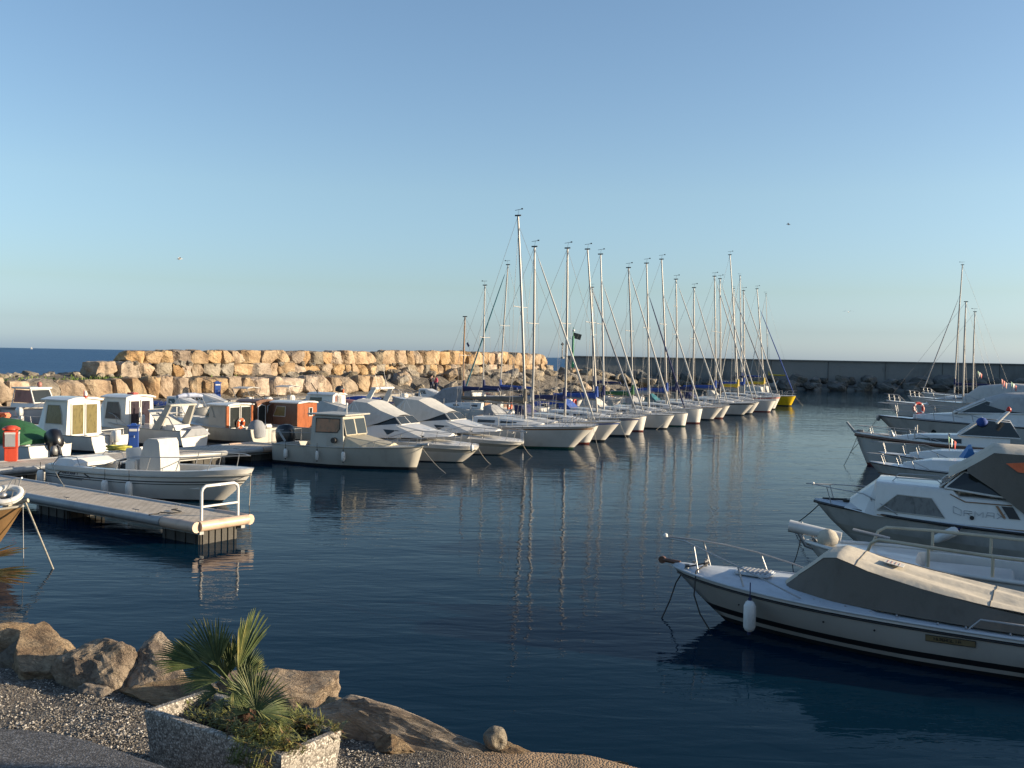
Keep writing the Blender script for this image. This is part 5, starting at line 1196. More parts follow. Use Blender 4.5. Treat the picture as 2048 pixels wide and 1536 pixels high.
# ---- nearest boat, cream canvas cover
A1_ = R(150)
t, h = boat('motorboat', 'nearest cream white motorboat on the right with a long beige canvas cover', 'motorboat', (1450, 1240), (1345, 1129), 7.6, 2.35, .66, ang=A1_, tm=.45, sw=.85, pw=2.5, tuck=.22, draft=.35, rake_e=1.15, sheer_e=1.6, n=34)
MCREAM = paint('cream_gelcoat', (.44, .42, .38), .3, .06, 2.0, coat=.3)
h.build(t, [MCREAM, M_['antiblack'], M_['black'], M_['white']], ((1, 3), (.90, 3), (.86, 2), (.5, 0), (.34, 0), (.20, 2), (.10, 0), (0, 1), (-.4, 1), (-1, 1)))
h.deck(t, M_['deckblue'], camber=.09, pit=(.5, 3.8), side_w=.38, floor=.3)
h.rail(t, M_['deckblue'], .022, a=.985, name='gunwale_rail'); h.rail(t, M_['black'], .016, a=.86, out=.01)
MBEIGE = M_['beige']
b = MB(); rg = []; rs = []
stn = [(.2, .98, .0, .62, .14), (1.2, 1.0, .0, .72, .22), (2.2, .98, .0, .78, .33), (3.2, .94, .0, .78, .47), (4.0, .88, .0, .72, .60), (4.52, .80, .0, .60, .72), (4.75, .72, .0, .50, .66), (5.15, .56, .0, .34, .32), (5.45, .42, .0, .26, .05)]
for x, w_, a_, wt, zt in stn:
    zd = h.edge(x).z + .03; w_ = min(w_, abs(h.edge(x).y) - .16); sag = .03 * math.sin(x * 3.3)
    top = [(x, -wt, zd + zt - .04), (x, -wt * .55, zd + zt + .02 + sag * .5), (x, 0, zd + zt + .05 - abs(sag)), (x, wt * .55, zd + zt + .02 - sag * .5), (x, wt, zd + zt - .04)]
    rg.append(top); rs.append(((x, -w_, zd), (x, w_, zd)))
# finer along x
def densify(rows, k=5):
    out = []
    for a, c in zip(rows[:-1], rows[1:]):
        for q in range(k): out.append([Vector(p).lerp(Vector(r), q / k) for p, r in zip(a, c)])
    out.append([Vector(p) for p in rows[-1]]); return out
rgd = densify(rg, 5); n_ = len(rgd)
rows = []
for i, r_ in enumerate(rgd):
    row = []
    for a, c in zip(r_[:-1], r_[1:]):
        for q in range(4):
            p = a.lerp(c, q / 4); row.append(p)
    row.append(r_[-1])
    for j, p in enumerate(row):
        yy = p.y; f = min(1, max(0, (4.4 - p.x) / 1.0))
        p.z += f * (.026 * math.sin(yy * 9 + p.x * .9) + .012 * math.sin(yy * 21 - p.x * 1.6)) + .01 * noise.noise(p * 3)
    rows.append(row)
seams = [rows[k] for k in (10, 22)]
b.loft(rows, closed=False, caps=False, smooth=True); cov = b.build('canvas_cover', MBEIGE, t)
b = MB()
for sm_ in seams: b.tube([p + Vector((0, 0, .004)) for p in sm_], .007, 5)
for j_ in (0, -1): b.tube([r_[j_] + Vector((0, 0, .002)) for r_ in rows[:-4]], .009, 5)
b.build('cover_seam', M_['taupe'], cov)
b = MB(); sides = densify([[Vector(s_[0]), Vector(r_[0])] for s_, r_ in zip(rs, rg)], 5); b.loft(sides, closed=False, caps=False, smooth=True)
sides = densify([[Vector(s_[1]), Vector(r_[-1])] for s_, r_ in zip(rs, rg)], 5); b.loft(sides, closed=False, caps=False, smooth=True); b.build('cover_side', M_['taupe'], t)
b = MB()
for i, (x, w_, a_, wt, zt) in enumerate(stn[:-1]): b.tube([Vector(rs[i][1]) + Vector((.3, .02, 0)), Vector(rs[i][1]) + Vector((.3, .05, -.02))], .018, 6); b.tube([Vector(rs[i][1]) + Vector((.7, .02, 0)), Vector(rs[i][1]) + Vector((.7, .05, -.02))], .018, 6)
b.build('cover_stud', M_['steel'], t)
b = MB(); px_ = Vector((3.7, .05, 0)); zz_ = lambda x, y: np.interp(x, [s_[0] for s_ in stn], [h.edge(s_[0]).z + .03 + s_[4] + .045 for s_ in stn])
b.slab([(3.85, -.10, zz_(3.85, 0) + .02), (3.55, -.10, zz_(3.55, 0) + .02), (3.55, .16, zz_(3.55, 0) + .02), (3.85, .16, zz_(3.85, 0) + .02)], (0, 0, 1), .008); b.build('cover_patch', M_['canvas'], cov)
b = MB()
for k in range(4): b.tube([(3.80 - .06 * k, -.06, zz_(3.80 - .06 * k, 0) + .031), (3.80 - .06 * k, .12, zz_(3.8 - .06 * k, 0) + .031)], .006, 4)
b.build('patch_print', M_['salmon'], cov)
b = MB(); b.box((6.05, 0, h.edge(6.05).z + .115), (.62, .52, .05), bev=.03, tilt=-.02); hh = b.build('deck_hatch', M_['deckblue'], t)
b = MB()
for k in range(7): b.box((5.82 + k * .075, 0, h.edge(6.05).z + .146), (.03, .42, .016))
b.build('hatch_slat', M_['grey_canvas'], hh)
# bow rail: open at the front, rising to the stem head lamp
b = MB()
for s in (-1, 1):
    pts = [h.edge(x, .12, dz, s) for x, dz in ((5.0, .03), (5.6, .20), (6.2, .34), (6.8, .44), (7.3, .50))] + [Vector((7.72, s * .05, h.fb + .50))]
    b.tube(pts, .014, 7)
    for x, dz in ((6.15, .33), (7.1, .46)): b.tube([h.edge(x - .12, .12, 0, s), h.edge(x, .12, dz, s)], .016, 7)
b.build('bow_rail', M_['steel'], t)
b = MB(); b.lathe((7.75, 0, h.fb + .49), [(.03, 0), (.045, .02), (.04, .06), (.01, .08)], 10); b.build('bow_lamp', M_['fender'], t)
b = MB(); b.tube([(7.45, 0, h.fb + .05), (7.78, 0, h.fb + .07)], .04, 8); b.lathe((7.80, 0, h.fb + .07), [(.07, -.03), (.07, .03)], 12, axis=(0, 1, 0)); b.build('anchor_roller', M_['brown'], t)
b = MB(); b.tube([(6.95, 0, h.fb + .05), (6.95, 0, h.fb + .18)], .03, 8); b.tube([(6.95, -.10, h.fb + .14), (6.95, .10, h.fb + .14)], .02, 8)
for s in (-1, 1): b.lathe(h.edge(7.25, .10, .02, s), [(.05, 0), (.03, .05), (.05, .08)], 8)
b.build('mooring_bitt', M_['wire'], t)
b = MB()
b.tube([(6.95, 0, h.fb + .1), h.edge(7.25, .06, .06, 1)] + [local_pt(t, at(x, y, z)) for x, y, z in ((1352, 1165, .55), (1340, 1200, .25), (1322, 1240, -.02))], .014, 6); b.build('mooring_line', M_['ropedark'], t)
b = MB(); b.tube([(6.9, 0, h.fb + .12), h.edge(7.0, .05, .05, 1), local_pt(t, at(1388, 1190, .55)), local_pt(t, at(1400, 1228, .22)), local_pt(t, at(1421, 1263, -.02))], .014, 6); b.build('mooring_line', M_['ropedark'], t)
b = MB(); f = hsp(h, .006)
b.slab([f(2.35, .56), f(3.05, .56), f(3.05, .46), f(2.35, .46)], (0, 1, 0), .010); pl = b.build('name_plate', paint('bronze_plate', (.22, .17, .09), .45, .15, 6), t)
b = MB(); b.tube([f(2.35, .56) + Vector((0, .01, 0)), f(3.05, .56) + Vector((0, .01, 0)), f(3.05, .46) + Vector((0, .01, 0)), f(2.35, .46) + Vector((0, .01, 0)), f(2.35, .56) + Vector((0, .01, 0))], .006, 4); b.build('plate_border', M_['black'], pl)
letters(pl, 'MURAGLIA', M_['black'], 2.93, .487, .05, lambda x, z: f(x, z) + Vector((0, .010, 0)), w=-.036, th=.0045, slant=0)
b = MB(); b.tube([h.edge(1.6, .1, .02, 1), h.edge(1.65, .1, .18, 1), h.edge(2.3, .1, .18, 1), h.edge(2.45, .1, .02, 1)], .016, 6); b.build('grab_rail', M_['steel'], t)
b = MB()
for x in (6.1, 4.6, 3.8): b.tube([f(x, .50) , f(x, .50) + Vector((0, .012, 0))], .016, 8)
b.build('hull_fitting', M_['black'], t)
fp = at(1512, 1192, .70); fender(world_pt(t, h.edge(5.83, -.09, -.14, 1)), 'large pale fender hanging near the bow of the nearest boat', .54, .105, rope=.3, ends=M_['navy'])
fender(world_pt(t, h.edge(1.55, -.14, -.22, 1)), 'pale blue white fender at the right edge of the photo on the nearest boat', .50, .13, rope=.3, ends=M_['black'], m=M_['deckblue'])
# ---- white boat with tubular rail
t, h = boat('motorboat', 'white open motorboat with raised white tube rail and a beige bag on its bow', 'motorboat', None, (1612, 1083, .95), 7.6, 2.5, .70, ang=AR, rake=.9, tm=.42, sw=.88, pw=2.6, tuck=.15, draft=.35, n=30)
h.build(t, [M_['white'], M_['antiblack']]); h.deck(t, M_['white'], camber=.05, pit=(.4, 5.4), side_w=.30, floor=.42)
h.rail(t, M_['white'], .045, dz=.01)
b = MB(); s = -1
for s in (-1, 1):
    pts = [h.edge(x, .06, dz, s) for x, dz in ((6.35, .02), (6.25, .30), (6.1, .40), (5.2, .42), (4.0, .42), (2.6, .42), (1.0, .42), (.3, .42))]
    b.tube(pts, .035, 8)
    for x in (5.2, 4.1, 3.0, 1.6): b.tube([h.edge(x, .06, 0, s), h.edge(x, .06, .42, s)], .03, 8)
b.build('tube_rail', M_['cream'], t)
b = MB(); b.tube([(6.9, 0, h.fb + .16), (7.95, 0, h.fb + .30)], [.10, .13], 10); b.build('bowsprit', M_['white'], t)
b = MB(); b.tube([(7.75, 0, h.fb + .18), (7.6, 0, h.fb - .08), (7.35, 0, h.fb - .14)], .05, 6); b.tube([(7.5, -.1, h.fb + .1), (7.3, .0, h.fb - .12), (7.45, .1, h.fb + .1)], .03, 6); b.tube([(7.7, 0, h.fb + .4), (7.55, 0, h.fb + .16)], .02, 5); b.build('anchor', M_['steel'], t)
b = MB(); b.lathe((7.15, .12, h.fb - .02), [(.10, 0), (.20, .05), (.22, .16), (.16, .28), (.05, .34)], 12); b.build('winch_bag', M_['beige'], t)
b = MB(); b.tube([(6.7, -.25, h.fb + .3), (6.0, -.5, h.fb + .14)], .03, 6); b.build('capstan', M_['steel'], t)
b = MB(); b.box((2.6, -.2, .95), (.55, .35, .5), bev=.06); b.tube([(2.95, -.1, .75), (3.15, -.1, 1.25)], .05, 8); b.build('console', M_['nylon'], t)
b = MB(); b.tube([(2.1, .1, .8), (2.3, .1, 1.15), (2.6, .1, 1.2)], .04, 8); b.lathe((2.5, .12, 1.1), [(.10, 0), (.12, .1), (.05, .18)], 10); b.build('helm_wheel', M_['steel'], t)
b = MB(); b.box((4.5, 0, .62), (1.6, 1.3, .10), bev=.03); b.build('sun_pad', M_['white'], t); b = MB(); b.box((1.0, 0, .7), (.9, 1.5, .28), bev=.05); b.build('seat', M_['white'], t)
rope_line(t, (7.7, 0, h.fb + .1), local_pt(t, at(1585, 1130, .0)), .1, .01, M_['ropedark'])
# ---- cabin cruiser with taupe canvas and orange patch
t, h = boat('cabin_cruiser', 'white cabin cruiser with dark rub rail, curtained window and large taupe canvas awning', 'motor cruiser', None, (1629, 1000, 1.16), 8.4, 2.75, .86, ang=AR, rake=1.25, tm=.45, sw=.86, pw=2.3, tuck=.18, draft=.4, rake_e=1.2, sheer_e=1.5, n=32)
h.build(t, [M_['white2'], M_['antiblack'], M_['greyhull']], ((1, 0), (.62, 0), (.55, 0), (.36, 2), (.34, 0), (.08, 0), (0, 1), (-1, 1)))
h.deck(t, M_['deckblue'], camber=.08, pit=(.4, 3.0), side_w=.3, floor=.5); h.rail(t, M_['black'], .035, dz=-.02, out=.02)
zk = 1.0
HC = House([(2.3, 1.12, .90, 1.0, 1.58), (5.0, 1.12, .95, 1.0, 1.62), (5.15, 1.12, .95, .96, 1.78), (6.85, 1.0, 1.02, .86, 1.84), (7.1, .92, 1.06, .74, 1.78, -.2), (7.6, .68, 1.12, .34, 1.30, -.1)], .10); HC.build('cabin', M_['white'], t, False)
hsd = lambda x, f_: HC.side(x, f_, .014, 1)
for sgn in (1, -1):
    b = MB(); b.slab([HC.side(x, f_, .006, sgn) for x, f_ in ((6.8, .20), (6.35, .74), (5.6, .74), (5.3, .20))], (0, sgn, .05), .010); o = b.build('side_window', M_['curtain'], t)
    b = MB(); P_ = [HC.side(x, f_, .016, sgn) for x, f_ in ((6.8, .20), (6.35, .74), (5.6, .74), (5.3, .20))]; b.tube(P_ + [P_[0]], .014, 5); b.build('frame', M_['greyhull'], o)
letters(t, 'ORMAX', paint('faded_lettering', (.25, .27, .30), .5, .1, 4), 5.12, 1.20, .13, lambda x, z: hsd(x, (z - .93) / .66), w=-.17, th=.006, slant=.0)
b = MB(); b.slab([hsd(4.12, .88), hsd(3.95, .45), hsd(3.72, .45), hsd(3.88, .88)], (0, 1, 0), .010); b.build('stripe_block', M_['black'], t)
b = MB(); b.slab([hsd(4.24, .88), hsd(4.07, .45), hsd(4.01, .45), hsd(4.18, .88)], (0, 1, 0), .010); b.build('stripe_block', M_['teak'], t)
b = MB(); b.tube([hsd(4.72, .36), hsd(4.72, .36) + Vector((0, .02, 0))], .05, 10); b.build('vent', M_['black'], t)
b = MB(); b.tube([hsd(x, .0) + Vector((0, .005, .04)) for x in np.linspace(6.8, 2.4, 9)], .010, 4); b.tube([hsd(x, .93) for x in np.linspace(5.2, 3.9, 5)], .012, 4); b.build('cabin_stripe', M_['teak'], t)
b = MB(); b.tube([(6.5, .55, 1.84), (6.42, .55, 1.93), (5.5, .55, 1.93), (5.4, .55, 1.84)], .014, 6); b.tube([(6.5, -.45, 1.84), (6.42, -.45, 1.93), (5.5, -.45, 1.93), (5.4, -.45, 1.84)], .014, 6); b.build('roof_grab_rail', M_['steel'], t)
for sgn in (1, -1):
    quad_panel(t, [(5.32, sgn * .92, 1.80), (4.0, sgn * 1.0, 1.66), (4.0, sgn * .88, 2.12), (4.92, sgn * .80, 2.18)], M_['glass'], 'windscreen_pane', .015, M_['white'], .028)
quad_panel(t, [(5.42, -.86, 1.82), (5.42, .86, 1.82), (4.97, .74, 2.20), (4.97, -.74, 2.20)], M_['glass'], 'windscreen_pane', .015, M_['white'], .028)
b = MB(); rows = []
for x, z1, wt in ((5.25, 2.15, .90), (4.8, 2.42, .97), (4.3, 2.78, .95), (3.2, 2.76, .98), (1.6, 2.6, .98), (.1, 2.4, .9)):
    rows.append([(x, -wt, z1 - .10), (x, -wt * .8, z1), (x, 0, z1 + .07), (x, wt * .8, z1), (x, wt, z1 - .10)])
rows = densify(rows, 4); b.loft(rows, closed=False, caps=False, smooth=True); aw = b.build('awning', M_['beige'], t)
for sgn in (1, -1):
    b = MB(); rr_ = []
    for x, zt, wt, zb in ((4.85, 2.30, .97, 2.22), (4.3, 2.67, .95, 1.86), (4.0, 2.67, .96, 1.62), (3.6, 2.66, .97, 1.30), (3.1, 2.65, .98, 1.02), (1.6, 2.5, .98, .98), (.1, 2.3, .9, .95)):
        rr_.append([(x, sgn * (wt + .005), zt), (x, sgn * (wt + .06), zt * .5 + zb * .5), (x, sgn * (wt + .14), zb)])
    b.loft(densify(rr_, 3), closed=False, caps=False, smooth=True); b.build('side_curtain', M_['taupe'], aw)
b = MB(); b.slab([(4.05, .985, 2.46), (3.5, .985, 2.52), (3.4, 1.02, 2.24), (3.8, 1.02, 2.28)], (0, 1, 0), .012); b.build('curtain_patch', M_['orange'], aw)
h.pulpit(t, 6.3, .42, posts=2, front=.12, r=.014); b = MB(); b.lathe((8.45, 0, 1.55), [(.03, 0), (.05, .02), (.03, .07)], 8); b.build('bow_lamp', M_['fender'], t)
b = MB(); b.tube([(7.6, .05, 1.24), (8.2, 0, 1.22)], .03, 6); b.box((7.5, 0, 1.22), (.4, .3, .06), bev=.02); b.build('anchor', M_['black'], t)
rope_line(t, (8.2, .1, 1.15), local_pt(t, at(1583, 1052, -.02)), .05, .014, M_['ropedark'])
fo = fender(world_pt(t, h.edge(4.55, -.16, -.02, 1)), 'slanting white fender with dark blue ends on the taupe awning cruiser', .62, .115, rope=.1, ends=M_['navy']); fo.rotation_euler = (0, R(58), AR + R(180)); 
fo.location = world_pt(t, h.edge(5.0, -.20, -.06, 1))
rope_line(t, h.edge(6.9, .05, .05, 1), h.edge(5.02, -.18, -.04, 1), .04, .010, M_['ropedark'], 'fender_line')
# ---- boats beyond
def right_boat(name, label, cat, tip, L, B, fs, rake=.8, hull_mats=('white', 'antiblack'), levels=None, deckm='white', rail=('greyhull', .03), ang=AR, **kw):
    t, h = boat(name, label, cat, None, tip, L, B, fs, ang=ang, rake=rake, tm=.45, sw=.85, pw=2.2, tuck=.16, draft=.35, n=26, **kw)
    h.build(t, [M_[m] for m in hull_mats], levels or ((1, 0), (.5, 0), (.08, 0), (0, 1), (-1, 1))); h.deck(t, M_[deckm], camber=.07, pit=(.4, 2.2), side_w=.25, floor=.45); h.rail(t, M_[rail[0]], rail[1], out=.01); return t, h
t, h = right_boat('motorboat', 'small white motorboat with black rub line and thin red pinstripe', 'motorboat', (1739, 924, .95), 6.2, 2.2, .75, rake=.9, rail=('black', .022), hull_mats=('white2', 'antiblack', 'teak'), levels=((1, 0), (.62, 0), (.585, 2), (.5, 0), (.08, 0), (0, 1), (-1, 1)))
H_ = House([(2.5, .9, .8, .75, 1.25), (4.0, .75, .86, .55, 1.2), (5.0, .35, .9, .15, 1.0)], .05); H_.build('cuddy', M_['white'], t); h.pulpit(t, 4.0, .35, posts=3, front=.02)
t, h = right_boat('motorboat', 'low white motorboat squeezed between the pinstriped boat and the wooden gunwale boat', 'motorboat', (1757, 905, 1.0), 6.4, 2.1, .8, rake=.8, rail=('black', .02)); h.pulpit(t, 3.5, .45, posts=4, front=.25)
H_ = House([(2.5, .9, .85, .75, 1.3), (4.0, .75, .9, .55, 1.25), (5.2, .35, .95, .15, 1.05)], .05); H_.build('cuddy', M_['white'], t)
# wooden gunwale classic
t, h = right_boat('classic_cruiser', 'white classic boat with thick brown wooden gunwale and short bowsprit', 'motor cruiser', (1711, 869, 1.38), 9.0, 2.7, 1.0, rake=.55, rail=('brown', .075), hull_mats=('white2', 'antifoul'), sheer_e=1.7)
b = MB(); b.tube([(8.2, 0, 1.42), (9.05, 0, 1.52), (9.4, 0, 1.95)], [.07, .07, .05], 6); b.build('bowsprit', M_['nylon'], t)
b = MB(); b.tube([(8.7, 0, 1.46), (8.9, 0, 1.1)], .04, 6); b.box((8.8, 0, 1.56), (.3, .2, .12), bev=.02); b.build('anchor', M_['wire'], t)
h.rail(t, M_['white'], .05, dz=.10, name='toe_rail')
H_ = House([(2.6, 1.05, 1.05, .95, 1.62), (4.6, 1.0, 1.1, .85, 1.62), (6.3, .75, 1.2, .55, 1.55), (7.3, .4, 1.28, .2, 1.38)], .07); H_.build('coachroof', M_['white'], t)
H_.window(t, [(4.5, .75), (6.3, .7), (6.6, .35), (4.5, .35)], M_['glass'])
for sgn in (1, -1): quad_panel(t, [(4.6, sgn * .92, 1.62), (2.2, sgn * 1.0, 1.60), (2.6, sgn * .85, 2.25), (3.6, sgn * .82, 2.32)], M_['glass'], 'windscreen_pane', .02, M_['white'], .035)
quad_panel(t, [(4.65, -.85, 1.64), (4.65, .85, 1.64), (3.7, .76, 2.36), (3.7, -.76, 2.36)], M_['glass'], 'windscreen_pane', .02, M_['white'], .04)
b = MB(); b.tube([(6.4, -.9, 1.3), (6.4, -.9, 1.9)], .03, 5); b.tube([(6.4, .9, 1.3), (6.4, .9, 1.9)], .03, 5); b.lathe((7.4, .35, 1.35), [(.1, 0), (.14, .1), (.05, .25)], 8); b.tube([(5.0, 1.1, 1.1), (5.0, 1.1, 1.7)], .04, 5); b.build('deck_post', M_['steel'], t)
h.pulpit(t, 5.0, .45, posts=4, front=-.1)
moor(t, h, [(1687, 932)], M_['ropedark'], .012, .1)
def flag(px, py, Y, label, sc_=.3, rz=.4, cols=('greenpole', 'fender', 'red')):
    p = aty(px, py, Y); t_ = thing('flag', label, 'flag', p, rz)
    b = MB(); b.tube([(0, 0, 0), (-.25 * sc_, 0, 1.5 * sc_)], .012, 5); b.build('staff', M_['wire'], t_)
    for k, c in enumerate(cols):
        b = MB(); x0 = -.2 * sc_ + k * .42 * sc_; top = 1.45 * sc_ - k * .22 * sc_
        b.slab([(x0, 0, top), (x0 + .42 * sc_, .05, top - .22 * sc_), (x0 + .36 * sc_, .08, top - 1.0 * sc_), (x0 + .02, 0, top - .85 * sc_)], (0, 1, 0), .008); b.build('band', M_[c], t_)
flag(1899, 901, 38, 'green white and red flag on a rail behind the taupe awning', .38)
flag(1957, 757, 80, 'tiny green white and red flag beside the third mast on the right', .42)
flag(2005, 778, 72, 'faded red flag among the cruisers at the far right', .5, .4, ('red', 'red', 'salmon'))
flag(2024, 784, 70, 'green and red flag nearest the right edge, above the cruiser canopy', .5)
b = MB(); q = aty(1945, 907, 24.5); b.loft([[q + Vector((x, y, z)) for x, y, z in ((-.22, 0, -.12), (.10, 0, -.12), (-.02, .05, .22))], [q + Vector((x, y, z)) for x, y, z in ((-.2, .3, -.12), (.1, .3, -.12), (-.02, .2, .2))]]); tag(b.build('blue_sail_bag', M_['sky']), 'bright blue folded bag poking up behind the taupe awning', 'bag')
b = MB(); b.lathe(aty(1964, 845, 43), [(.05, -.18), (.2, -.1), (.24, .05), (.14, .18), (.03, .22)], 12); tag(b.build('ball_fender', M_['blue']), 'round blue ball fender on the deck behind the wooden gunwale boat', 'fender')
b = MB(); q = aty(1993, 846, 42); b.tube([q, q + Vector((.55, .1, .50))], .075, 8); q2 = q + Vector((.55, .1, .50)); o = b.build('parasol_pole', M_['white'])
tag(o, 'slanted white rolled sunshade standing on the classic boat', 'sunshade'); b = MB(); b.lathe(q2, [(.03, -.05), (.11, .02), (.1, .12), (.02, .2)], 8); c_ = b.build('cap', M_['red'], o)
# white yacht with lifebuoy
t, h = right_boat('motor_yacht', 'large white motor yacht with grey canvas top and a red lifebuoy on its rail', 'motor yacht', (1755, 831, 1.72), 12.5, 3.8, 1.35, rake=1.9, rail=('black', .03), hull_mats=('white2', 'antiblack'), sheer_e=1.5)
H_ = House([(3.0, 1.5, 1.45, 1.35, 2.15), (6.5, 1.45, 1.5, 1.2, 2.2), (8.4, 1.2, 1.6, .9, 2.05), (10.6, .6, 1.7, .3, 1.85)], .12); H_.build('coachroof', M_['white'], t)
for sgn in (1, -1): quad_panel(t, [(8.3, sgn * 1.05, 2.08), (4.6, sgn * 1.3, 2.18), (5.4, sgn * 1.15, 2.42), (6.9, sgn * 1.0, 2.78)], M_['glass'], 'windscreen_pane', .02, M_['white'], .04)
quad_panel(t, [(8.5, -1.0, 2.08), (8.5, 1.0, 2.08), (7.0, .9, 2.82), (7.0, -.9, 2.82)], M_['nylon'], 'windscreen_pane', .02, M_['white'], .05)
b = MB(); rows = []
for x, z1, wt, zb in ((7.0, 2.84, 1.0, 2.6), (6.0, 3.15, 1.15, 2.3), (4.5, 3.22, 1.25, 2.15), (2.5, 3.10, 1.3, 1.7), (.8, 2.9, 1.3, 1.5)):
    rows.append([(x, -wt * 1.05, zb), (x, -wt, z1 - .2), (x, -wt * .7, z1), (x, 0, z1 + .08), (x, wt * .7, z1), (x, wt, z1 - .2), (x, wt * 1.05, zb)])
b.loft(densify(rows, 3), closed=False, caps=False, smooth=True); b.build('canopy', paint('light_grey_canvas', (.42, .42, .41), .85, .12, 3, bmp=.01), t)
h.pulpit(t, 6.5, .75, posts=5, mid=True, front=-.1, r=.02)
b = MB(); b.tube([h.pt(.86, .75, 1) + Vector((0, .0, 0)), h.pt(.86, .75, 1) + Vector((0, .05, 0))], .10, 10); b.lathe((12.45, 0, 1.72), [(.06, -.3), (.12, -.2), (.1, .05)], 8); b.build('anchor', M_['steel'], t)
b = MB(); p_ = h.pt(.80, .62, 1); b.tube([p_, p_ + Vector((0, .05, 0))], .13, 10); b.build('porthole', M_['glass'], t)
lifebuoy(aty(1837, 817, 56.5), (R(78), 0, R(15)), 'red and white lifebuoy hung on the rail of the large white yacht', .31, .075, M_['red'])
moor(t, h, [(1700, 905)], M_['ropedark'], .015, .1)
# cruiser behind it at the right edge
t, h = right_boat('motor_cruiser', 'white canopied cruiser behind the large yacht at the right edge', 'motor cruiser', (1850, 800, 1.6), 11, 3.4, 1.3, rake=1.5, rail=('greyhull', .03))
b = MB(); rows = []
for x, z1, wt in ((8.0, 1.9, .8), (6.8, 2.9, 1.1), (4.5, 3.2, 1.25), (2.0, 3.1, 1.3)): rows.append([(x, -wt, 1.5), (x, -wt * .9, z1 - .15), (x, 0, z1 + .05), (x, wt * .9, z1 - .15), (x, wt, 1.5)])
b.loft(densify(rows, 3), closed=False, caps=False, smooth=True); b.build('canopy', M_['canvas'], t); h.pulpit(t, 6.0, .7, posts=5, mid=True, r=.02)
# yachts beyond with the three masts
def ryacht(label, tip, mast_px, top_px, L=8.5, furl=None, boom=None, **kw):
    t, h = right_boat('sailing_yacht', label, 'sailing yacht', tip, L, 2.8, 1.1, rake=1.1, rail=('alu', .02))
    z0 = h.zs(.5); H_ = House([(2.0, .95, z0, .80, z0 + .42), (4.8, .68, z0 + .08, .50, z0 + .30), (5.7, .35, z0 + .12, .2, z0 + .16)], .07); H_.build('coachroof', M_['white'], t); H_.window(t, [(2.3, .75), (4.4, .7), (4.3, .35), (2.3, .35)])
    d = ray(mast_px, 760); u = d.x / d.y; P = Vector(t.location); hd = ur; mx = (u * P.y - P.x) / (hd.x - u * hd.y); mx = max(1.5, min(L * .75, mx))
    add_rig(t, h, mx, None, z0 + .36, top_px, furl=furl, boomcol=boom, **kw); h.pulpit(t, L - 1.6, .6, posts=3, mid=True, r=.016); return t
ryacht('sailing yacht with the tallest mast on the right and a long forestay', (1842, 785, 1.5), 1909, (1925, 530), L=9.5, furl='grey', boom='navy', mr=.075, frac=.78, boomlen=4.5)
ryacht('sailing yacht with the second mast on the right, plain masthead', (1772, 801, 1.4), 1927, (1932, 604), L=9.0, mr=.07, windex=False)
ryacht('sailing yacht with the third and lowest mast on the right', (1815, 792, 1.4), 1946, (1950, 624), L=8.6, mr=.065)
# far gulls and the sail on the horizon
def gull(px, py, Y, s=1.0, rz=0, label=''):
    t_ = thing('seagull', label, 'bird', aty(px, py, Y), rz)
    b = MB(); b.loft([[Vector((x, r_ * math.cos(a), r_ * math.sin(a) + zz)) * s for a in np.linspace(0, 6.28, 9)[:-1]] for x, r_, zz in ((-.26, .012, .0), (-.18, .035, 0), (-.05, .07, -.01), (.08, .065, 0), (.15, .035, .025), (.20, .04, .035), (.24, .025, .03), (.28, .008, .02))], True, True, 0, True)
    for sg in (-1, 1): b.loft([[Vector(p) * s for p in ((x0, sg * y, z), ((x0 + x1) / 2, sg * y, z + .02), (x1, sg * y, z))] for y, x0, x1, z in ((.04, -.06, .10, .03), (.28, -.04, .12, .16), (.5, -.08, .04, .12), (.68, -.16, -.12, .05))], True, True, 0)
    b.build('body', M_['white'], t_); return t_
gull(359, 518, 60, .62, R(20), 'white seagull flying low in the left half of the sky')
gull(1577, 449, 90, .7, R(160), 'tiny seagull high in the sky right of the masts')
gull(1697, 624, 110, .8, R(60), 'tiny pale seagull low in the sky above the far sea wall')
q = at(61, 696.5, 0); D_ = 4500; q = Vector((ray(61, 700).x / ray(61, 700).y * D_, D_, 0)); t_ = thing('sailboat', 'tiny white sailboat on the sea horizon at the far left', 'sailboat', q, R(30))
hq = Hull(9, 3, 1.5, 1.0, rake=1, n=10); hq.build(t_, [M_['white'], M_['white']]); b = MB(); b.slab([(4.6, 0, 1.4), (8.4, 0, 1.6), (4.8, 0, 10.5)], (0, 1, 0), .05); b.slab([(4.3, 0, 1.8), (.5, 0, 2.0), (4.4, 0, 11)], (0, 1, 0), .05); b.build('sail', M_['canvas'], t_)
b = MB(); b.tube([(4.5, 0, 1), (4.5, 0, 11.5)], .08, 6); b.build('mast', M_['alu'], t_)

# ================================================================ left edge: brown bowed boat
t, h = boat('wooden_boat', 'brown wooden bow with white rope bitts poking in at the left edge', 'wooden boat', None, (46, 1012, 1.15), 6.5, 2.3, .8, ang=R(-4), rake=.75, tm=.45, sw=.8, pw=2.0, tuck=.15, draft=.35)
h.build(t, [paint('ochre_brown_paint', (.20, .12, .055), .45, .15, 3), M_['antiblack'], M_['white']], ((1, 2), (.94, 0), (.5, 0), (.1, 0), (0, 1), (-1, 1))); h.deck(t, M_['white'], camber=.05, pit=(.4, 3.5), side_w=.25, floor=.4); h.rail(t, M_['greyhull'], .03)
b = MB(); b.tube([(6.3, 0, 1.2), (6.62, 0, 1.28)], .05, 6); b.tube([(6.25, -.2, 1.18), (6.25, .2, 1.2)], .035, 6); b.tube([(6.1, -.12, 1.12), (6.4, .1, 1.28)], .03, 6); b.build('mooring_bitt', M_['rope'], t)
b = MB()
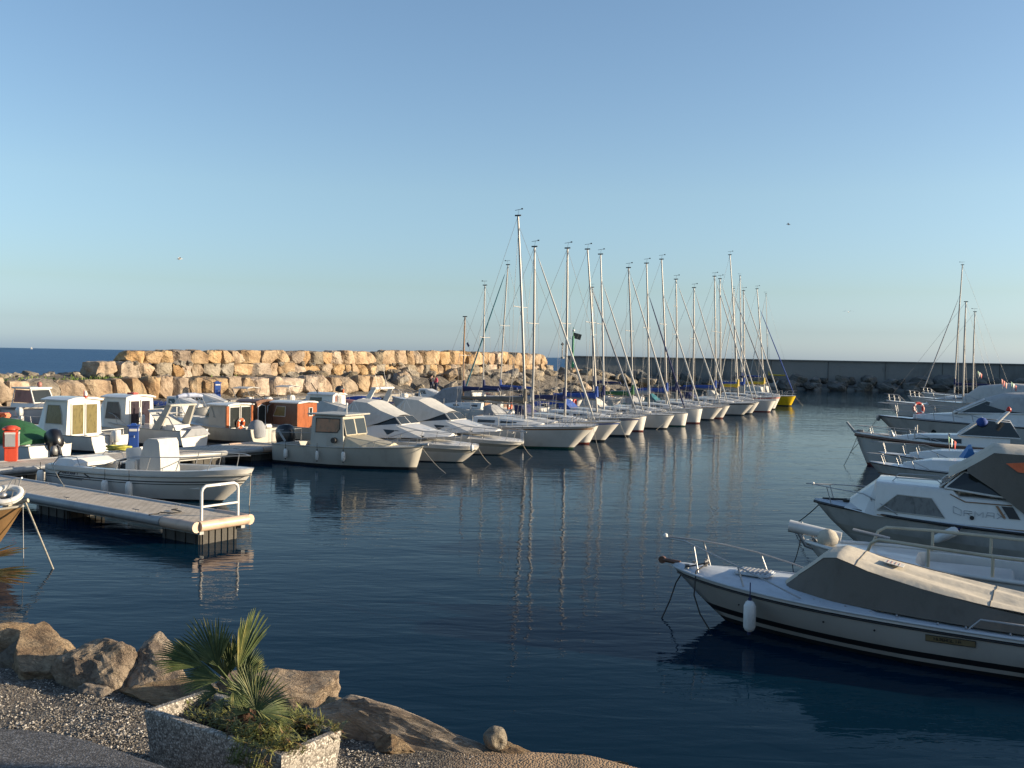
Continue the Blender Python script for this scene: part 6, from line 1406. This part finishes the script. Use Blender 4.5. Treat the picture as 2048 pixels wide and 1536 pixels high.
for s in (-1, 1): b.tube([h.edge(4.2, .1, .02, s), h.edge(4.4, .1, .5, s), h.edge(5.4, .1, .55, s), (6.45, s * .04, 1.78)], .015, 6); b.tube([h.edge(5.3, .1, 0, s), h.edge(5.4, .1, .55, s)], .015, 6); b.tube([h.edge(6.0, .08, 0, s), (6.3, s * .08, 1.75)], .015, 6)
b.tube([(6.3, 0, 1.2), (6.45, 0, 1.78)], .015, 6); b.build('bow_rail', M_['steel'], t)
b = MB(); b.tube([(6.55, 0, 1.25), local_pt(t, at(107, 1140, -.02))], .022, 6); b.build('mooring_line', M_['rope'], t)
b = MB(); b.tube([(6.4, .0, 1.22), local_pt(t, at(-25, 1085, .3))], .020, 6); b.build('mooring_line', M_['rope'], t)
b = MB(); b.tube([(6.5, 0, 1.2), local_pt(t, at(47, 1118, -.02))], .008, 5); b.build('mooring_line', M_['nylon'], t)
b = MB(); b.lathe((6.2, -.28, 1.35), [(.02, 0), (.08, .03), (.09, .1), (.03, .14)], 10); b.build('bow_lamp', M_['steel'], t)
lb = lifebuoy(aty(12, 990, world_pt(t, (6, 0, 0)).y - .3), (R(25), 0, R(10)), 'red and white lifebuoy on the brown bowed boat at the left edge', .30, .075, M_['fender'])
# ================================================================ FOREGROUND: shore, rocks, planter, palm
GZ = 1.5
edge_px = [(-420, 1235), (-150, 1262), (0, 1292), (150, 1322), (300, 1350), (430, 1362), (560, 1380), (690, 1412), (850, 1452), (985, 1496), (1080, 1500), (1180, 1506), (1300, 1537), (1480, 1600), (1800, 1720)]
EP = [at(x, y, GZ) for x, y in edge_px]
def gravel_mat():
    m, t, b = new_mat('gravelly_soil'); tc = t.nodes.new('ShaderNodeTexCoord')
    v = t.nodes.new('ShaderNodeTexVoronoi'); v.inputs['Scale'].default_value = 55; t.links.new(tc.outputs['Object'], v.inputs['Vector'])
    sx = t.nodes.new('ShaderNodeSeparateColor'); t.links.new(v.outputs['Color'], sx.inputs[0])
    r = ramp(t, sx.outputs[0], [(0, (.05, .042, .035)), (.5, (.12, .105, .085)), (.85, (.20, .18, .15)), (1, (.40, .36, .31))]); r.color_ramp.interpolation = 'CONSTANT'
    n = tex_noise(t, .9, 5, .6, tc.outputs['Object']); n2 = tex_noise(t, 20, 4, .6, tc.outputs['Object'])
    dirt = ramp(t, n2.outputs['Fac'], [(.3, (.22, .14, .08)), (.7, (.36, .25, .15))])
    sp = t.nodes.new('ShaderNodeSeparateXYZ'); t.links.new(tc.outputs['Object'], sp.inputs[0])
    mr = t.nodes.new('ShaderNodeMapRange'); mr.inputs[1].default_value = -.6; mr.inputs[2].default_value = .2; t.links.new(sp.outputs['X'], mr.inputs[0])
    ad = t.nodes.new('ShaderNodeMath'); ad.operation = 'MULTIPLY_ADD'; ad.inputs[1].default_value = 1.2; ad.inputs[2].default_value = -.6; t.links.new(n.outputs['Fac'], ad.inputs[0])
    a2 = t.nodes.new('ShaderNodeMath'); a2.operation = 'ADD'; a2.use_clamp = True; t.links.new(mr.outputs[0], a2.inputs[0]); t.links.new(ad.outputs[0], a2.inputs[1])
    mx = t.nodes.new('ShaderNodeMix'); mx.data_type = 'RGBA'; t.links.new(a2.outputs[0], mx.inputs['Factor']); t.links.new(r.outputs['Color'], mx.inputs[6]); t.links.new(dirt.outputs['Color'], mx.inputs[7])
    t.links.new(mx.outputs[2], b.inputs['Base Color']); b.inputs['Roughness'].default_value = .95
    bump(t, b, v.outputs['Distance'], .8, -.012); return m
MGRAV = gravel_mat()
# ground sheet: rows from the shore edge back under the camera
b_ = MB(); rows = []
NE = 60
def edge_at(f):
    k = f * (len(EP) - 1); i = min(int(k), len(EP) - 2); return EP[i].lerp(EP[i + 1], k - i)
for j in range(40):
    g = (j / 39) ** 1.6; row = []
    for i in range(NE * 2 + 1):
        e = edge_at(i / (NE * 2)); q = Vector((e.x * (1 + .4 * g), e.y + (-14 - e.y) * g, GZ))
        q.z += .045 * noise.fractal(Vector((q.x * 1.1, q.y * 1.1, 0)), 1, 2, 5) * min(1, j / 3) - (.02 if j == 0 else 0)
        row.append(q)
    rows.append(row)
b_.loft(rows, closed=False, caps=False, smooth=True)
bank = []
for dz, dy in ((0, 0), (-.5, .12), (-1.0, .25), (-1.8, .5), (-2.4, 1.5)):
    bank.append([edge_at(i / (NE * 2)) + Vector((.1 * noise.noise(Vector((i * .3, dz, 1))), dy + .12 * noise.noise(Vector((i * .4, dz * 2, 7))), dz - .02)) for i in range(NE * 2 + 1)])
b_.loft(bank, closed=False, caps=False)
tag(b_.build('ground', MGRAV), kind='structure')
# loose gravel
def ground_z(x, y): return GZ + .045 * noise.fractal(Vector((x * 1.1, y * 1.1, 0)), 1, 2, 5)
MPEB = None
def pebble_mat():
    m, t, b = new_mat('pebbles'); tc = t.nodes.new('ShaderNodeTexCoord')
    v = t.nodes.new('ShaderNodeTexVoronoi'); v.inputs['Scale'].default_value = 30; t.links.new(tc.outputs['Object'], v.inputs['Vector'])
    sx = t.nodes.new('ShaderNodeSeparateColor'); t.links.new(v.outputs['Color'], sx.inputs[0])
    r = ramp(t, sx.outputs[0], [(0, (.06, .055, .05)), (.4, (.16, .145, .125)), (.75, (.27, .24, .20)), (.92, (.52, .48, .42))]); t.links.new(r.outputs['Color'], b.inputs['Base Color']); b.inputs['Roughness'].default_value = .85; return m
rr = random.Random(5); vs = []; fs = []
ico = [(0, 0, 1), (.9, 0, .3), (.28, .85, .3), (-.72, .53, .3), (-.72, -.53, .3), (.28, -.85, .3), (.5, .4, -.4), (-.5, .4, -.4), (0, -.6, -.4)]
icf = [(0, 1, 2), (0, 2, 3), (0, 3, 4), (0, 4, 5), (0, 5, 1), (1, 6, 2), (2, 6, 7), (2, 7, 3), (3, 7, 4), (4, 7, 8), (4, 8, 5), (5, 8, 1), (1, 8, 6)]
cnt = 0
while cnt < 21000:
    px = rr.uniform(-60, 1150); py = rr.uniform(1300, 1600)
    p = at(px, py, GZ)
    # keep to the land side of the shore edge and thin out over the dirt
    ey = float(np.interp(px, [a for a, _ in edge_px], [c for _, c in edge_px]))
    if py < ey + 14: continue
    dn = noise.noise(Vector((p.x * .8, p.y * .8, 3))) + (.6 if px < 640 else .6 - (px - 640) / 330)
    if rr.random() > max(0.04, min(1, dn + .35)): continue
    s_ = rr.uniform(.004, .012) * (1.6 if rr.random() < .06 else 1); a = rr.uniform(0, 6.28); ca, sa = math.cos(a), math.sin(a); e_ = rr.uniform(.6, 1.3)
    z = ground_z(p.x, p.y); o = len(vs); tl = rr.uniform(-.5, .5)
    for x, y, q in ico: vs.append((p.x + s_ * (x * ca - y * sa * e_), p.y + s_ * (x * sa + y * ca * e_), z + s_ * (q * .75 + x * tl * .4) + s_ * .2))
    fs += [tuple(o + k for k in f) for f in icf]; cnt += 1
me = bpy.data.meshes.new('gravel'); me.from_pydata(vs, [], fs); me.materials.append(pebble_mat()); o = bpy.data.objects.new('gravel', me); COL.objects.link(o)
tag(o, 'loose pale and grey gravel strewn over the shore ground', 'gravel', kind='stuff')

# shore rocks
def shore_rock(px, py, dim, rot, label, seed, kind='boulder', dz=0.0, mat_=None, rough=.075, sub=22, name='shore_rock'):
    dim = (dim[0] * 1.08, dim[1] * 1.05, dim[2] * .60); me = make_rock(seed, 'shard', sub, rough, .035); me.materials.append(mat_ or ROCKN)
    for p in me.polygons: p.use_smooth = False
    o = bpy.data.objects.new(name, me); COL.objects.link(o); o.location = at(px, py, GZ) + Vector((0, 0, dz)); o.scale = dim; o.rotation_euler = rot
    return tag(o, label, 'rock')
shore_rock(8, 1300, (.80, .7, .62), (.2, .1, -.3), 'rounded tan shore rock at the left edge nearest the water', 101, dz=.08)
shore_rock(95, 1334, (1.0, .7, .60), (.12, .22, -.6), 'broad tan shore rock with a dark hollow, second from the left edge', 102, dz=.0)
shore_rock(55, 1322, (.8, .6, .55), (0, .2, -.4), 'dark brown shore rock wedged behind the broad tan one', 112, dz=.0, mat_=ROCKG)
shore_rock(205, 1354, (.80, .62, 1.08), (.12, -.28, -.55), 'pointed dark brown shore rock with pitted sunlit top', 103, dz=.02, mat_=ROCKN)
shore_rock(186, 1384, (.34, .24, .20), (.1, 0, -.3), 'small white flat stone at the foot of the pointed rock', 104, dz=.02)
shore_rock(322, 1366, (.80, .62, .72), (.1, .36, -.45), 'sunlit wedge shaped shore rock left of the palm', 105, dz=.0)
shore_rock(268, 1352, (.42, .34, .5), (0, .3, -.2), 'small tan shore rock between the pointed and the wedge shaped ones', 106, dz=-.02)
shore_rock(365, 1392, (1.15, .6, .40), (.05, .05, -.2), 'long low smooth rock in shade behind the planter', 107, dz=-.03)
shore_rock(580, 1402, (1.05, .7, .85), (.10, .12, -.5), 'pale yellow cracked rock behind the palm, sloping to the water', 108, dz=-.03)
shore_rock(696, 1452, (.62, .5, .90), (.05, .08, -.55), 'square brown rock just right of the planter', 109, dz=-.03)
shore_rock(840, 1484, (2.1, .42, .95), (-.30, .19, -.16), 'long ochre rock with crumbling face sloping down to the right', 110, dz=-.08)
shore_rock(1030, 1500, (.36, .2, .2), (.05, .12, -.4), 'small ochre stone right of the round pitted stone', 113, dz=-.03)
shore_rock(790, 1496, (.26, .24, .25), (.3, .1, .4), 'small angular stone at the foot of the long ochre rock', 115, dz=.0)
# round weathered stone with a hollow
bm = bmesh.new(); bmesh.ops.create_uvsphere(bm, u_segments=32, v_segments=20, radius=.10)
for v in bm.verts:
    d_ = (v.co - Vector((.03, -.095, -.01))).length; v.co += v.co.normalized() * (.012 * noise.noise(v.co * 14)); 
    if d_ < .05: v.co.y += (.05 - d_) * .6
me = bpy.data.meshes.new('round_stone'); bm.to_mesh(me); bm.free(); me.materials.append(ROCKG); me.polygons.foreach_set('use_smooth', [True] * len(me.polygons))
o = bpy.data.objects.new('round_stone', me); COL.objects.link(o); o.location = at(991, 1496, GZ) + Vector((0, 0, .08)); tag(o, 'round grey stone ball with a small hollow by the water', 'stone')

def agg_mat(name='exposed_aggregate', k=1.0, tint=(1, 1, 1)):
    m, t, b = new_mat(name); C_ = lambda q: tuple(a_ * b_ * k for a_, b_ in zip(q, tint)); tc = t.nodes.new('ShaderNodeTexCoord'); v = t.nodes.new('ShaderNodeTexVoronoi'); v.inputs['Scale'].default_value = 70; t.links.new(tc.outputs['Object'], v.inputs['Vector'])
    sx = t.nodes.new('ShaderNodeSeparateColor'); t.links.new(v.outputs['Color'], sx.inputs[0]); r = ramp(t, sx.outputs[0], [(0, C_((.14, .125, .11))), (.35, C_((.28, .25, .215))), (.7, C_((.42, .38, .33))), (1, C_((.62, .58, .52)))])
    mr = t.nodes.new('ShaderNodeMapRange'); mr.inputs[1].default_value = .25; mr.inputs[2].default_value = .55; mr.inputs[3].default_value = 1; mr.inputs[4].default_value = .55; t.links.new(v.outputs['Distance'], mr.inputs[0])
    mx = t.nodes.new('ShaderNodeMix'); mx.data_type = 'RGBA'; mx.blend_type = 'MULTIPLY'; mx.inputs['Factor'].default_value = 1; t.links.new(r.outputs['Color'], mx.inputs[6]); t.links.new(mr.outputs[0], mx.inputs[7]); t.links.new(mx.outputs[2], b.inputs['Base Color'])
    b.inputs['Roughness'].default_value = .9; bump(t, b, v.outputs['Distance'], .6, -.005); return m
# low wall at the lower left
MGRAN = None
cp = [(-200, 1453), (-60, 1453), (0, 1455), (60, 1458), (120, 1466), (180, 1479), (250, 1502), (330, 1530), (420, 1568), (560, 1640), (700, 1730)]
WZ = 2.05
ow = [at(x, y, WZ) for x, y in cp]; b_ = MB(); rg = []
for i, p in enumerate(ow):
    d_ = (ow[min(i + 1, len(ow) - 1)] - ow[max(i - 1, 0)]).normalized(); n_ = Vector((d_.y, -d_.x, 0)); q = p + n_ * 1.2
    rg.append([Vector((p.x, p.y, GZ - .1)), p - Vector((0, 0, .02)), p + n_ * .02, q, Vector((q.x, q.y, GZ - .1))])
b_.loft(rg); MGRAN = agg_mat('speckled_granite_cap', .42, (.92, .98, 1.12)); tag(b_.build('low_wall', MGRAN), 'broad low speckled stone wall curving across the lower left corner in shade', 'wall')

# planter
TZ = GZ + .52
c0 = at(289, 1419, TZ); c1 = at(563, 1512, TZ); c2 = at(650, 1450, TZ)
dx = (c1 - c0); Lp = dx.length; ax = math.atan2(dx.y, dx.x); Wp = max(.5, abs((c2 - c1).dot(Vector((-math.sin(ax), math.cos(ax), 0)))))
MAGG = agg_mat()
pt_ = thing('planter', 'rectangular exposed aggregate concrete planter holding the fan palm', 'planter', (c0.x, c0.y, GZ - .03), ax)
wt_ = .06; hh_ = .55; tp = .05
b = MB()
def trap(x0, y0, x1, y1):
    return [(x0, y0), (x1, y0), (x1, y1), (x0, y1)]
outer = lambda z, k: [(k, k, z), (Lp - k, k, z), (Lp - k, Wp - k, z), (k, Wp - k, z)]
b.loft([outer(0, tp), outer(hh_ - .012, 0), outer(hh_, .008), outer(hh_, wt_ - .006), outer(hh_ - .012, wt_), outer(.2, wt_ + .03)], True, False)
b.build('trough', MAGG, pt_)
b = MB(); rows = []
for i in range(21): rows.append([Vector((wt_ + (Lp - 2 * wt_) * i / 20, wt_ + (Wp - 2 * wt_) * j / 8, hh_ - .16 + .05 * noise.noise(Vector((i * .5, j * .6, 0))))) for j in range(9)])
b.loft(rows, closed=False, caps=False, smooth=True); b.build('soil', paint('dark_soil', (.035, .025, .018), .95, .3, 20, bmp=.02), pt_)
# low trailing plants
def leafy_mat(name, cols):
    m, t, b = new_mat(name); n = tex_noise(t, 9, 4, .6); r = ramp(t, n.outputs['Fac'], cols); t.links.new(r.outputs['Color'], b.inputs['Base Color']); b.inputs['Roughness'].default_value = .6
    return m
MSUC = leafy_mat('dry_succulent', [(.30, (.16, .06, .03)), (.45, (.12, .12, .03)), (.58, (.18, .19, .05)), (.72, (.32, .20, .07))])
rr = random.Random(9); b = MB()
M0 = Matrix.Translation((c0.x, c0.y, GZ - .03)) @ Matrix.Rotation(ax, 4, 'Z')
def blade(b, p, d, L_, w_, curve, mi=0, seg=3):
    d = Vector(d).normalized(); sd_ = d.cross(Vector((0, 0, 1)));
    if sd_.length < .05: sd_ = Vector((1, 0, 0))
    sd_.normalize(); up = sd_.cross(d); A = []; 
    for k in range(seg + 1):
        f = k / seg; q = p + d * L_ * f + up * curve * L_ * f * f; ww = w_ * (1 - f ** 2) * .5 + .0008; A += [q - sd_ * ww, q + sd_ * ww]
    b.add(A, [[2 * k, 2 * k + 1, 2 * k + 3, 2 * k + 2] for k in range(seg)], mi)
for i in range(5200):
    if i % 5 < 3: lx = rr.uniform(Lp * .58, Lp + .02); ly = rr.uniform(.04, Wp)
    elif i % 5 == 3: lx = rr.uniform(.05, Lp); ly = rr.uniform(Wp * .55, Wp + .04)
    else: lx = rr.uniform(.12, Lp * .5); ly = rr.uniform(Wp * .35, Wp)
    nz_ = noise.noise(Vector((lx * 4, ly * 4, 2)))
    if nz_ < -.12: continue
    base = M0 @ Vector((lx, ly, hh_ - .12 + .12 * max(0, nz_) + rr.uniform(0, .10) + (.07 if lx > Lp * .6 else 0)))
    a = rr.uniform(0, 6.28); blade(b, base, (math.cos(a), math.sin(a), rr.uniform(-.2, 1.0)), rr.uniform(.03, .085), rr.uniform(.006, .012), rr.uniform(-.5, .2))
# stems hanging over the rim
for i in range(26):
    lx = rr.uniform(Lp * .72, Lp * 1.0); p0 = M0 @ Vector((lx, -.01 if i % 3 else rr.uniform(0, Wp), hh_ + .01)); d_ = M0.to_3x3() @ Vector((rr.uniform(-.5, .5), -1 if i % 3 else 0, 0)); pts = [p0 - d_ * .08, p0 + d_ * .03 + Vector((0, 0, .02)), p0 + d_ * .07 - Vector((0, 0, rr.uniform(.02, .06))), p0 + d_ * .09 - Vector((0, 0, rr.uniform(.06, .12)))]
    if i % 3: b.tube(pts, .004, 4)
    for q in pts[1:]:
        for k in range(9): a = rr.uniform(0, 6.28); blade(b, q, (math.cos(a), math.sin(a), rr.uniform(-.3, .8)), rr.uniform(.03, .06), .008, -.2)
o = b.build('trailing_plants', MSUC); tag(o, 'mat of half dry trailing succulents spilling over the planter rim', 'plants', kind='stuff')
# palm
MPALM = leafy_mat('palm_leaf', [(.3, (.028, .045, .012)), (.5, (.065, .09, .025)), (.7, (.15, .16, .05))])
MPTIP = leafy_mat('yellowing_palm_leaf', [(.3, (.09, .10, .025)), (.5, (.16, .16, .045)), (.7, (.30, .25, .09))])
MFIB = paint('palm_fibre', (.09, .045, .025), .95, .35, 25, bmp=.01)
def fan_leaf(parent, base, hub, nrm, axis, R_, n=24, span=200, seed=0, fold=.12, m=None, droop=.12):
    """petiole base->hub, fan of folded leaflets in the plane (axis, side) around the hub"""
    rr = random.Random(seed); nrm = Vector(nrm).normalized(); axis = Vector(axis).normalized(); side = nrm.cross(axis).normalized(); axis = side.cross(nrm).normalized()
    b = MB(); hub = Vector(hub); base = Vector(base); mid = base.lerp(hub, .5) + Vector((0, 0, .02)); b.tube([base, mid, hub], [.010, .007, .006], 5, mi=0)
    for k in range(n):
        f = (k + .5) / n * 2 - 1; an = R(span / 2) * f; d = axis * math.cos(an) + side * math.sin(an); L_ = R_ * (1 - .28 * abs(f) ** 1.5) * rr.uniform(.92, 1.05)
        d = (d + nrm * (fold + rr.uniform(-.05, .05) + .12 * abs(f))).normalized(); w = R_ * .036; sd_ = d.cross(nrm).normalized()
        mi = 1 if rr.random() < .14 else 0; A = []
        for q, (fr, ww) in enumerate(((0, .2), (.3, .75), (.6, 1.0), (.85, .55), (1.0, .06))):
            c = hub + d * L_ * fr - Vector((0, 0, droop * L_ * fr ** 3)); A += [c - sd_ * w * ww * .5 + nrm * w * ww * .28, c, c + sd_ * w * ww * .5 + nrm * w * ww * .28]
        fs = []
        for q in range(4):
            o_ = q * 3; fs += [[o_, o_ + 1, o_ + 4, o_ + 3], [o_ + 1, o_ + 2, o_ + 5, o_ + 4]]
        b.add(A, fs, mi)
    return b.build('leaf', [m or MPALM, MPTIP], parent)
pb = at(462, 1440, TZ - .12) ; pb = M0 @ Vector((Lp * .50, Wp * .60, hh_ - .15))
# keep the trunk on the bearing seen in the photo
palm = thing('fan_palm', 'young dwarf fan palm with spiky fans growing in the planter', 'palm', pb)
b = MB(); pts = [(0, 0, 0), (.005, 0, .08), (-.01, .0, .17), (-.01, 0, .25)]; b.tube(pts, [.055, .065, .06, .035], 10)
rr = random.Random(21)
for i in range(160): a = rr.uniform(0, 6.28); z = rr.uniform(.02, .24); blade(b, Vector((.05 * math.cos(a), .05 * math.sin(a), z)), (math.cos(a) * .5, math.sin(a) * .5, 1), rr.uniform(.03, .07), .006, .1)
b.build('trunk', MFIB, palm)
def pl(px, py, d): return aty(px, py, pb.y + d) - pb
crown = Vector((-.01, 0, .24))
LV = [((392, 1318, .0), (.0, -.9, .45), (-1.0, 0, .42), .40, 62, 1), ((425, 1318, .06), (.0, -1, .25), (-.42, 0, 1), .44, 95, 2), ((455, 1335, .12), (.1, -.9, .1), (.12, .1, 1), .34, 60, 3), ((474, 1325, -.02), (.6, -.6, .1), (.40, 0, 1), .50, 46, 4),
      ((488, 1350, .12), (.5, -.6, .4), (.62, .1, .8), .24, 60, 5), ((425, 1380, .1), (-.3, -.6, .6), (-1.0, .2, -.1), .20, 90, 6), ((462, 1375, -.20), (.3, -.5, .8), (.3, -.4, .3), .18, 90, 7), ((440, 1395, -.15), (-.4, -.5, .7), (-.3, -.5, -.5), .16, 90, 8)]
LV += [((445, 1350, .2), (-.2, -.9, .2), (-.2, .3, 1), .40, 80, 41), ((430, 1352, -.05), (-.2, -.8, .6), (-.8, -.1, .25), .34, 70, 42), ((480, 1362, .05), (.3, -.9, .3), (.25, .2, 1), .34, 60, 43)]
for (hx, hy, hd_), nr, ax_, R_, spn, sd in LV:
    hub = pl(hx, hy, hd_); hub = crown.lerp(hub, .85); fan_leaf(palm, crown, hub, nr, ax_, R_, 22, spn, sd)
# second smaller palm
pb2 = M0 @ Vector((Lp * .70, Wp * .55, hh_ - .12))
palm2 = thing('fan_palm', 'smaller fan palm with one broad fan, right of the bigger one in the planter', 'palm', pb2)
b = MB(); b.tube([(0, 0, 0), (0, 0, .08)], [.035, .025], 8); b.build('trunk', MFIB, palm2)
def pl2(px, py, d): return aty(px, py, pb2.y + d) - pb2
for (hx, hy, hd_), nr, ax_, R_, spn, sd in [((512, 1420, .0), (.1, -1, .35), (.15, .1, 1), .36, 165, 11), ((505, 1395, .15), (.2, -.9, .2), (-.25, .2, 1), .30, 110, 12), ((520, 1425, -.12), (.3, -.5, .9), (.9, -.1, .25), .26, 110, 13), ((500, 1425, .1), (-.5, -.6, .5), (-.8, .1, .5), .26, 90, 14)]:
    hub = pl2(hx, hy, hd_); fan_leaf(palm2, Vector((0, 0, .06)), hub, nr, ax_, R_, 24, spn, sd)
# tips of another palm reaching in from the left
pe = at(-150, 1330, GZ); palm3 = thing('fan_palm', 'palm outside the left edge, only orange dry leaf tips reach into the photo', 'palm', pe)
b = MB(); b.tube([(0, 0, 0), (.05, 0, .5), (.08, 0, 1.0)], [.12, .10, .08], 10); b.build('trunk', MFIB, palm3)
MDRY = leafy_mat('dry_palm_leaf', [(.3, (.25, .10, .02)), (.5, (.45, .20, .04)), (.7, (.30, .22, .05))])
for (tx, ty), sd in (((92, 1160), 31), ((66, 1100), 32), ((70, 1178), 35)):
    tip_ = aty(tx, ty, pe.y + .1) - pe; c_ = Vector((.08, 0, 1.0)); hub = c_.lerp(tip_, .45); d_ = (tip_ - hub); fan_leaf(palm3, c_, hub, (0, -.8, .6), d_, d_.length, 7, 18, sd, m=MDRY, droop=.02)
